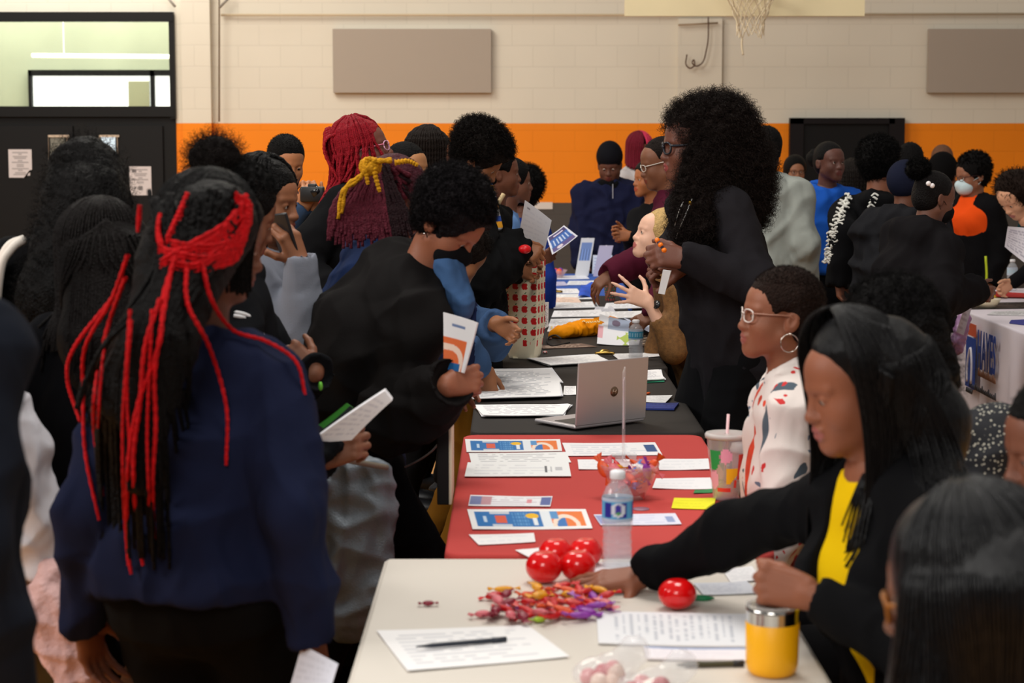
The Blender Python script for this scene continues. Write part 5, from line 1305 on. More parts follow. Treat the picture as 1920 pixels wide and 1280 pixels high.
# table at right with printed cloth
def textmesh(s, size, loc, rot, m, name, parent=None, ext=.001, bold=0, sx=1):
    c = bpy.data.curves.new(name, 'FONT'); c.body = s; c.size = size; c.extrude = ext; c.offset = bold; c.resolution_u = 3
    t = bpy.data.objects.new('t', c); COL.objects.link(t); dg = bpy.context.evaluated_depsgraph_get(); me = bpy.data.meshes.new_from_object(t.evaluated_get(dg))
    bpy.data.objects.remove(t); me.materials.clear(); me.materials.append(m)
    M4 = Matrix.Translation(loc) @ rot.to_4x4() @ Matrix.Diagonal((sx, 1, 1, 1)); me.transform(M4)
    return link(name, me, parent)
HB = mat('logo_blue', (28, 62, 140), .6); HG = mat('logo_brown', (140, 100, 80), .7); HK = mat('logo_grey', (70, 70, 76), .7); HR = mat('logo_orange', (190, 80, 50), .7)
RW = Matrix(((0, 0, -1), (-1, 0, 0), (0, 1, 0)))           # text reads towards the camera along -Y, faces -X
lg = thing('cloth_logo', (2.63, 10.6, .5), 'blue and orange word logo printed on the side of the white tablecloth', 'logo')
xf_ = 2.628
textmesh('HAYES', .30, Vector((xf_, 10.66, .47)), RW, HB, 'logo_word', lg, bold=.006, sx=.46)
for nm, y0, y1, z0, z1, m in (('logo_block', 10.92, 10.70, .33, .62, HB), ('logo_cap', 10.88, 10.70, .63, .70, HR)):
    V, Q = box((xf_, (y0 + y1) / 2, (z0 + z1) / 2), (.004, abs(y0 - y1), z1 - z0), bevel=.0015 if nm == 'logo_block' else 0); npmesh(nm, V, Q, m, lg, smooth=False)
c = curve([(xf_ - .004, 10.86, .36), (xf_ - .004, 10.86, .46), (xf_ - .004, 10.80, .56), (xf_ - .004, 10.76, .48), (xf_ - .004, 10.76, .36)], 20); V, Q = tubes(c, .008, 6); npmesh('logo_line', V, Q, mat('logo_white', (226, 220, 228), .7), lg)
V, Q, _ = merge([tubes(curve([(xf_ - .002, 10.62 - k * .036, .425), (xf_ - .002, 10.605 - k * .036, .455 if k % 3 else .47), (xf_ - .002, 10.595 - k * .036, .425)], 5), .0032, 4) for k in range(11)]); npmesh('logo_line', V, Q, HG, lg)
V, Q, _ = merge([tubes(curve([(xf_ - .002, 10.82 - k * .036, .335), (xf_ - .002, 10.805 - k * .036, .36 if k % 4 else .375), (xf_ - .002, 10.795 - k * .036, .335)], 5), .0032, 4) for k in range(17)]); npmesh('logo_line', V, Q, HK, lg)
V, Q, _ = merge([tubes(curve([(xf_ - .002, 10.88 - k * .03, .30), (xf_ - .002, 10.87 - k * .03, .325)], 3), .006, 4) for k in range(5)]); npmesh('logo_line', V, Q, HK, lg)
tb = PZ(1849, 577, ZT); r = thing('treat_bowl', tb, 'clear bowl of pale treats on the white cloth at right', 'bowl')
V, Q = lathe([(.0001, 0), (.055, 0), (.088, .055), (.085, .055), (.052, .005), (.0001, .005)], 28, tb); npmesh('shell', V, Q, mat('bowl_pale', (244, 232, 206), .15, alpha=.5), r)
V, Q = lathe([(.0001, .006), (.052, .006), (.078, .042), (.05, .05), (.0001, .054)], 28, tb); npmesh('treat_heap', crinkle(V, Q, .006, 30, 2), Q, mat('treats_cream', (226, 204, 160), .7), r)
sheet([(1820, 548), (1890, 546), (1904, 556), (1822, 560)], 'yellow sheet under the hand at the right table', paint_doc((226, 180, 50), (226, 180, 50), 2, 1))
sheet([(1862, 546), (1930, 550), (1940, 558), (1868, 556)], 'red folder beside the yellow sheet at right', paint_doc((196, 30, 30), (196, 30, 30), 2, 1), z=ZT + .006, name='folder', cat='folder')
sheet([(1830, 568), (1930, 566), (1940, 578), (1800, 580)], 'black table runner across the white cloth at right', paint_doc((34, 30, 30), (80, 66, 60), 3, 1), name='table_runner', cat='runner')
sheet([(1862, 584), (1925, 582), (1935, 592), (1850, 590)], 'grey printed leaflet on the near part of the white cloth', paint_doc((206, 204, 206), (150, 150, 150), 4, 1), name='leaflet', cat='leaflet')
sheet([(1896, 600), (1935, 598), (1945, 612), (1892, 606)], 'blue star shaped card at the right edge', paint_doc((56, 60, 140), (56, 60, 140), 4, 1), name='card', cat='card')
# ------------------------------------------------------------------ the crowd
def raylock(p, pts, Yf, lift=.006, n=26, headr=1.10):
    """lay a lock through pixel points onto the hair and clothes that lie behind them"""
    px = curve([(a, b, 0) for a, b in pts], n); out = []
    Mi = np.linalg.inv(p.Mh); fs = p.fields
    ys = np.arange(Yf - .35, Yf + .25, .006)
    for x, y, _ in px:
        r = ray(x, y); r = np.array(r) / r.y
        Pw = r[None] * ys[:, None] + np.array([0, 0, CAM_H]); hit = np.full(len(ys), False)
        q = xf(Pw, Mi); d = ((q[:, 0] / (.090 * headr)) ** 2 + ((q[:, 1] + .02) / (.108 * headr)) ** 2 + ((q[:, 2] - .03) / (.100 * headr)) ** 2) < 1
        hit |= d
        for f in fs:
            i = np.round((Pw - f.lo) / f.vox).astype(int); ok = ((i >= 0) & (i < np.array(f.A.shape))).all(1); j = np.clip(i, 0, np.array(f.A.shape) - 1)
            hit |= ok & (f.A[j[:, 0], j[:, 1], j[:, 2]] < lift)
        k = np.argmax(hit) if hit.any() else None
        out.append(ys[k] if k is not None else np.nan)
    out = np.array(out); ok = ~np.isnan(out)
    if not ok.any(): out[:] = Yf
    else:
        idx = np.arange(len(out)); out = np.interp(idx, idx[ok], out[ok])
    out = np.minimum(out, np.convolve(np.pad(out, 3, 'edge'), np.ones(7) / 7, 'valid') + .004)
    out = np.convolve(np.pad(out, 2, 'edge'), np.ones(5) / 5, 'valid')
    return np.array([np.array(ray(x, y)) / ray(x, y).y * Y + np.array([0, 0, CAM_H]) for (x, y, _), Y in zip(px, out)])
def mass(p, segs, rgb, amp=.006, fr=14, name='hair', strands=0, sl=.03, k=.04, vox=None, sub=(), rough=.45, curl=.004, m=None, sr=.00012):
    """hair volume from world capsules (a, b, ra, rb) plus loose curls"""
    f = Field(vox or max(p.voxh * 1.6, .004))
    for a, b, ra, rb in segs: f.cap(a, b, ra, rb, k=k)
    Rh = p.Mh[:3, :3]
    for c, r in sub:
        f.ell(xf(np.array([c]), p.Mh)[0], r, Rh, k=.012, op='s')
    V, Q = f.mesh(); V = crinkle(V, Q, amp, fr, p.rs.randint(999)); parts = [(V, Q)]
    p.fields = getattr(p, 'fields', []) + [f]
    if strands:
        fz_mask = np.ones(len(V), bool)
        for c, r in sub:
            q = (xf(V, np.linalg.inv(p.Mh)) - np.array(c)) / np.array(r); fz_mask &= (q ** 2).sum(1) > 1.25
        parts.append(fuzz(V, Q, strands, sl, max(.0005, p.D * sr), p.rs.randint(999), curl=curl, mask=fz_mask))
    V, Q, _ = merge(parts)
    return npmesh(name, V, Q, m or hairm(rgb, rough), p.root)
SEATED = []
FACE = [((0, .118, -.035), (.080, .088, .105))]
def capmesh(p, rgb, t=.012, amp=.001, name='hair', rough=.45, fr=40, **kw):
    f = cap_field(p, t, **kw); V, Q = f.mesh(); V = crinkle(V, Q, amp, fr, 5)
    return npmesh(name, xf(V, p.Mh), Q, hairm(rgb, rough), p.root)
BLK = (19, 16, 16); DBR = (40, 27, 21)
LG = dict(rgb=(16, 16, 18))
GH = glossy_hair('glossy_black_hair', (10, 9, 11), .36, .22)
GH2 = glossy_hair('very_glossy_black_hair', (10, 10, 13), .28, .34)
# --- left side, from the camera backwards
# woman with black and red braids
p = person('person in navy sweatshirt with long black and bright red braids, back turned', P(402, 452, 3.95), 108, body=163, H=1.68, pitch=-14, w=1.12, nd=.21, slope=.040, shw=.98,
           pelvis=P(365, 1070, 3.85), skin_c=(120, 72, 52), R=dict(pos=P(584, 1182, 3.74), dir=(.12, .1, -1), curl=.45, back=(1, -.4, 0)), L=dict(pos=P(160, 1160, 3.9), dir=(.1, .3, -1)),
           top=dict(rgb=(25, 30, 54), t=.020, cuff=1, hem=.02, loose=.006, fold=.011, ff=3.6, flare=.012, name='sweatshirt'), legs=dict(rgb=(14, 14, 16), t=.014), poleR=(.12, -.8, 0), poleL=(-.2, -.8, 0), gaze=(0, -12))
capmesh(p, BLK, .014, nape=-.10, ears=False, back=.008)
red1 = p
A0 = drape(p, np.radians(np.linspace(130, 410, 70)), .12, K=26, th0=.1, th1=1.7, r=1.19, jit=.004); lock_mesh(p, resample(A0, 60), braid_r(60, .0052, 40), BLK, 'braid')
mass(p, [(P(345, 470, 3.83), P(300, 640, 3.66), .085, .07), (P(400, 420, 3.86), P(345, 500, 3.78), .09, .08), (P(300, 640, 3.66), P(265, 900, 3.60), .06, .03), (P(330, 560, 3.72), P(215, 760, 3.64), .05, .03)], BLK, .004, 20, 'hair', k=.05)
rs = np.random.RandomState(11); A = []
for i in range(120):
    x0 = rs.randint(280, 450); y0 = rs.randint(350, 470); xe = 160 + i * 1.65 + rs.randint(-18, 18); ye = rs.randint(800, 1080) if 190 < xe < 320 else rs.randint(620, 860)
    A.append(raylock(p, [(x0, y0), (x0 * .55 + 330 * .45 - (300 - xe) * .1, 500), (xe * .6 + 300 * .4 - 14, 640), (xe - 10, 760), (xe, ye)], 3.8, n=30, headr=1.12))
A = resample(np.array(A), 90)
for k, sl in enumerate((slice(0, 40), slice(40, 80), slice(80, 120))):
    lock_mesh(p, A[sl], braid_r(90, .0055, 56), BLK, 'braid')
reds = [[(463, 375), (420, 430), (350, 470), (300, 500)], [(455, 392), (400, 455), (330, 480), (296, 470)], [(465, 410), (430, 470), (370, 505), (318, 500)], [(440, 372), (470, 400), (440, 452), (390, 490)], [(352, 372), (330, 420), (312, 458)], [(300, 412), (296, 440), (304, 470)], [(262, 395), (258, 425)],
        [(460, 430), (440, 478), (380, 492), (310, 478)], [(466, 400), (455, 445), (410, 468), (360, 470), (320, 462)], [(466, 386), (448, 440), (400, 480)],
        [(330, 480), (305, 560), (300, 640), (258, 760), (240, 870), (238, 1010), (246, 1076)], [(322, 500), (306, 590), (290, 700), (292, 800), (286, 900), (290, 1010)], [(350, 492), (352, 570), (392, 650), (424, 760), (424, 872)],
        [(378, 486), (396, 560), (436, 618), (500, 640), (555, 678), (572, 740)], [(240, 478), (210, 560), (160, 650), (156, 740), (160, 850), (186, 975)], [(235, 520), (200, 620), (180, 720), (176, 800), (192, 930)], [(210, 560), (140, 650), (126, 710), (150, 790)],
        [(300, 560), (272, 650), (262, 760), (250, 860), (256, 980), (268, 1060)], [(244, 580), (236, 700), (230, 800), (232, 940), (240, 1060)], [(285, 580), (280, 700), (276, 820), (280, 960)], [(246, 600), (238, 720), (244, 860)], [(205, 600), (190, 700), (182, 830)]]
for i, q in enumerate(reds):
    long = i >= 10
    a = resample(np.array([raylock(p, q, 3.8, lift=.017 if long else .012, n=36, headr=1.17)]), 80)
    if long: V, Q = tubes(a, braid_r(80, .0050 if i < 18 else .0038, 50), 7)
    else:
        q_ = a + 0; V, Q, _ = merge([tubes(q_ + np.array([0, .001 * k, .0075 * (k - 1.5)]), braid_r(80, .0050, 22, .8), 6) for k in range(4)])
    npmesh('red_braid', V, Q, hairm((196, 18, 24), .6), p.root)
c = P(566, 1216, 3.74)
o = quadmesh([P(566, 1208, 3.72), P(634, 1244, 3.66), P(618, 1296, 3.62), P(540, 1300, 3.70)], paint_doc((216, 218, 230), (206, 208, 220), 5, 3)); tag(o, 'white paper held low in the hand of the navy sweatshirt', 'paper')
# far left edge, close to the camera
p = person('person in dark navy coat cut by the left edge, nearest the camera', P(-175, 350, 2.9), 165, H=1.74, body=150, w=1.08, R=dict(pos=P(20, 1300, 2.75), dir=(0, .1, -1)), showface=False,
           top=dict(rgb=(26, 30, 40), t=.024, hem=-.3, fold=.008, name='coat'), legs=dict(rgb=(170, 40, 100)), pitch=-5); capmesh(p, BLK, .014, ears=False)
# white top behind it
p = person('person in white top beside the left edge with dark trousers', P(-95, 400, 4.35), 150, H=1.66, body=110, w=1.05, R=dict(pos=P(78, 1050, 4.2), dir=(.15, 0, -1), curl=.5), poleR=(.9, -.3, 0), showface=False,
           top=dict(rgb=(206, 204, 210), t=.022, loose=.016, puff=.01, fold=.012, ff=5, name='blouse'), legs=dict(rgb=(96, 74, 40))); capmesh(p, BLK, .014, ears=False)
f = Field(.007)
for a, b, ra, rb in ((P(92, 1060, 4.15), P(110, 1150, 4.12), .03, .07), (P(110, 1150, 4.12), P(150, 1270, 4.08), .07, .06), (P(110, 1150, 4.12), P(112, 1220, 4.1), .07, .05)): f.ecap(a, b, (ra, ra * .6), (rb, rb * .6), (1, 0, 0), k=.04)
V, Q = f.mesh(); V = folds(V, Q, .01, 6, 3); o = npmesh('knit_bag', V, Q, mat('pink_knit', (206, 166, 162), .9, .5, 90, .08)); tag(o, 'pale pink knitted bag hanging from a hand at lower left', 'bag')
# long black waves, black top, tan trousers
p = person('person in black top and tan trousers with long wavy black hair, at left', P(168, 352, 5.1), 150, body=178, H=1.72, w=1.15, skin_c=(140, 92, 70), pelvis=P(118, 800, 5.1), L=dict(pos=P(-30, 800, 4.9), dir=(0, 0, -1)), R=dict(pos=P(255, 760, 5.2), dir=(0, .4, -1)),
           top=dict(rgb=(17, 17, 19), t=.016, hem=.10, name='top'), legs=dict(rgb=(172, 132, 106), t=.014))
mass(p, [(P(160, 330, 5.1), P(165, 370, 5.06), .105, .11), (P(158, 390, 5.0), P(130, 560, 4.92), .115, .13), (P(130, 560, 4.92), P(150, 655, 4.92), .12, .07)], BLK, .008, 12, strands=2600, sl=.03, sub=FACE)
V, Q = tubes(curve([P(46, 448, 4.98), P(20, 468, 4.95), P(0, 510, 4.93), P(-12, 640, 4.9)], 20), .012, 8); V2, Q2 = tubes(curve([P(46, 448, 4.99), P(16, 462, 4.97), P(-10, 510, 4.95)], 20), .012, 8)
V, Q, _ = merge([(V, Q), (V2, Q2)]); o = npmesh('shoulder_strap', V, Q, mat('strap_white', (226, 216, 206), .6), p.root)
# straight dark hair between the two
p = person('person with straight dark hair, mostly hidden between the wavy hair and the red braids', P(206, 478, 4.6), 125, H=1.56, body=160, w=.95, skin_c=(130, 84, 62), showface=False, top=dict(rgb=(18, 18, 22), t=.014), legs=LG, lean=.02)
capmesh(p, BLK, .014, nape=-.1, ears=False)
mass(p, [(P(206, 460, 4.6), P(204, 490, 4.56), .098, .10), (P(200, 500, 4.54), P(178, 640, 4.44), .095, .08), (P(178, 640, 4.44), P(170, 700, 4.42), .08, .05)], (30, 25, 24), .003, 9, sub=FACE)
A0 = drape(p, np.radians(np.linspace(140, 400, 60)), .25, K=26, th0=.1, th1=1.7, r=1.2, jit=.004); lock_mesh(p, resample(A0, 40), .0035, (34, 28, 27), 'hair_lock')
A = resample(np.array([raylock(p, [(150 + i * 2.6 + 8, 410 + abs(i - 16) * 2), (138 + i * 3, 520), (125 + i * 3.2, 640 + (i * 37) % 90)], 4.5, n=20) for i in range(32)]), 40); lock_mesh(p, A, np.linspace(.004, .002, 40), (34, 28, 27), 'hair_lock')
# bun, black jacket with white stripe
p = person('person in black striped track jacket with a big fuzzy hair bun, holding rolled papers', P(445, 405, 5.0), 112, body=98, H=1.66, w=1.1, skin_c=(128, 82, 60), pelvis=P(470, 900, 5.0), hunch=.03,
           R=dict(pos=P(606, 858, 4.62), dir=(.8, .0, .35), back=(.1, -1, .3), curl=.75, fist=1), L=dict(pos=P(590, 700, 4.95), dir=(-.65, .1, .5), back=(.4, -1, 0), curl=1.0, fist=1), poleR=(-.6, -.2, -.8), poleL=(.6, 0, -.9), pitch=-20,
           top=dict(rgb=(24, 25, 28), t=.020, cuff=1, loose=.010, fold=.01, name='track_jacket', collar=.03), legs=dict(rgb=(20, 20, 24)))
afro(p, .012, BLK, n=1500, fz=.012, amp=.003)
bp = local(p, (0, -.045, .165)); f = Field(.004); f.ell(P(402, 300, 4.98), (.066, .062, .062), k=.03); f.cap(P(415, 335, 4.98), P(430, 365, 4.98), .06, .07, k=.03); V, Q = f.mesh(); V = crinkle(V, Q, .005, 24, 2)
F2 = fuzz(V, Q, 3000, .034, .0005, 4, curl=.004); V, Q, _ = merge([(V, Q), F2]); npmesh('hair_bun', V, Q, hairm((34, 24, 21), .6), p.root)
for off in (0, 7):
    a = raylock(p, [(438, 584 + off), (462, 590 + off), (482, 606 + off), (500, 640 + off)], 4.85, n=20, headr=.1); V, Q = tubes(a, .005, 6); npmesh('white_stripe', V, Q, mat('stripe_white', (222, 222, 224), .6), p.root)
f = Field(.004); f.ell(P(601, 724, 4.84), (.006, .01, .013), k=.003); V, Q = f.mesh(); npmesh('green_mark', V, Q, mat('mark_green', (110, 200, 60), .6), p.root)
rl = [P(574, 822, 4.6), P(640, 790, 4.58), P(732, 738, 4.55)]
for k, (c0, c1, w_, lb) in enumerate(((P(585, 838, 4.58), P(722, 742, 4.50), 16, 'folded white programme gripped in the black cuffed hand'), (P(588, 812, 4.66), P(655, 762, 4.62), 10, 'green and white leaflet behind the folded programme'))):
    up2 = Vector((-.35, .1, -.5)).normalized()
    q = [c0, c1, c1 + Vector((.022, 0, .018 if k == 0 else .0)) + Vector((.0, 0, -.0)), c0 + Vector((.08, 0, -.012))]
    if k == 0: q = [P(580, 828, 4.60), P(722, 730, 4.5), P(736, 748, 4.5), P(660, 822, 4.58)]
    else: q = [P(576, 812, 4.68), P(652, 756, 4.64), P(664, 764, 4.64), P(600, 822, 4.66)]
    o = quadmesh(q, paint_doc((236, 234, 238), (214, 212, 220), 8, 2, rot=True) if k == 0 else (lambda u, v: np.where((v < .6)[:, None], np.array(lin((60, 140, 50))), np.array(lin((30, 36, 40))))), th=.012 if k == 0 else .004, curl=.006); tag(o, lb, 'paper')
# silver grey bag
f = Field(.008)
L_ = Vector((1, -.1, 0))
f.ecap(P(662, 880, 4.9), P(650, 1150, 4.9), (.10, .03), (.115, .05), L_, k=.04); f.ecap(P(610, 900, 4.9), P(620, 1140, 4.9), (.05, .03), (.07, .05), L_, k=.05); f.ecap(P(690, 880, 4.9), P(672, 1150, 4.9), (.05, .025), (.06, .04), L_, k=.05)
V, Q = f.mesh(); V = folds(V, Q, .012, 5.5, 6)
r = thing('shopping_bag', P(650, 1195, 4.9), 'silver grey woven shopping bag hanging from the black cuffed hand', 'bag')
npmesh('sack', V, Q, mat('silver_weave', (112, 120, 128), .42, .3, 260, .12, 20, metal=.35), r)
V, Q = tubes(curve([P(600, 870, 4.86), P(628, 850, 4.7), P(650, 862, 4.68), P(725, 876, 4.86)], 24), .008, 6); npmesh('handle', V, Q, mat('bag_trim', (120, 112, 96), .6), r)
# grey hoodie with phone
p = person('person in light grey hoodie talking into a phone held at the chin', P(500, 378, 5.8), 72, H=1.66, body=85, skin_c=(150, 98, 70), pitch=-8, lean=.02, R=dict(pos=P(562, 492, 5.55), dir=(-.35, -.1, .9), back=(.6, -.7, .2), curl=.55, fist=.6, thumb=.7), poleR=(.3, -.1, -1), L=dict(fwd=.1),
           top=dict(rgb=(132, 136, 148), t=.020, hood=.8, cuff=1, loose=.008, fold=.009, name='hoodie'), legs=LG)
capmesh(p, BLK, .014, hl=-.0, nape=-.08, amp=.003, fr=24)
A = drape(p, np.radians(np.r_[np.linspace(135, 345, 40), [30, 20, 5, 12, 350]]), .16, K=26, th1=1.7, r=1.16); lock_mesh(p, resample(A, 60), braid_r(60, .008, 30), BLK, 'braid')
pc = P(534, 446, 5.55); r = thing('phone', pc, 'dark phone held up to the chin above a grey sleeve', 'phone')
Rp = frame((.75, -.6, .1), (-.33, -.1, .93)); V, Q = box((0, 0, 0), (.010, .074, .150), bevel=.0045); Rp = np.array([[Rp[i][0], Rp[i][1], Rp[i][2]] for i in range(3)]); V = V @ Rp.T + np.array(pc); npmesh('case', V, Q, mat('phone_case', (34, 32, 34), .3), r)
V, Q = box((-.0052, 0, 0), (.0015, .066, .140)); V = V @ Rp.T + np.array(pc); npmesh('screen', V, Q, mat('phone_screen', (150, 160, 156), .15), r, smooth=False)
# man with camera by the wall
p = person('bearded man with short black hair looking down at a small camera', P(537, 306, 9.1), 28, H=1.75, female=False, skin_c=(178, 118, 80), pitch=-16, w=1.05, gaze=(0, -25), body=45,
           R=dict(pos=P(566, 392, 8.75), dir=(.3, -.1, .7), curl=.8, fist=.6, back=(.3, -1, 0)), L=dict(pos=P(588, 392, 8.8), dir=(-.1, -.2, .8), curl=.8, back=(.4, -.8, 0)), top=dict(rgb=(48, 66, 92), t=.018, collar=.03, name='denim_jacket', fold=.008), legs=dict(rgb=(30, 34, 50)))
short(p, .012, BLK, n=900, hl=.006); beard(p)
pc = P(586, 364, 8.72); r = thing('camera', pc, 'small black camera held in both hands by the bearded man', 'camera')
V, Q = box((pc.x, pc.y, pc.z), (.11, .05, .07), bevel=.008); npmesh('camera_body', V, Q, mat('camera_black', (26, 26, 28), .35), r)
V, Q = lathe([(.001, .04), (.026, .04), (.028, .03), (.030, 0), (.001, 0)], 20, pc, Matrix.Rotation(math.radians(60), 3, 'Y')); npmesh('lens', V, Q, mat('lens_black', (14, 14, 18), .15), r)
V, Q = box((pc.x, pc.y, pc.z + .038), (.04, .035, .02), bevel=.006); npmesh('viewfinder', V, Q, mat('camera_black', (26, 26, 28)), r)
# red locs, pink glasses
p = person('person with long bright red locs and pink glasses, black jacket over red shirt', P(684, 282, 7.9), 88, body=80, pitch=14, H=1.82, w=1.1, skin_c=(112, 66, 52), pelvis=P(640, 600, 7.9), R=dict(pos=P(640, 560, 7.5), dir=(.5, 0, -.8)), L=dict(fwd=.1),
           top=dict(rgb=(18, 18, 20), t=.026, loose=.012, fold=.012, name='jacket', vneck=.3, open_front=.03), legs=LG)
garment(p, rgb=(176, 20, 44), t=.012, name='shirt', sleeves='', collar=.05)
capmesh(p, (150, 24, 34), .012, nape=-.09, hl=-.012, amp=.003, fr=30)
A = drape(p, np.radians(np.r_[np.linspace(125, 400, 64)]), np.r_[np.full(64, .24)], K=28, th1=1.7, r=1.12, jit=.018, spread=.035, out=.02, wave=.006)
for i in range(10):
    a = A[i * 6]; a[10:, 2] += 0
lock_mesh(p, resample(A, 60), braid_r(60, .0075, 26), (138, 22, 34), 'red_locs')
A = np.array([xf(curve([(x, -.06 + .01 * x, .09), (x * 1.3, -.13, .10 + .02 * math.cos(x * 60)), (x * 1.6, -.15, .02), (x * 1.5 + .01, -.12, -.10)], 30), p.Mh) for x in np.linspace(-.05, .05, 12)])
lock_mesh(p, resample(A, 60), braid_r(60, .008, 26), (150, 26, 36), 'red_locs')
glasses(p, (206, 150, 180), metal=0, r=.0022, w=.023, h=.019, temple=(214, 110, 140))
# burgundy and yellow ponytail
p = person('person with burgundy ponytail streaked with yellow, denim jacket', P(742, 372, 5.9), 104, body=110, pitch=-24, H=1.66, skin_c=(110, 64, 50), pelvis=P(670, 720, 6.0), w=1.1, lean=.0, R=dict(pos=P(770, 700, 5.7), dir=(.5, .2, -.7)), L=dict(fwd=.1),
           top=dict(rgb=(40, 56, 96), t=.020, fold=.012, loose=.01, name='denim_jacket', collar=.03), legs=dict(rgb=(36, 40, 60)))
capmesh(p, (66, 26, 36), .012, nape=-.08, amp=.004, fr=30)
rs = np.random.RandomState(3); A = []; B = []
for i in range(46):
    x0 = 700 + rs.randint(-16, 50); e = 615 + i * 3.6
    A.append(curve([P(770 - rs.randint(0, 60), 330 + rs.randint(0, 60), 5.82), P(712 + rs.randint(-10, 16), 308 + rs.randint(-6, 10), 5.80), P(e * .5 + 350, 345 + rs.randint(0, 20), 5.76), P(e * .85 + 100, 390, 5.72), P(e, 430 + rs.randint(0, 40), 5.70)], 60))
sp_ = np.array(A); lock_mesh(p, sp_[:34], braid_r(60, .0085, 24), (84, 28, 40), 'locs'); lock_mesh(p, sp_[34:], braid_r(60, .008, 24), (50, 22, 28), 'locs')
Y_ = [[(735, 300), (700, 305), (676, 330), (650, 350), (640, 400)], [(706, 302), (690, 300), (684, 320), (668, 340), (642, 360), (634, 410)], [(690, 296), (686, 320), (690, 346)], [(700, 300), (704, 330), (712, 360)], [(740, 305), (765, 302), (784, 310)]]
A = np.array([curve([P(x, y, 5.70) for x, y in q], 40) for q in Y_]); lock_mesh(p, A, braid_r(40, .0095, 16), (206, 146, 24), 'yellow_loc')
f = Field(.004); f.ell(P(694, 312, 5.72), (.035, .03, .03), k=.02); V, Q = f.mesh(); npmesh('hair_tie', crinkle(V, Q, .004, 40), Q, hairm((214, 150, 30)), p.root)
# bending person in the black jacket
p = person('person bending over the table in loose black jacket and black face mask, short curly hair', P(843, 420, 5.45), 62, body=108, pitch=-42, H=1.70, hunch=.09, w=1.06, skin_c=(146, 90, 66), pelvis=P(655, 800, 5.62), gaze=(0, -20), neck_fwd=.03,
           R=dict(pos=P(836, 724, 5.12), dir=(.5, .15, .1), back=(.5, -.8, .3), curl=.9, fist=1, thumb=.6), L=dict(pos=P(800, 720, 5.7), dir=(1, 0, -.2)), poleR=(-.2, -.3, -1), poleL=(-.6, 0, -1),
           top=dict(rgb=(27, 25, 25), t=.030, loose=.024, hem=-.16, fold=.016, ff=3, name='jacket', collar=.012, flare=.02), legs=dict(rgb=(15, 15, 17), skirt=True))
f = Field(.005); f.ecap(P(842, 498, 5.42), P(866, 575, 5.38), (.045, .04), (.035, .04), (1, 0, 0), k=.03); V, Q = f.mesh(); npmesh('shirt_collar', folds(V, Q, .005, 9, 1), Q, cloth((66, 96, 138)), p.root)
afro(p, .032, (34, 28, 32), n=4200, fz=.016, amp=.009, frq=22, nape=-.05)
facemask(p); earring(p, .004, (230, 226, 220), sx=1, stud=True)
a = raylock(p, [(735, 884), (775, 868), (810, 845), (836, 812)], 5.3, n=16, headr=.1); V, Q = tubes(a, .003, 5); npmesh('hem_trim', V, Q, mat('trim_grey', (150, 146, 146), .6), p.root)
def paint_curl(u, v):
    c = np.tile(np.array(lin((238, 236, 238))), (len(u), 1)); og = (v > .42) & (u < .75); c[og] = lin((226, 110, 60))
    d = np.sqrt(((u - .15) / .6) ** 2 + ((v - .85) / .34) ** 2); c[og & (d > .62) & (d < .95)] = lin((244, 214, 196)); c[og & (v > .86) & (u < .6)] = lin((36, 100, 160)); c[(v > .15) & (v < .2) & (u > .2) & (u < .6)] = lin((110, 130, 170)); return c
o = quadmesh([P(838, 586, 5.2), P(902, 606, 5.08), P(876, 700, 5.08), P(838, 692, 5.16)], paint_curl, curl=.012, th=.004, name='flyer', res=.0025); tag(o, 'curled orange and white flyer gripped by the bending person', 'flyer')
r = thing('tote_bag', P(845, 930, 5.3), 'narrow cream and black tote hanging at the left side of the red table', 'bag')
for nm_, xo, wd_, mt_ in (('sack', 832, .035, mat('tote_black', (16, 15, 16), .8)), ('side_panel', 845, .010, mat('tote_canvas', (238, 228, 200)))):
    V, Q = box((P(xo, 860, 5.3).x, 5.35, (P(843, 790, 5.3).z + P(843, 940, 5.3).z) / 2), (wd_, .20, P(843, 790, 5.3).z - P(843, 940, 5.3).z), bevel=.004); npmesh(nm_, V, Q, mt_, r, smooth=False)
V, Q = tubes(curve([P(840, 796, 5.26), P(846, 740, 5.30), P(846, 742, 5.40), P(840, 796, 5.44)], 20), .006, 6); npmesh('handle', V, Q, mat('tote_white', (232, 226, 220), .7), r)
# denim sleeves leaning on the papers
p = person('person leaning on the paper stack in navy top with pale denim cuffs, mustard trousers', P(864, 482, 7.7), 100, body=84, pitch=-35, H=1.62, hunch=.03, skin_c=(150, 98, 66), pelvis=P(818, 690, 7.75), showface=False,
           R=dict(pos=P(912, 694, 7.45), dir=(.1, -.2, -1), curl=.25, spread=.2, back=(.2, -1, .1)), L=dict(pos=P(928, 604, 7.5), dir=(.7, -.3, -.4), curl=.5), poleR=(-.3, -.4, .2), poleL=(.3, .2, -.6),
           top=dict(rgb=(30, 36, 66), t=.022, sleeve=.86, loose=.022, collar=.04, fold=.012, name='denim_top', colfn=(lambda C: (C[:, 0] > P(893, 600, 7.6).x), cloth((60, 84, 120)))), legs=dict(rgb=(112, 74, 20), t=.02))
afro(p, .02, DBR, n=900, amp=.006, ears=False)
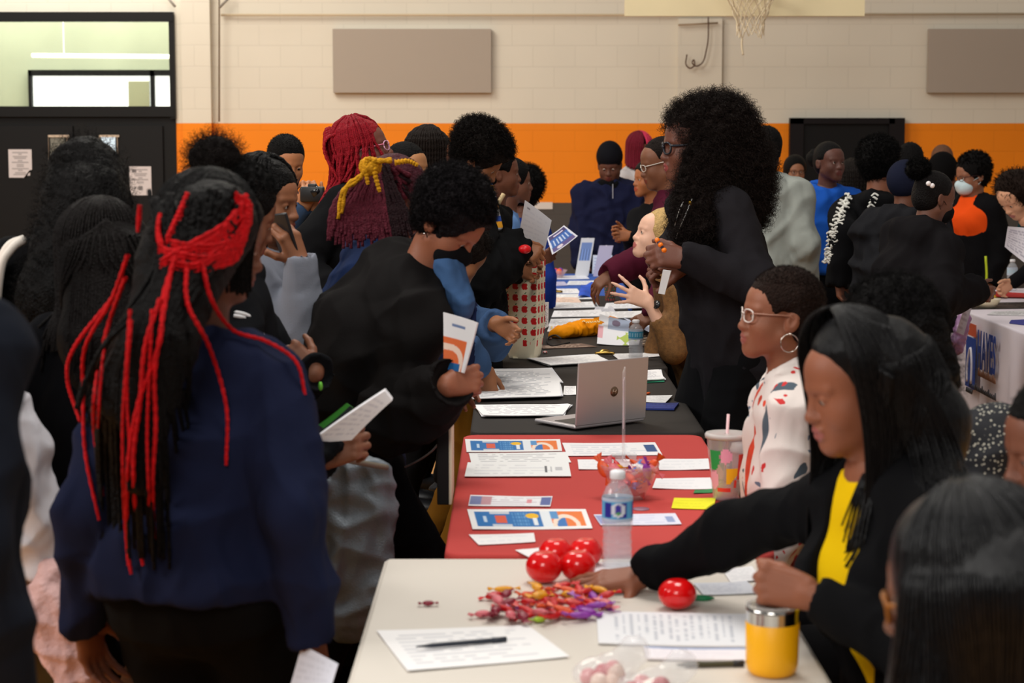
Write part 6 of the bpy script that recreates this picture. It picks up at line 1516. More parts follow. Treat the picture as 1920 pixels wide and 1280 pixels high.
# tall young man with afro, black puffer
p = person('tall young man with rounded dark curly hair and black puffer jacket, holding the tote open', P(897, 300, 8.35), 82, body=92, pitch=-36, H=1.80, female=False, skin_c=(150, 98, 66), lean=.03, gaze=(0, -20), w=1.08,
           R=dict(pos=P(968, 462, 8.2), dir=(.75, -.1, -.3), back=(.3, -.9, .4), curl=.8, fist=1), L=dict(pos=P(960, 500, 8.6), dir=(.8, 0, -.2), curl=.6), poleR=(-.2, -.4, -.9),
           top=dict(rgb=(20, 20, 22), t=.030, puff=.012, loose=.022, hem=-.32, fold=.016, ff=5, name='puffer_jacket', hood=.8), legs=LG)
afro(p, .040, (38, 30, 27), n=4600, fz=.026, amp=.008, frq=20, c=(0, -.022, .062), sc=(1.0, 1.06, .95))
f = Field(.004); f.ecap(P(918, 352, 8.2), P(930, 425, 8.2), (.02, .02), (.03, .02), (1, 0, 0), k=.01); V, Q = f.mesh(); npmesh('jersey_trim', V, Q, [mat('jersey_white', (226, 224, 226), .7), mat('jersey_gold', (230, 160, 30), .7), mat('jersey_blue', (40, 80, 170), .7)], p.root, (np.floor(V[Q].mean(1)[:, 2] * 38) % 3).astype(int))
o = quadmesh([P(984, 374, 8.25), P(1034, 412, 8.3), P(1018, 482, 8.4), P(966, 480, 8.35)], paint_doc((228, 230, 238), (220, 222, 232), 9, 3, bars=((.12, .08, .24, .11, (150, 150, 160)),)), curl=.006, res=.004); tag(o, 'large white sheet held upright in the apple print tote', 'paper')
f = Field(.004); f.ell(P(984, 467, 8.1), (.028, .02, .02), k=.01); V, Q = f.mesh(); tag(npmesh('red_ball', V, Q, mat('glossy_red', (206, 18, 24), .3)), 'small red ball in the hand above the apple print tote', 'ball')
# people behind him
p = person('person with dark brown locs behind the tall curly haired man', P(812, 292, 9.3), 95, H=1.76, skin_c=(120, 74, 54), showface=True, top=dict(rgb=(24, 24, 28)), legs=LG)
capmesh(p, DBR, .014, nape=-.09, ears=False); A = drape(p, np.radians(np.linspace(140, 400, 40)), .2, K=24, r=1.16); lock_mesh(p, resample(A, 50), braid_r(50, .009, 24), DBR, 'locs')
p = person('person with blue hood collar and beige bag strap beside the tall curly haired man', P(936, 325, 9.5), 100, H=1.72, w=.95, pelvis=P(902, 600, 9.5), skin_c=(110, 66, 48), female=False, top=dict(rgb=(20, 20, 22), t=.02, hood=.8, name='jacket', colfn=(lambda C: C[:, 2] > P(936, 372, 9.5).z, cloth((24, 66, 176)))), legs=LG)
short(p, .012, BLK, n=400); V, Q = tubes(curve([P(944, 364, 9.25), P(932, 390, 9.22), P(934, 436, 9.22)], 14), .012, 6); npmesh('bag_strap', V, Q, mat('strap_beige', (206, 180, 136), .7), p.root)
p = person('person in pale blue top partly hidden behind the raised white sheet', P(962, 342, 10.4), 96, H=1.62, w=.8, pelvis=P(920, 600, 10.4), R=dict(pos=P(1004, 492, 10.0), dir=(.8, -.1, .4), curl=.6), poleR=(0, -.3, -1), skin_c=(112, 70, 52), top=dict(rgb=(110, 150, 206)), legs=LG); short(p, .02, BLK, n=300)
p = person('person with round black afro seen from behind, near the back wall', P(985, 362, 11.3), 175, H=1.50, w=.75, pelvis=P(945, 600, 11.3), showface=False, top=dict(rgb=(28, 52, 130)), legs=LG); afro(p, .045, BLK, n=1800, ears=False)
p = person('person whose forehead and short dark hair show behind the pink glasses', P(765, 318, 8.9), 60, H=1.66, skin_c=(176, 122, 80), top=dict(rgb=(40, 40, 46)), legs=LG); short(p, .01, BLK, n=200)
# --- far middle
p = person('man in navy coat and black beanie looking down by the orange wall', P(1143, 310, 14.7), -8, body=-5, H=1.70, hs=1.12, female=False, skin_c=(92, 56, 44), pitch=-18, w=1.14, gaze=(0, -25), R=dict(fwd=.16, out=.0), L=dict(fwd=.16, out=.0),
           top=dict(rgb=(24, 27, 52), t=.040, loose=.018, hem=-.3, fold=.016, ff=4, name='coat', collar=.04), legs=dict(rgb=(20, 20, 26)))
f = Field(.005); f.ell((0, -.012, .062), (.092, .108, .100), k=.02); f.ell((0, -.02, .115), (.05, .055, .04), k=.04); f.ell((0, .02, -.09), (.2, .2, .105), k=.01, op='s'); V, Q = f.mesh(); npmesh('beanie', xf(V, p.Mh), Q, cloth((20, 20, 26)), p.root)
f = Field(.006); f.ell(p.sp(1.02) + p.fw * .06, (.10, .05, .05), frame(p.fw, p.up), k=.03); V, Q = f.mesh(); npmesh('scarf', folds(V, Q, .006, 8), Q, cloth((16, 16, 18)), p.root)
V, Q, _ = merge([tubes(np.array([P(1149, 345, 14.4), P(1149, 372, 14.38)]), .004, 5)]); npmesh('zip', V, Q, mat('zip_grey', (140, 140, 150), .4), p.root)
p = person('person with pink and black braids in pale grey hood near the back wall', P(1200, 283, 16.0), 25, H=1.74, hs=1.08, skin_c=(120, 74, 56), pitch=-15, top=dict(rgb=(196, 190, 192), t=.02, hood=1), legs=LG)
capmesh(p, (40, 16, 22), .014, nape=-.08, ears=False, hl=-.01); A = drape(p, np.radians(np.linspace(95, 430, 40)), .16, K=24, r=1.17); lock_mesh(p, A[:22], .01, (226, 60, 96), 'pink_braid'); lock_mesh(p, A[22:], .01, (110, 26, 44), 'braid')
p = person('person in black shirt with clasped hands beside the navy coat', P(1216, 336, 12.3), -68, body=-40, H=1.58, pelvis=P(1262, 600, 12.3), skin_c=(152, 92, 56), R=dict(pos=P(1176, 440, 12.0), dir=(-1, -.2, .1), curl=.8, fist=1), L=dict(pos=P(1182, 442, 11.95), dir=(-1, 0, 0), curl=.8), w=1.1, top=dict(rgb=(22, 21, 24), t=.014, name='shirt'), legs=LG)
capmesh(p, (26, 18, 16), .014, nape=-.10, ears=False, back=.01)
# maroon sweater
p = person('man in maroon sweater and clear glasses reaching over the table', P(1240, 306, 9.7), -86, body=-95, H=1.76, hs=1.05, female=False, skin_c=(118, 74, 52), pitch=-14, w=1.12, pelvis=P(1330, 600, 9.75), gaze=(0, -15),
           L=dict(pos=P(1232, 588, 9.2), dir=(-.8, -.3, -.35), curl=.5, back=(-.3, -.7, .7)), R=dict(pos=P(1146, 512, 9.7), dir=(-.7, -.1, -.6), back=(-.5, -.6, .7), curl=.35, spread=.15), poleL=(.5, 0, -.8), poleR=(.3, .2, -.9),
           top=dict(rgb=(78, 24, 42), t=.020, cuff=1, loose=.016, fold=.012, name='sweater', collar=.02), legs=LG)
short(p, .004, (40, 28, 24), n=300, amp=.0006); glasses(p, (196, 186, 176), r=.0018)
p = person('seated woman with blonde hair in brown patterned blouse, gesturing over the table', P(1232, 442, 8.7), -78, body=-88, seated=True, pelvis=Vector((.94, 8.7, .52)), H=1.68, skin_c=(236, 186, 160), pitch=14, R=dict(fwd=.15), L=dict(pos=P(1216, 566, 8.5), dir=(-.85, -.1, .35), back=(-.1, -1, .2), curl=.12, spread=.28, thumb=1.0), lip=(196, 110, 104), gaze=(0, 10),
           poleL=(.4, 0, -1), top=dict(t=.014, sleeve=.8, name='blouse', m=mat('brown_print', (122, 84, 44), .8, .3, 200, .7, 60)), legs=LG)
mass(p, [(local(p, (0, -.03, .04)), local(p, (0, -.06, .0)), .10, .10), (local(p, (0, -.08, 0)), p.sp(.8) - p.fw * .1, .09, .05)], (206, 170, 112), .004, 14, sub=FACE)
SEATED.append((p, 'black folding chair under the seated woman with blonde hair'))
V, Q = tubes(np.array([hloc(p, 'L', (-.035, 0, .026)), hloc(p, 'L', (-.03, .0, .03))]), .02, 16); npmesh('watch', V, Q, mat('watch_dark', (30, 30, 32), .2), p.root)
# the standing woman in the blazer
p = person('standing woman in black blazer with huge curly black hair and dark framed glasses', P(1299, 274, 7.15), -84, body=-72, H=1.88, w=1.2, hs=1.08, skin_c=(104, 62, 48), pitch=-3, pelvis=P(1385, 640, 7.2), lean=.0, fat=.003, lip=(140, 66, 66),
           L=dict(pos=P(1288, 486, 6.85), dir=(-.95, -.1, .15), back=(-.1, -.9, .5), curl=.75, spread=.05, fist=.7, size=1.08), R=dict(pos=P(1288, 500, 7.05), dir=(-.9, -.15, .1), back=(0, -.5, .8), curl=.8, fist=1, size=1.08), poleL=(.7, -.4, -.7), poleR=(.3, .6, -.7),
           top=dict(rgb=(34, 32, 35), t=.018, hem=-.42, loose=.006, fold=.012, ff=3.4, name='blazer', female_bust=.095, flare=.01), legs=dict(rgb=(17, 17, 19), t=.02, flare=.03))
Hd = Vector(p.Mh[:3, 3])
mass(p, [(P(1304, 244, 7.17), P(1340, 250, 7.20), .105, .13), (P(1345, 256, 7.20), P(1362, 340, 7.20), .145, .155), (P(1322, 300, 7.10), P(1312, 420, 7.02), .09, .095), (P(1362, 330, 7.2), P(1340, 430, 7.08), .15, .10), (P(1390, 300, 7.2), P(1398, 390, 7.15), .09, .08)], (56, 43, 39), .013, 16, strands=15000, sl=.045, curl=.008, k=.04,
     sub=[((0, .135, -.045), (.115, .105, .125))], rough=.55, vox=.006)
glasses(p, (18, 22, 34), r=.0032, w=.024, h=.019)
for dx, yo in ((0, 0), (14, 2)):
    a = raylock(p, [(1284 + dx, 372), (1272 + dx, 400 + yo), (1264 + dx * .7, 430), (1260 + dx * .5, 450)], 6.9, lift=.006, n=24, headr=.1); V, Q = tubes(a, .0028 * (1 + .5 * np.sin(np.arange(24) * 2.1)), 6); npmesh('lanyard_chain', V, Q, mat('chain_silver', (226, 222, 216), .2, metal=.6), p.root)
f = Field(.003); q = raylock(p, [(1294, 378), (1295, 386)], 6.9, n=4, headr=.1)[1]; f.ell(q, (.008, .004, .012), k=.003); V, Q = f.mesh(); npmesh('gold_pendant', V, Q, mat('gold', (230, 180, 60), .2, metal=1), p.root)
o = quadmesh([P(1243, 506, 6.8), P(1258, 508, 6.78), P(1246, 552, 6.82), P(1234, 550, 6.84)], lambda u, v: np.tile(np.array(lin((214, 216, 218))), (len(u), 1)), th=.004, name='name_badge'); tag(o, 'white name badge hanging below the clasped hands of the blazer', 'badge')
V, Q = tubes(np.array([hloc(p, 'L', (-.046, 0, 0)), hloc(p, 'L', (-.02, 0, 0))]), .035, 20); npmesh('watch_strap', V, Q, mat('watch_band', (58, 56, 60), .5), p.root)
R_ = p.hand['L'][:3, :3]; V, Q = box((0, 0, 0), (.036, .032, .010), bevel=.004); V = V @ R_.T + np.array(hloc(p, 'L', (-.033, .0, .036))); npmesh('watch_face', V, Q, mat('watch_glass', (40, 34, 50), .1), p.root)
V, Q = box((0, 0, .0055), (.022, .020, .001)); V = V @ R_.T + np.array(hloc(p, 'L', (-.033, .0, .036))); npmesh('watch_picture', V, Q, mat('watch_pic', (190, 120, 130), .3, emit=(190, 120, 130), estr=.3), p.root, smooth=False)
o = None; a, b = P(1231, 448, 6.74), P(1246, 470, 6.72); r = thing('pen', a, 'orange patterned pen between the clasped hands of the blazer', 'pen')
V, Q = tubes(np.array([a, b]), .006, 10); npmesh('barrel', V, Q, mat('pen_dark', (44, 36, 50), .3), r)
for t_ in (.1, .5, .95):
    f = Field(.002); f.ell(a + (b - a) * t_, .0095, k=.002); V, Q = f.mesh(); npmesh('bead', V, Q, mat('bead_orange', (240, 120, 20), .25), r)
# --- right, standing crowd
p = person('person in pale grey hoodie seen from behind, beside the black door', P(1437, 282, 11.0), 165, body=160, H=1.78, female=False, showface=False, skin_c=(90, 58, 46), w=1.1, top=dict(rgb=(150, 154, 148), t=.026, hood=1.1, cuff=1, loose=.01, fold=.012, name='hoodie'), legs=LG); short(p, .018, BLK, n=500)
p = person('small distant person with glasses in front of the black door', P(1491, 322, 15.4), 5, H=1.60, skin_c=(140, 92, 66), top=dict(rgb=(30, 30, 34)), legs=LG); capmesh(p, BLK, .02, ears=False); glasses(p)
p = person('smiling woman in bright blue hoodie in front of the black door', P(1556, 305, 11.5), 28, body=15, H=1.68, skin_c=(88, 52, 42), pitch=2, top=dict(rgb=(30, 84, 178), t=.024, hood=.9, cuff=1, loose=.010, hem=.2, fold=.014, ff=3.5, name='hoodie'), legs=LG)
capmesh(p, BLK, .008, nape=-.08); f = Field(.006); f.ell(local(p, (0, -.12, .03)), (.07, .07, .06), k=.02); V, Q = f.mesh(); npmesh('hair_puff', crinkle(V, Q, .008, 20), Q, hairm(BLK), p.root)
p = person('person with thin dark braids behind the graphic sleeve', P(1600, 338, 12.2), 175, H=1.58, showface=False, top=dict(rgb=(22, 24, 30)), legs=LG); capmesh(p, BLK, .012, nape=-.1, ears=False); A = drape(p, np.radians(np.linspace(180, 360, 26)), .14, K=22, r=1.15); lock_mesh(p, resample(A, 40), braid_r(40, .007, 20), (42, 34, 30), 'braid')
p = person('person in black hoodie with large white lettering down the sleeve, rounded dark hair', P(1652, 312, 10.5), 130, body=162, H=1.74, female=False, skin_c=(130, 80, 58), w=1.0, pelvis=P(1644, 590, 10.5), L=dict(pos=P(1572, 526, 10.25), dir=(.15, -.1, -1), curl=.5), poleL=(-.1, -.9, 0), R=dict(fwd=.1),
           top=dict(rgb=(18, 18, 20), t=.026, hood=.8, loose=.012, fold=.012, name='hoodie'), legs=LG)
afro(p, .035, BLK, n=2200, fz=.02, ears=False)
marks = []; rs = np.random.RandomState(2)
for i in range(17):
    t = i / 16; cx, cy = 1590 - 38 * t - 4 * math.sin(t * 3), 366 + 124 * t
    for k in range(3):
        ang = rs.rand() * 3.14; l = 11; pts = [(cx + l * math.cos(ang) * s + rs.randint(-4, 5) * (k - 1) * .8, cy + 4 * math.sin(ang) * s + 2 * math.sin(s * 5)) for s in (-1, -.3, .4, 1)]
        marks.append(raylock(p, pts, 10.3, lift=.010, n=10, headr=.1))
for i in range(9):
    t = i / 8; cx, cy = 1640 - 18 * t, 366 + 54 * t; marks.append(raylock(p, [(cx - 6, cy + 2), (cx, cy - 3), (cx + 7, cy + 1)], 10.3, lift=.010, n=10, headr=.1))
V, Q = tubes(np.array(marks), .0062, 5); npmesh('white_lettering', V, Q, mat('lettering_white', (206, 204, 196), .7), p.root)
p = person('person in long charcoal puffer coat with dark knitted hat, back turned', P(1700, 352, 9.9), 140, body=155, H=1.64, showface=False, w=1.1, L=dict(fwd=.2, out=.0), R=dict(fwd=.2, out=0), top=dict(rgb=(34, 34, 38), t=.045, loose=.02, puff=.02, hem=-.75, hood=1.3, fold=.02, ff=3, name='puffer_coat'), legs=LG)
f = Field(.006); f.ell((0, -.015, .045), (.095, .11, .105), k=.02); f.ell((0, .06, -.08), (.15, .12, .1), k=.01, op='s'); V, Q = f.mesh(); npmesh('knitted_hat', xf(V, p.Mh), Q, cloth((24, 27, 44)), p.root)
p = person('person with short dark hair whose head top shows above the puffer coat', P(1706, 306, 12.0), 170, H=1.70, showface=False, female=False, top=dict(rgb=(24, 24, 28)), legs=LG); short(p, .01, BLK, n=300)
p = person('bald person whose scalp shows above the black knit beanie at right', P(1766, 304, 15.6), 170, H=1.70, hs=1.15, w=.8, showface=False, female=False, skin_c=(176, 128, 98), top=dict(rgb=(30, 30, 34)), legs=LG); short(p, .003, (120, 84, 64), hl=.0)
p = person('person in black knit beanie facing away, at right in front of the orange wall', P(1768, 328, 14.4), 150, H=1.62, hs=1.25, w=.9, showface=False, top=dict(rgb=(20, 20, 22), t=.02), legs=LG)
f = Field(.006); f.ell((0, -.015, .035), (.092, .108, .11), k=.02); f.ell((0, .07, -.08), (.15, .12, .1), k=.01, op='s'); V, Q = f.mesh(); npmesh('beanie', xf(V, p.Mh), Q, cloth((16, 15, 16)), p.root)
p = person('girl in black hoodie with hair bun and two white beads, reaching to the right table', P(1752, 372, 8.9), 112, body=120, H=1.60, skin_c=(104, 66, 52), pitch=-14, w=1.18, hunch=.03, pelvis=P(1708, 600, 8.9), gaze=(0, -15),
           R=dict(pos=P(1826, 545, 8.75), dir=(.9, .2, -.2), curl=.6), poleR=(0, -.4, -1), L=dict(fwd=.25), top=dict(rgb=(24, 22, 24), t=.030, hood=1.1, cuff=1, loose=.02, fold=.014, name='hoodie'), legs=LG)
capmesh(p, (26, 20, 20), .007, nape=-.07, amp=.0015); f = Field(.005); f.ell(P(1722, 316, 8.88), (.054, .05, .05), k=.02); V, Q = f.mesh(); V, Q, _ = merge([(crinkle(V, Q, .006, 22), Q), fuzz(V, Q, 600, .015, .001, 3)]); npmesh('hair_bun', V, Q, hairm(BLK), p.root)
facemask(p)
for x, y in ((1741, 344), (1748, 348)):
    f = Field(.003); f.ell(P(x, y, 8.78), .012, k=.003); V, Q = f.mesh(); npmesh('hair_bead', V, Q, mat('bead_white', (235, 226, 226), .25), p.root)
f = Field(.006); f.ell(p.sp(1.0) - p.fw * .01, (.085, .075, .03), frame(p.fw, p.up), k=.02); V, Q = f.mesh(); npmesh('cream_collar', V, Q, cloth((214, 202, 180)), p.root)
p = person('person in orange shirt and black cardigan wearing a pale surgical mask', P(1822, 330, 13.2), -72, body=-55, H=1.66, hs=1.12, skin_c=(140, 90, 66), pitch=-8, w=1.15, top=dict(rgb=(18, 17, 19), t=.024, vneck=.5, open_front=.05, hem=-.5, loose=.01, name='cardigan'), legs=LG)
garment(p, rgb=(228, 78, 22), t=.014, name='orange_shirt', sleeves='', hem=-.1, female_bust=.09, fold=.006)
afro(p, .018, BLK, n=900, fz=.015); glasses(p, (60, 30, 30)); facemask(p, (196, 214, 218))
V, Q = tubes(curve([P(1848, 480, 12.9), P(1850, 515, 12.9), P(1848, 538, 12.9)], 8), .008, 6); npmesh('lime_lanyard', V, Q, mat('lime', (190, 206, 30), .6), p.root)
p = person('person with bobbed brown hair leaning over the table at the right edge', P(1903, 366, 11.6), -60, body=-80, H=1.66, hs=1.12, pitch=-45, skin_c=(222, 164, 130), hunch=.05, pelvis=P(2110, 590, 11.7), R=dict(pos=P(1900, 528, 12.0), dir=(-.7, -.1, -.5), curl=.5), L=dict(pos=P(1932, 470, 11.3), dir=(-.6, 0, .4), curl=.6), lip=(190, 110, 100),
           top=dict(rgb=(24, 60, 66), t=.016, name='shirt', colfn=(lambda C: C[:, 2] < P(1903, 440, 11.6).z, cloth((22, 20, 24)))), legs=LG)
mass(p, [(local(p, (0, -.02, .05)), local(p, (0, -.05, .02)), .10, .105), (local(p, (.07, -.02, .03)), local(p, (.085, .01, -.06)), .06, .035), (local(p, (-.07, -.02, .03)), local(p, (-.085, .01, -.06)), .06, .035)], (52, 34, 26), .004, 16, sub=[((0, .125, -.045), (.075, .085, .105))], strands=900)
o = quadmesh([P(1888, 424, 11.2), P(1936, 428, 11.2), P(1930, 500, 11.15), P(1882, 462, 11.2)], paint_doc((214, 208, 214), (170, 164, 176), 9, 3), curl=.02, res=.006); tag(o, 'white papers held up at the right edge beside brown bobbed hair', 'paper')
f = Field(.008); f.ecap(P(1806, 598, 9.5), P(1792, 650, 9.5), (.03, .03), (.045, .04), (1, 0, 0), k=.03); V, Q = f.mesh(); tag(npmesh('plastic_bag', folds(V, Q, .01, 9), Q, mat('lilac_plastic', (150, 110, 150), .35)), 'lilac plastic bag hanging at the corner of the white cloth', 'bag')
o = quadmesh([P(1812, 560, 9.4), P(1824, 566, 9.4), P(1806, 628, 9.4), P(1792, 622, 9.4)], paint_doc((176, 166, 176), (150, 140, 150), 6, 2), curl=.01, res=.006); tag(o, 'grey sheet hanging down beside the lilac plastic bag', 'paper')
# --- right, seated
FLOR = None
def floral():
    m = bpy.data.materials.new('white_floral_cloth'); m.use_nodes = True; nt = m.node_tree; b = nt.nodes['Principled BSDF']; b.inputs['Roughness'].default_value = .8
    g = nt.nodes.new('ShaderNodeTexCoord'); cur = None
    for k, (sc, th, col) in enumerate(((7, .63, (70, 84, 96)), (10, .655, (200, 40, 40)), (14, .69, (96, 110, 130)))):
        n = nt.nodes.new('ShaderNodeTexNoise'); n.inputs['Scale'].default_value = sc; n.inputs['Detail'].default_value = 2.5; n.inputs['Distortion'].default_value = 1.6
        mp = nt.nodes.new('ShaderNodeMapping'); mp.inputs['Location'].default_value = (k * 7, k * 3, 0); mp.inputs['Scale'].default_value = (1, 1, .5 if k == 0 else 1)
        nt.links.new(g.outputs['Object'], mp.inputs[0]); nt.links.new(mp.outputs[0], n.inputs['Vector'])
        gt = nt.nodes.new('ShaderNodeMath'); gt.operation = 'GREATER_THAN'; gt.inputs[1].default_value = th; nt.links.new(n.outputs['Fac'], gt.inputs[0])
        mx = nt.nodes.new('ShaderNodeMix'); mx.data_type = 'RGBA'; nt.links.new(gt.outputs[0], mx.inputs[0]); mx.inputs[7].default_value = (*lin(col), 1)
        if cur is None: mx.inputs[6].default_value = (*lin((222, 210, 204)), 1)
        else: nt.links.new(cur.outputs[2], mx.inputs[6])
        cur = mx
    nt.links.new(cur.outputs[2], b.inputs['Base Color']); return m
p = person('seated woman with cropped hair, clear glasses and hoop earring in white floral jacket', P(1461, 592, 5.1), -82, body=-98, seated=True, H=1.72, pitch=4, skin_c=(142, 88, 64), fat=.004, w=1.05, lip=(150, 84, 74), gaze=(8, -6), pelvis=Vector((P(1500, 800, 5.15).x, 5.15, .52)),
           R=dict(fwd=.12), L=dict(fwd=.12), top=dict(t=.016, m=floral(), loose=.008, fold=.012, name='floral_jacket', collar=.03, vneck=.22, open_front=.02), legs=dict(rgb=(30, 30, 36)))
garment(p, t=.010, m=mat('red_orange_print', (206, 60, 30), .7, .1, 100, .6, 22), name='red_top', sleeves='', vneck=.1, fold=.003)
SEATED.append((p, 'black folding chair under the woman in the floral jacket'))
short(p, .012, (52, 32, 24), n=3800, amp=.0015, hl=.004); glasses(p, (214, 200, 192), r=.0020, w=.022, h=.017, temple=(150, 100, 78)); earring(p, .024, sx=-1); earring(p, .024, sx=1); earring(p, .003, sx=-1, stud=True)
V, Q = lathe([(.0001, 0), (.0001, 0)], 4); 
def polka():
    m = bpy.data.materials.new('black_dotted_cloth'); m.use_nodes = True; nt = m.node_tree; b = nt.nodes['Principled BSDF']; b.inputs['Roughness'].default_value = .8
    g = nt.nodes.new('ShaderNodeTexCoord'); v = nt.nodes.new('ShaderNodeTexVoronoi'); v.inputs['Scale'].default_value = 105; v.inputs['Randomness'].default_value = .75; nt.links.new(g.outputs['Object'], v.inputs['Vector'])
    lt = nt.nodes.new('ShaderNodeMath'); lt.operation = 'LESS_THAN'; lt.inputs[1].default_value = .26; nt.links.new(v.outputs['Distance'], lt.inputs[0])
    mx = nt.nodes.new('ShaderNodeMix'); mx.data_type = 'RGBA'; nt.links.new(lt.outputs[0], mx.inputs[0]); mx.inputs[6].default_value = (*lin((20, 21, 28)), 1); mx.inputs[7].default_value = (*lin((190, 186, 170)), 1)
    nt.links.new(mx.outputs[2], b.inputs['Base Color']); return m
p = person('seated person in black top with white dots, dark curly hair, behind the yellow blouse', P(1662, 648, 4.45), -150, body=-118, seated=True, showface=False, H=1.70, w=1.2, pelvis=Vector((P(1715, 800, 4.45).x, 4.45, .52)), L=dict(pos=P(1800, 1000, 4.2), dir=(-.4, .3, -.5)), R=dict(pos=P(1600, 960, 4.7), dir=(-1, 0, -.2)), poleL=(1, -.3, -.6),
           top=dict(t=.018, m=polka(), loose=.010, name='dotted_blouse'), legs=LG)
SEATED.append((p, 'black folding chair under the person in the dotted top'))
afro(p, .034, (24, 21, 22), n=3600, fz=.022, amp=.006, frq=14, ears=False, nape=-.08)
mass(p, [(local(p, (0, -.08, .03)), local(p, (.03, -.12, -.06)), .09, .07)], (24, 21, 22), .006, 14, strands=1200, sl=.025)
# yellow blouse and black blazer
p = person('seated woman in black blazer and yellow blouse with long straight black hair, arm stretched', P(1608, 724, 3.62), -80, body=-62, seated=True, H=1.70, pitch=-14, skin_c=(140, 84, 60), fat=.006, w=1.12, lip=(150, 84, 78), gaze=(0, -25), hunch=.02, hs=1.04,
           pelvis=Vector((P(1660, 1100, 3.62).x + .10, 3.6, .52)), R=dict(pos=P(1204, 1080, 4.16), dir=(-.97, -.04, -.13), back=(-.12, -.25, 1), curl=.10, spread=.20, thumb=.85, size=1.06), L=dict(pos=P(1514, 1112, 3.46), dir=(-.9, .25, .15), back=(-.3, -.95, .3), curl=1.05, fist=1, thumb=.15, size=.98), poleR=(0, .8, .1), poleL=(.6, -.5, -.7),
           top=dict(rgb=(18, 18, 20), t=.018, loose=.003, fold=.009, ff=3.6, name='blazer', vneck=.72, open_front=.03, female_bust=.092, sleeve=.93), legs=dict(rgb=(20, 20, 24)))
SEATED.append((p, 'black folding chair under the woman in the yellow blouse'))
garment(p, rgb=(240, 196, 12), t=.004, name='yellow_blouse', sleeves='', fold=.003, female_bust=.080, hem=.30)
mass(p, [(local(p, (0, -.015, .052)), local(p, (0, -.04, .03)), .092, .102), (local(p, (0, -.06, .0)), P(1730, 800, 3.62), .10, .085), (P(1730, 800, 3.62), P(1755, 890, 3.60), .085, .05)], (21, 19, 22), .003, 10, sub=[((0, .122, -.045), (.10, .088, .108))], m=GH, vox=.004)
A0 = drape(p, np.radians(np.r_[np.linspace(172, 385, 130)]), .36, K=32, th0=.1, th1=1.6, r=1.27, margin=.004, jit=.004, pull=.02, crown=(0, .018, .042)); lock_mesh(p, resample(A0, 46), np.linspace(.0034, .0016, 46), (24, 21, 25), 'hair_lock', m=GH)
A = [raylock(p, [(1580 + i * 3, 600 + abs(i - 14) * .9), (1640 + i * 2.2, 640 + i * 2), (1676 + i * 2.6, 740), (1700 + i * 3.4, 840), (1716 + i * 3.6, 880 + (i * 29) % 50)], 3.55, n=26, lift=.005, headr=1.04) for i in range(30)]
A += [raylock(p, [(1652 + i * 1.4, 690 + i), (1646 + i * 1.4, 770), (1634 + i * 1.2, 850), (1604 + i * 2.4, 920), (1578 + i * 3, 985 + (i * 31) % 50)], 3.5, n=26, lift=.010, headr=1.08) for i in range(16)]
lock_mesh(p, resample(np.array(A), 50), np.linspace(.0045, .0018, 50), (24, 21, 25), 'hair_lock', m=GH)
earring(p, .004, (220, 210, 214), stud=True)
V, Q, _ = merge([tubes(np.array([p.W['L'] + (p.E['L'] - p.W['L']).normalized() * .035, p.W['L'] + (p.E['L'] - p.W['L']).normalized() * .075]), .040, 16)]); npmesh('white_cuff', V, Q, cloth((206, 210, 222)), p.root)
# foreground, out of focus
p = person('person with glossy straight black hair and brown glasses in the blurred lower right corner', P(1805, 1120, 2.42), -118, body=-110, seated=True, H=1.66, pitch=-10, skin_c=(120, 78, 60), w=1.0, top=dict(rgb=(18, 18, 22), t=.02), legs=LG, gaze=(0, -10), R=dict(fwd=.2), L=dict(fwd=.2))
mass(p, [(local(p, (0, -.012, .05)), local(p, (0, -.045, .02)), .098, .106), (local(p, (0, -.08, -.0)), p.sp(.8) - p.fw * .12, .11, .10), (p.sp(.8) - p.fw * .12, p.sp(.5) - p.fw * .13, .11, .09), (local(p, (-.06, .01, 0)), p.sp(.75) - p.lat * .1 + p.fw * .06, .055, .06), (local(p, (.06, .01, 0)), p.sp(.75) + p.lat * .1 + p.fw * .06, .055, .06)], (22, 21, 26), .002, 8, sub=[((0, .135, -.045), (.075, .10, .115))], m=GH2, vox=.004)
A = drape(p, np.radians(np.linspace(150, 400, 110)), .34, K=30, th1=1.6, r=1.30, fields=[p.fields[-1]], margin=.003); lock_mesh(p, resample(A, 44), .0026, (24, 23, 28), 'hair_lock', m=GH2)
glasses(p, (150, 92, 34), r=.003, w=.024, h=.02)
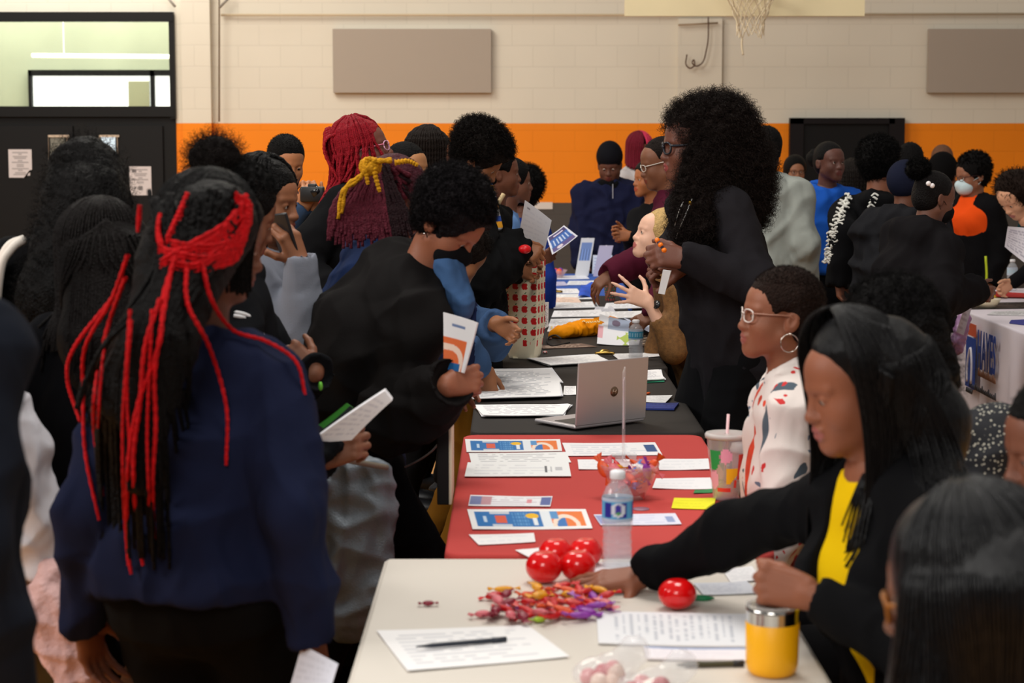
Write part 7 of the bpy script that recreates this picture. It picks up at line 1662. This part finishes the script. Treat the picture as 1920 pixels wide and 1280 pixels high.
p = person('person cut by the right edge, only the lowered face in view', P(1992, 838, 3.25), -84, body=-90, seated=True, H=1.70, pitch=-12, skin_c=(116, 70, 52), top=dict(rgb=(24, 24, 28), t=.02), legs=LG, fat=.004, gaze=(0, -20)); short(p, .012, BLK, n=1200)

def paint_prog(u, v):
    c = np.tile(np.array(lin((224, 224, 236))), (len(u), 1)); i_ = (u > .06) & (u < .94) & (v > .06) & (v < .94); c[i_] = lin((56, 100, 176))
    c[i_ & (v < .28)] = lin((70, 60, 110)); c[i_ & (v > .72)] = lin((96, 84, 140)); c[i_ & (np.abs((u * 7) % 1 - .5) < .2) & (v > .36) & (v < .68)] = lin((196, 210, 236))
    c[i_ & (((u - .35) / .12) ** 2 + ((v - .84) / .08) ** 2 < 1)] = lin((226, 214, 224)); c[i_ & (np.abs(v - .17) < .04) & (u > .3) & (u < .8)] = lin((214, 206, 226)); return c
o = quadmesh([P(1026, 446, 10.0), P(1058, 423, 10.0), P(1084, 443, 9.9), P(1036, 478, 9.9)], paint_prog, curl=.004, name='flyer', res=.004); tag(o, 'blue and purple printed flyer held out over the dark tablecloth', 'flyer')
# chairs for the seated people
def chair(x, y, ang, label):
    r = thing('folding_chair', (x, y, 0), label, 'chair'); M3 = np.array(Matrix.Rotation(math.radians(ang), 3, 'Z')); st = mat('chair_steel', (60, 60, 62), .35, metal=.7); pl = mat('chair_plastic', (44, 42, 42), .5); o_ = np.array((x, y, 0.))
    V, Q = box((0, 0, 0), (.42, .40, .03), bevel=.012); npmesh('seat', (V + (0, 0, .405)) @ M3.T + o_, Q, pl, r, smooth=False)
    V, Q = box((0, 0, 0), (.40, .03, .20), bevel=.01); npmesh('backrest', (V + (0, .23, .76)) @ M3.T + o_, Q, pl, r, smooth=False)
    for sx in (-.2, .2):
        V, Q = tubes(curve([(sx, -.2, 0), (sx, .0, .40), (sx, .23, .84)], 12), .012, 8); npmesh('leg', V @ M3.T + o_, Q, st, r)
        V, Q = tubes(np.array([(sx, .24, 0), (sx, .02, .40)]), .012, 8); npmesh('leg', V @ M3.T + o_, Q, st, r)
for who, lb in SEATED: chair(who.P.x, who.P.y, math.degrees(math.atan2(who.fd.y, who.fd.x)) + 90, lb)
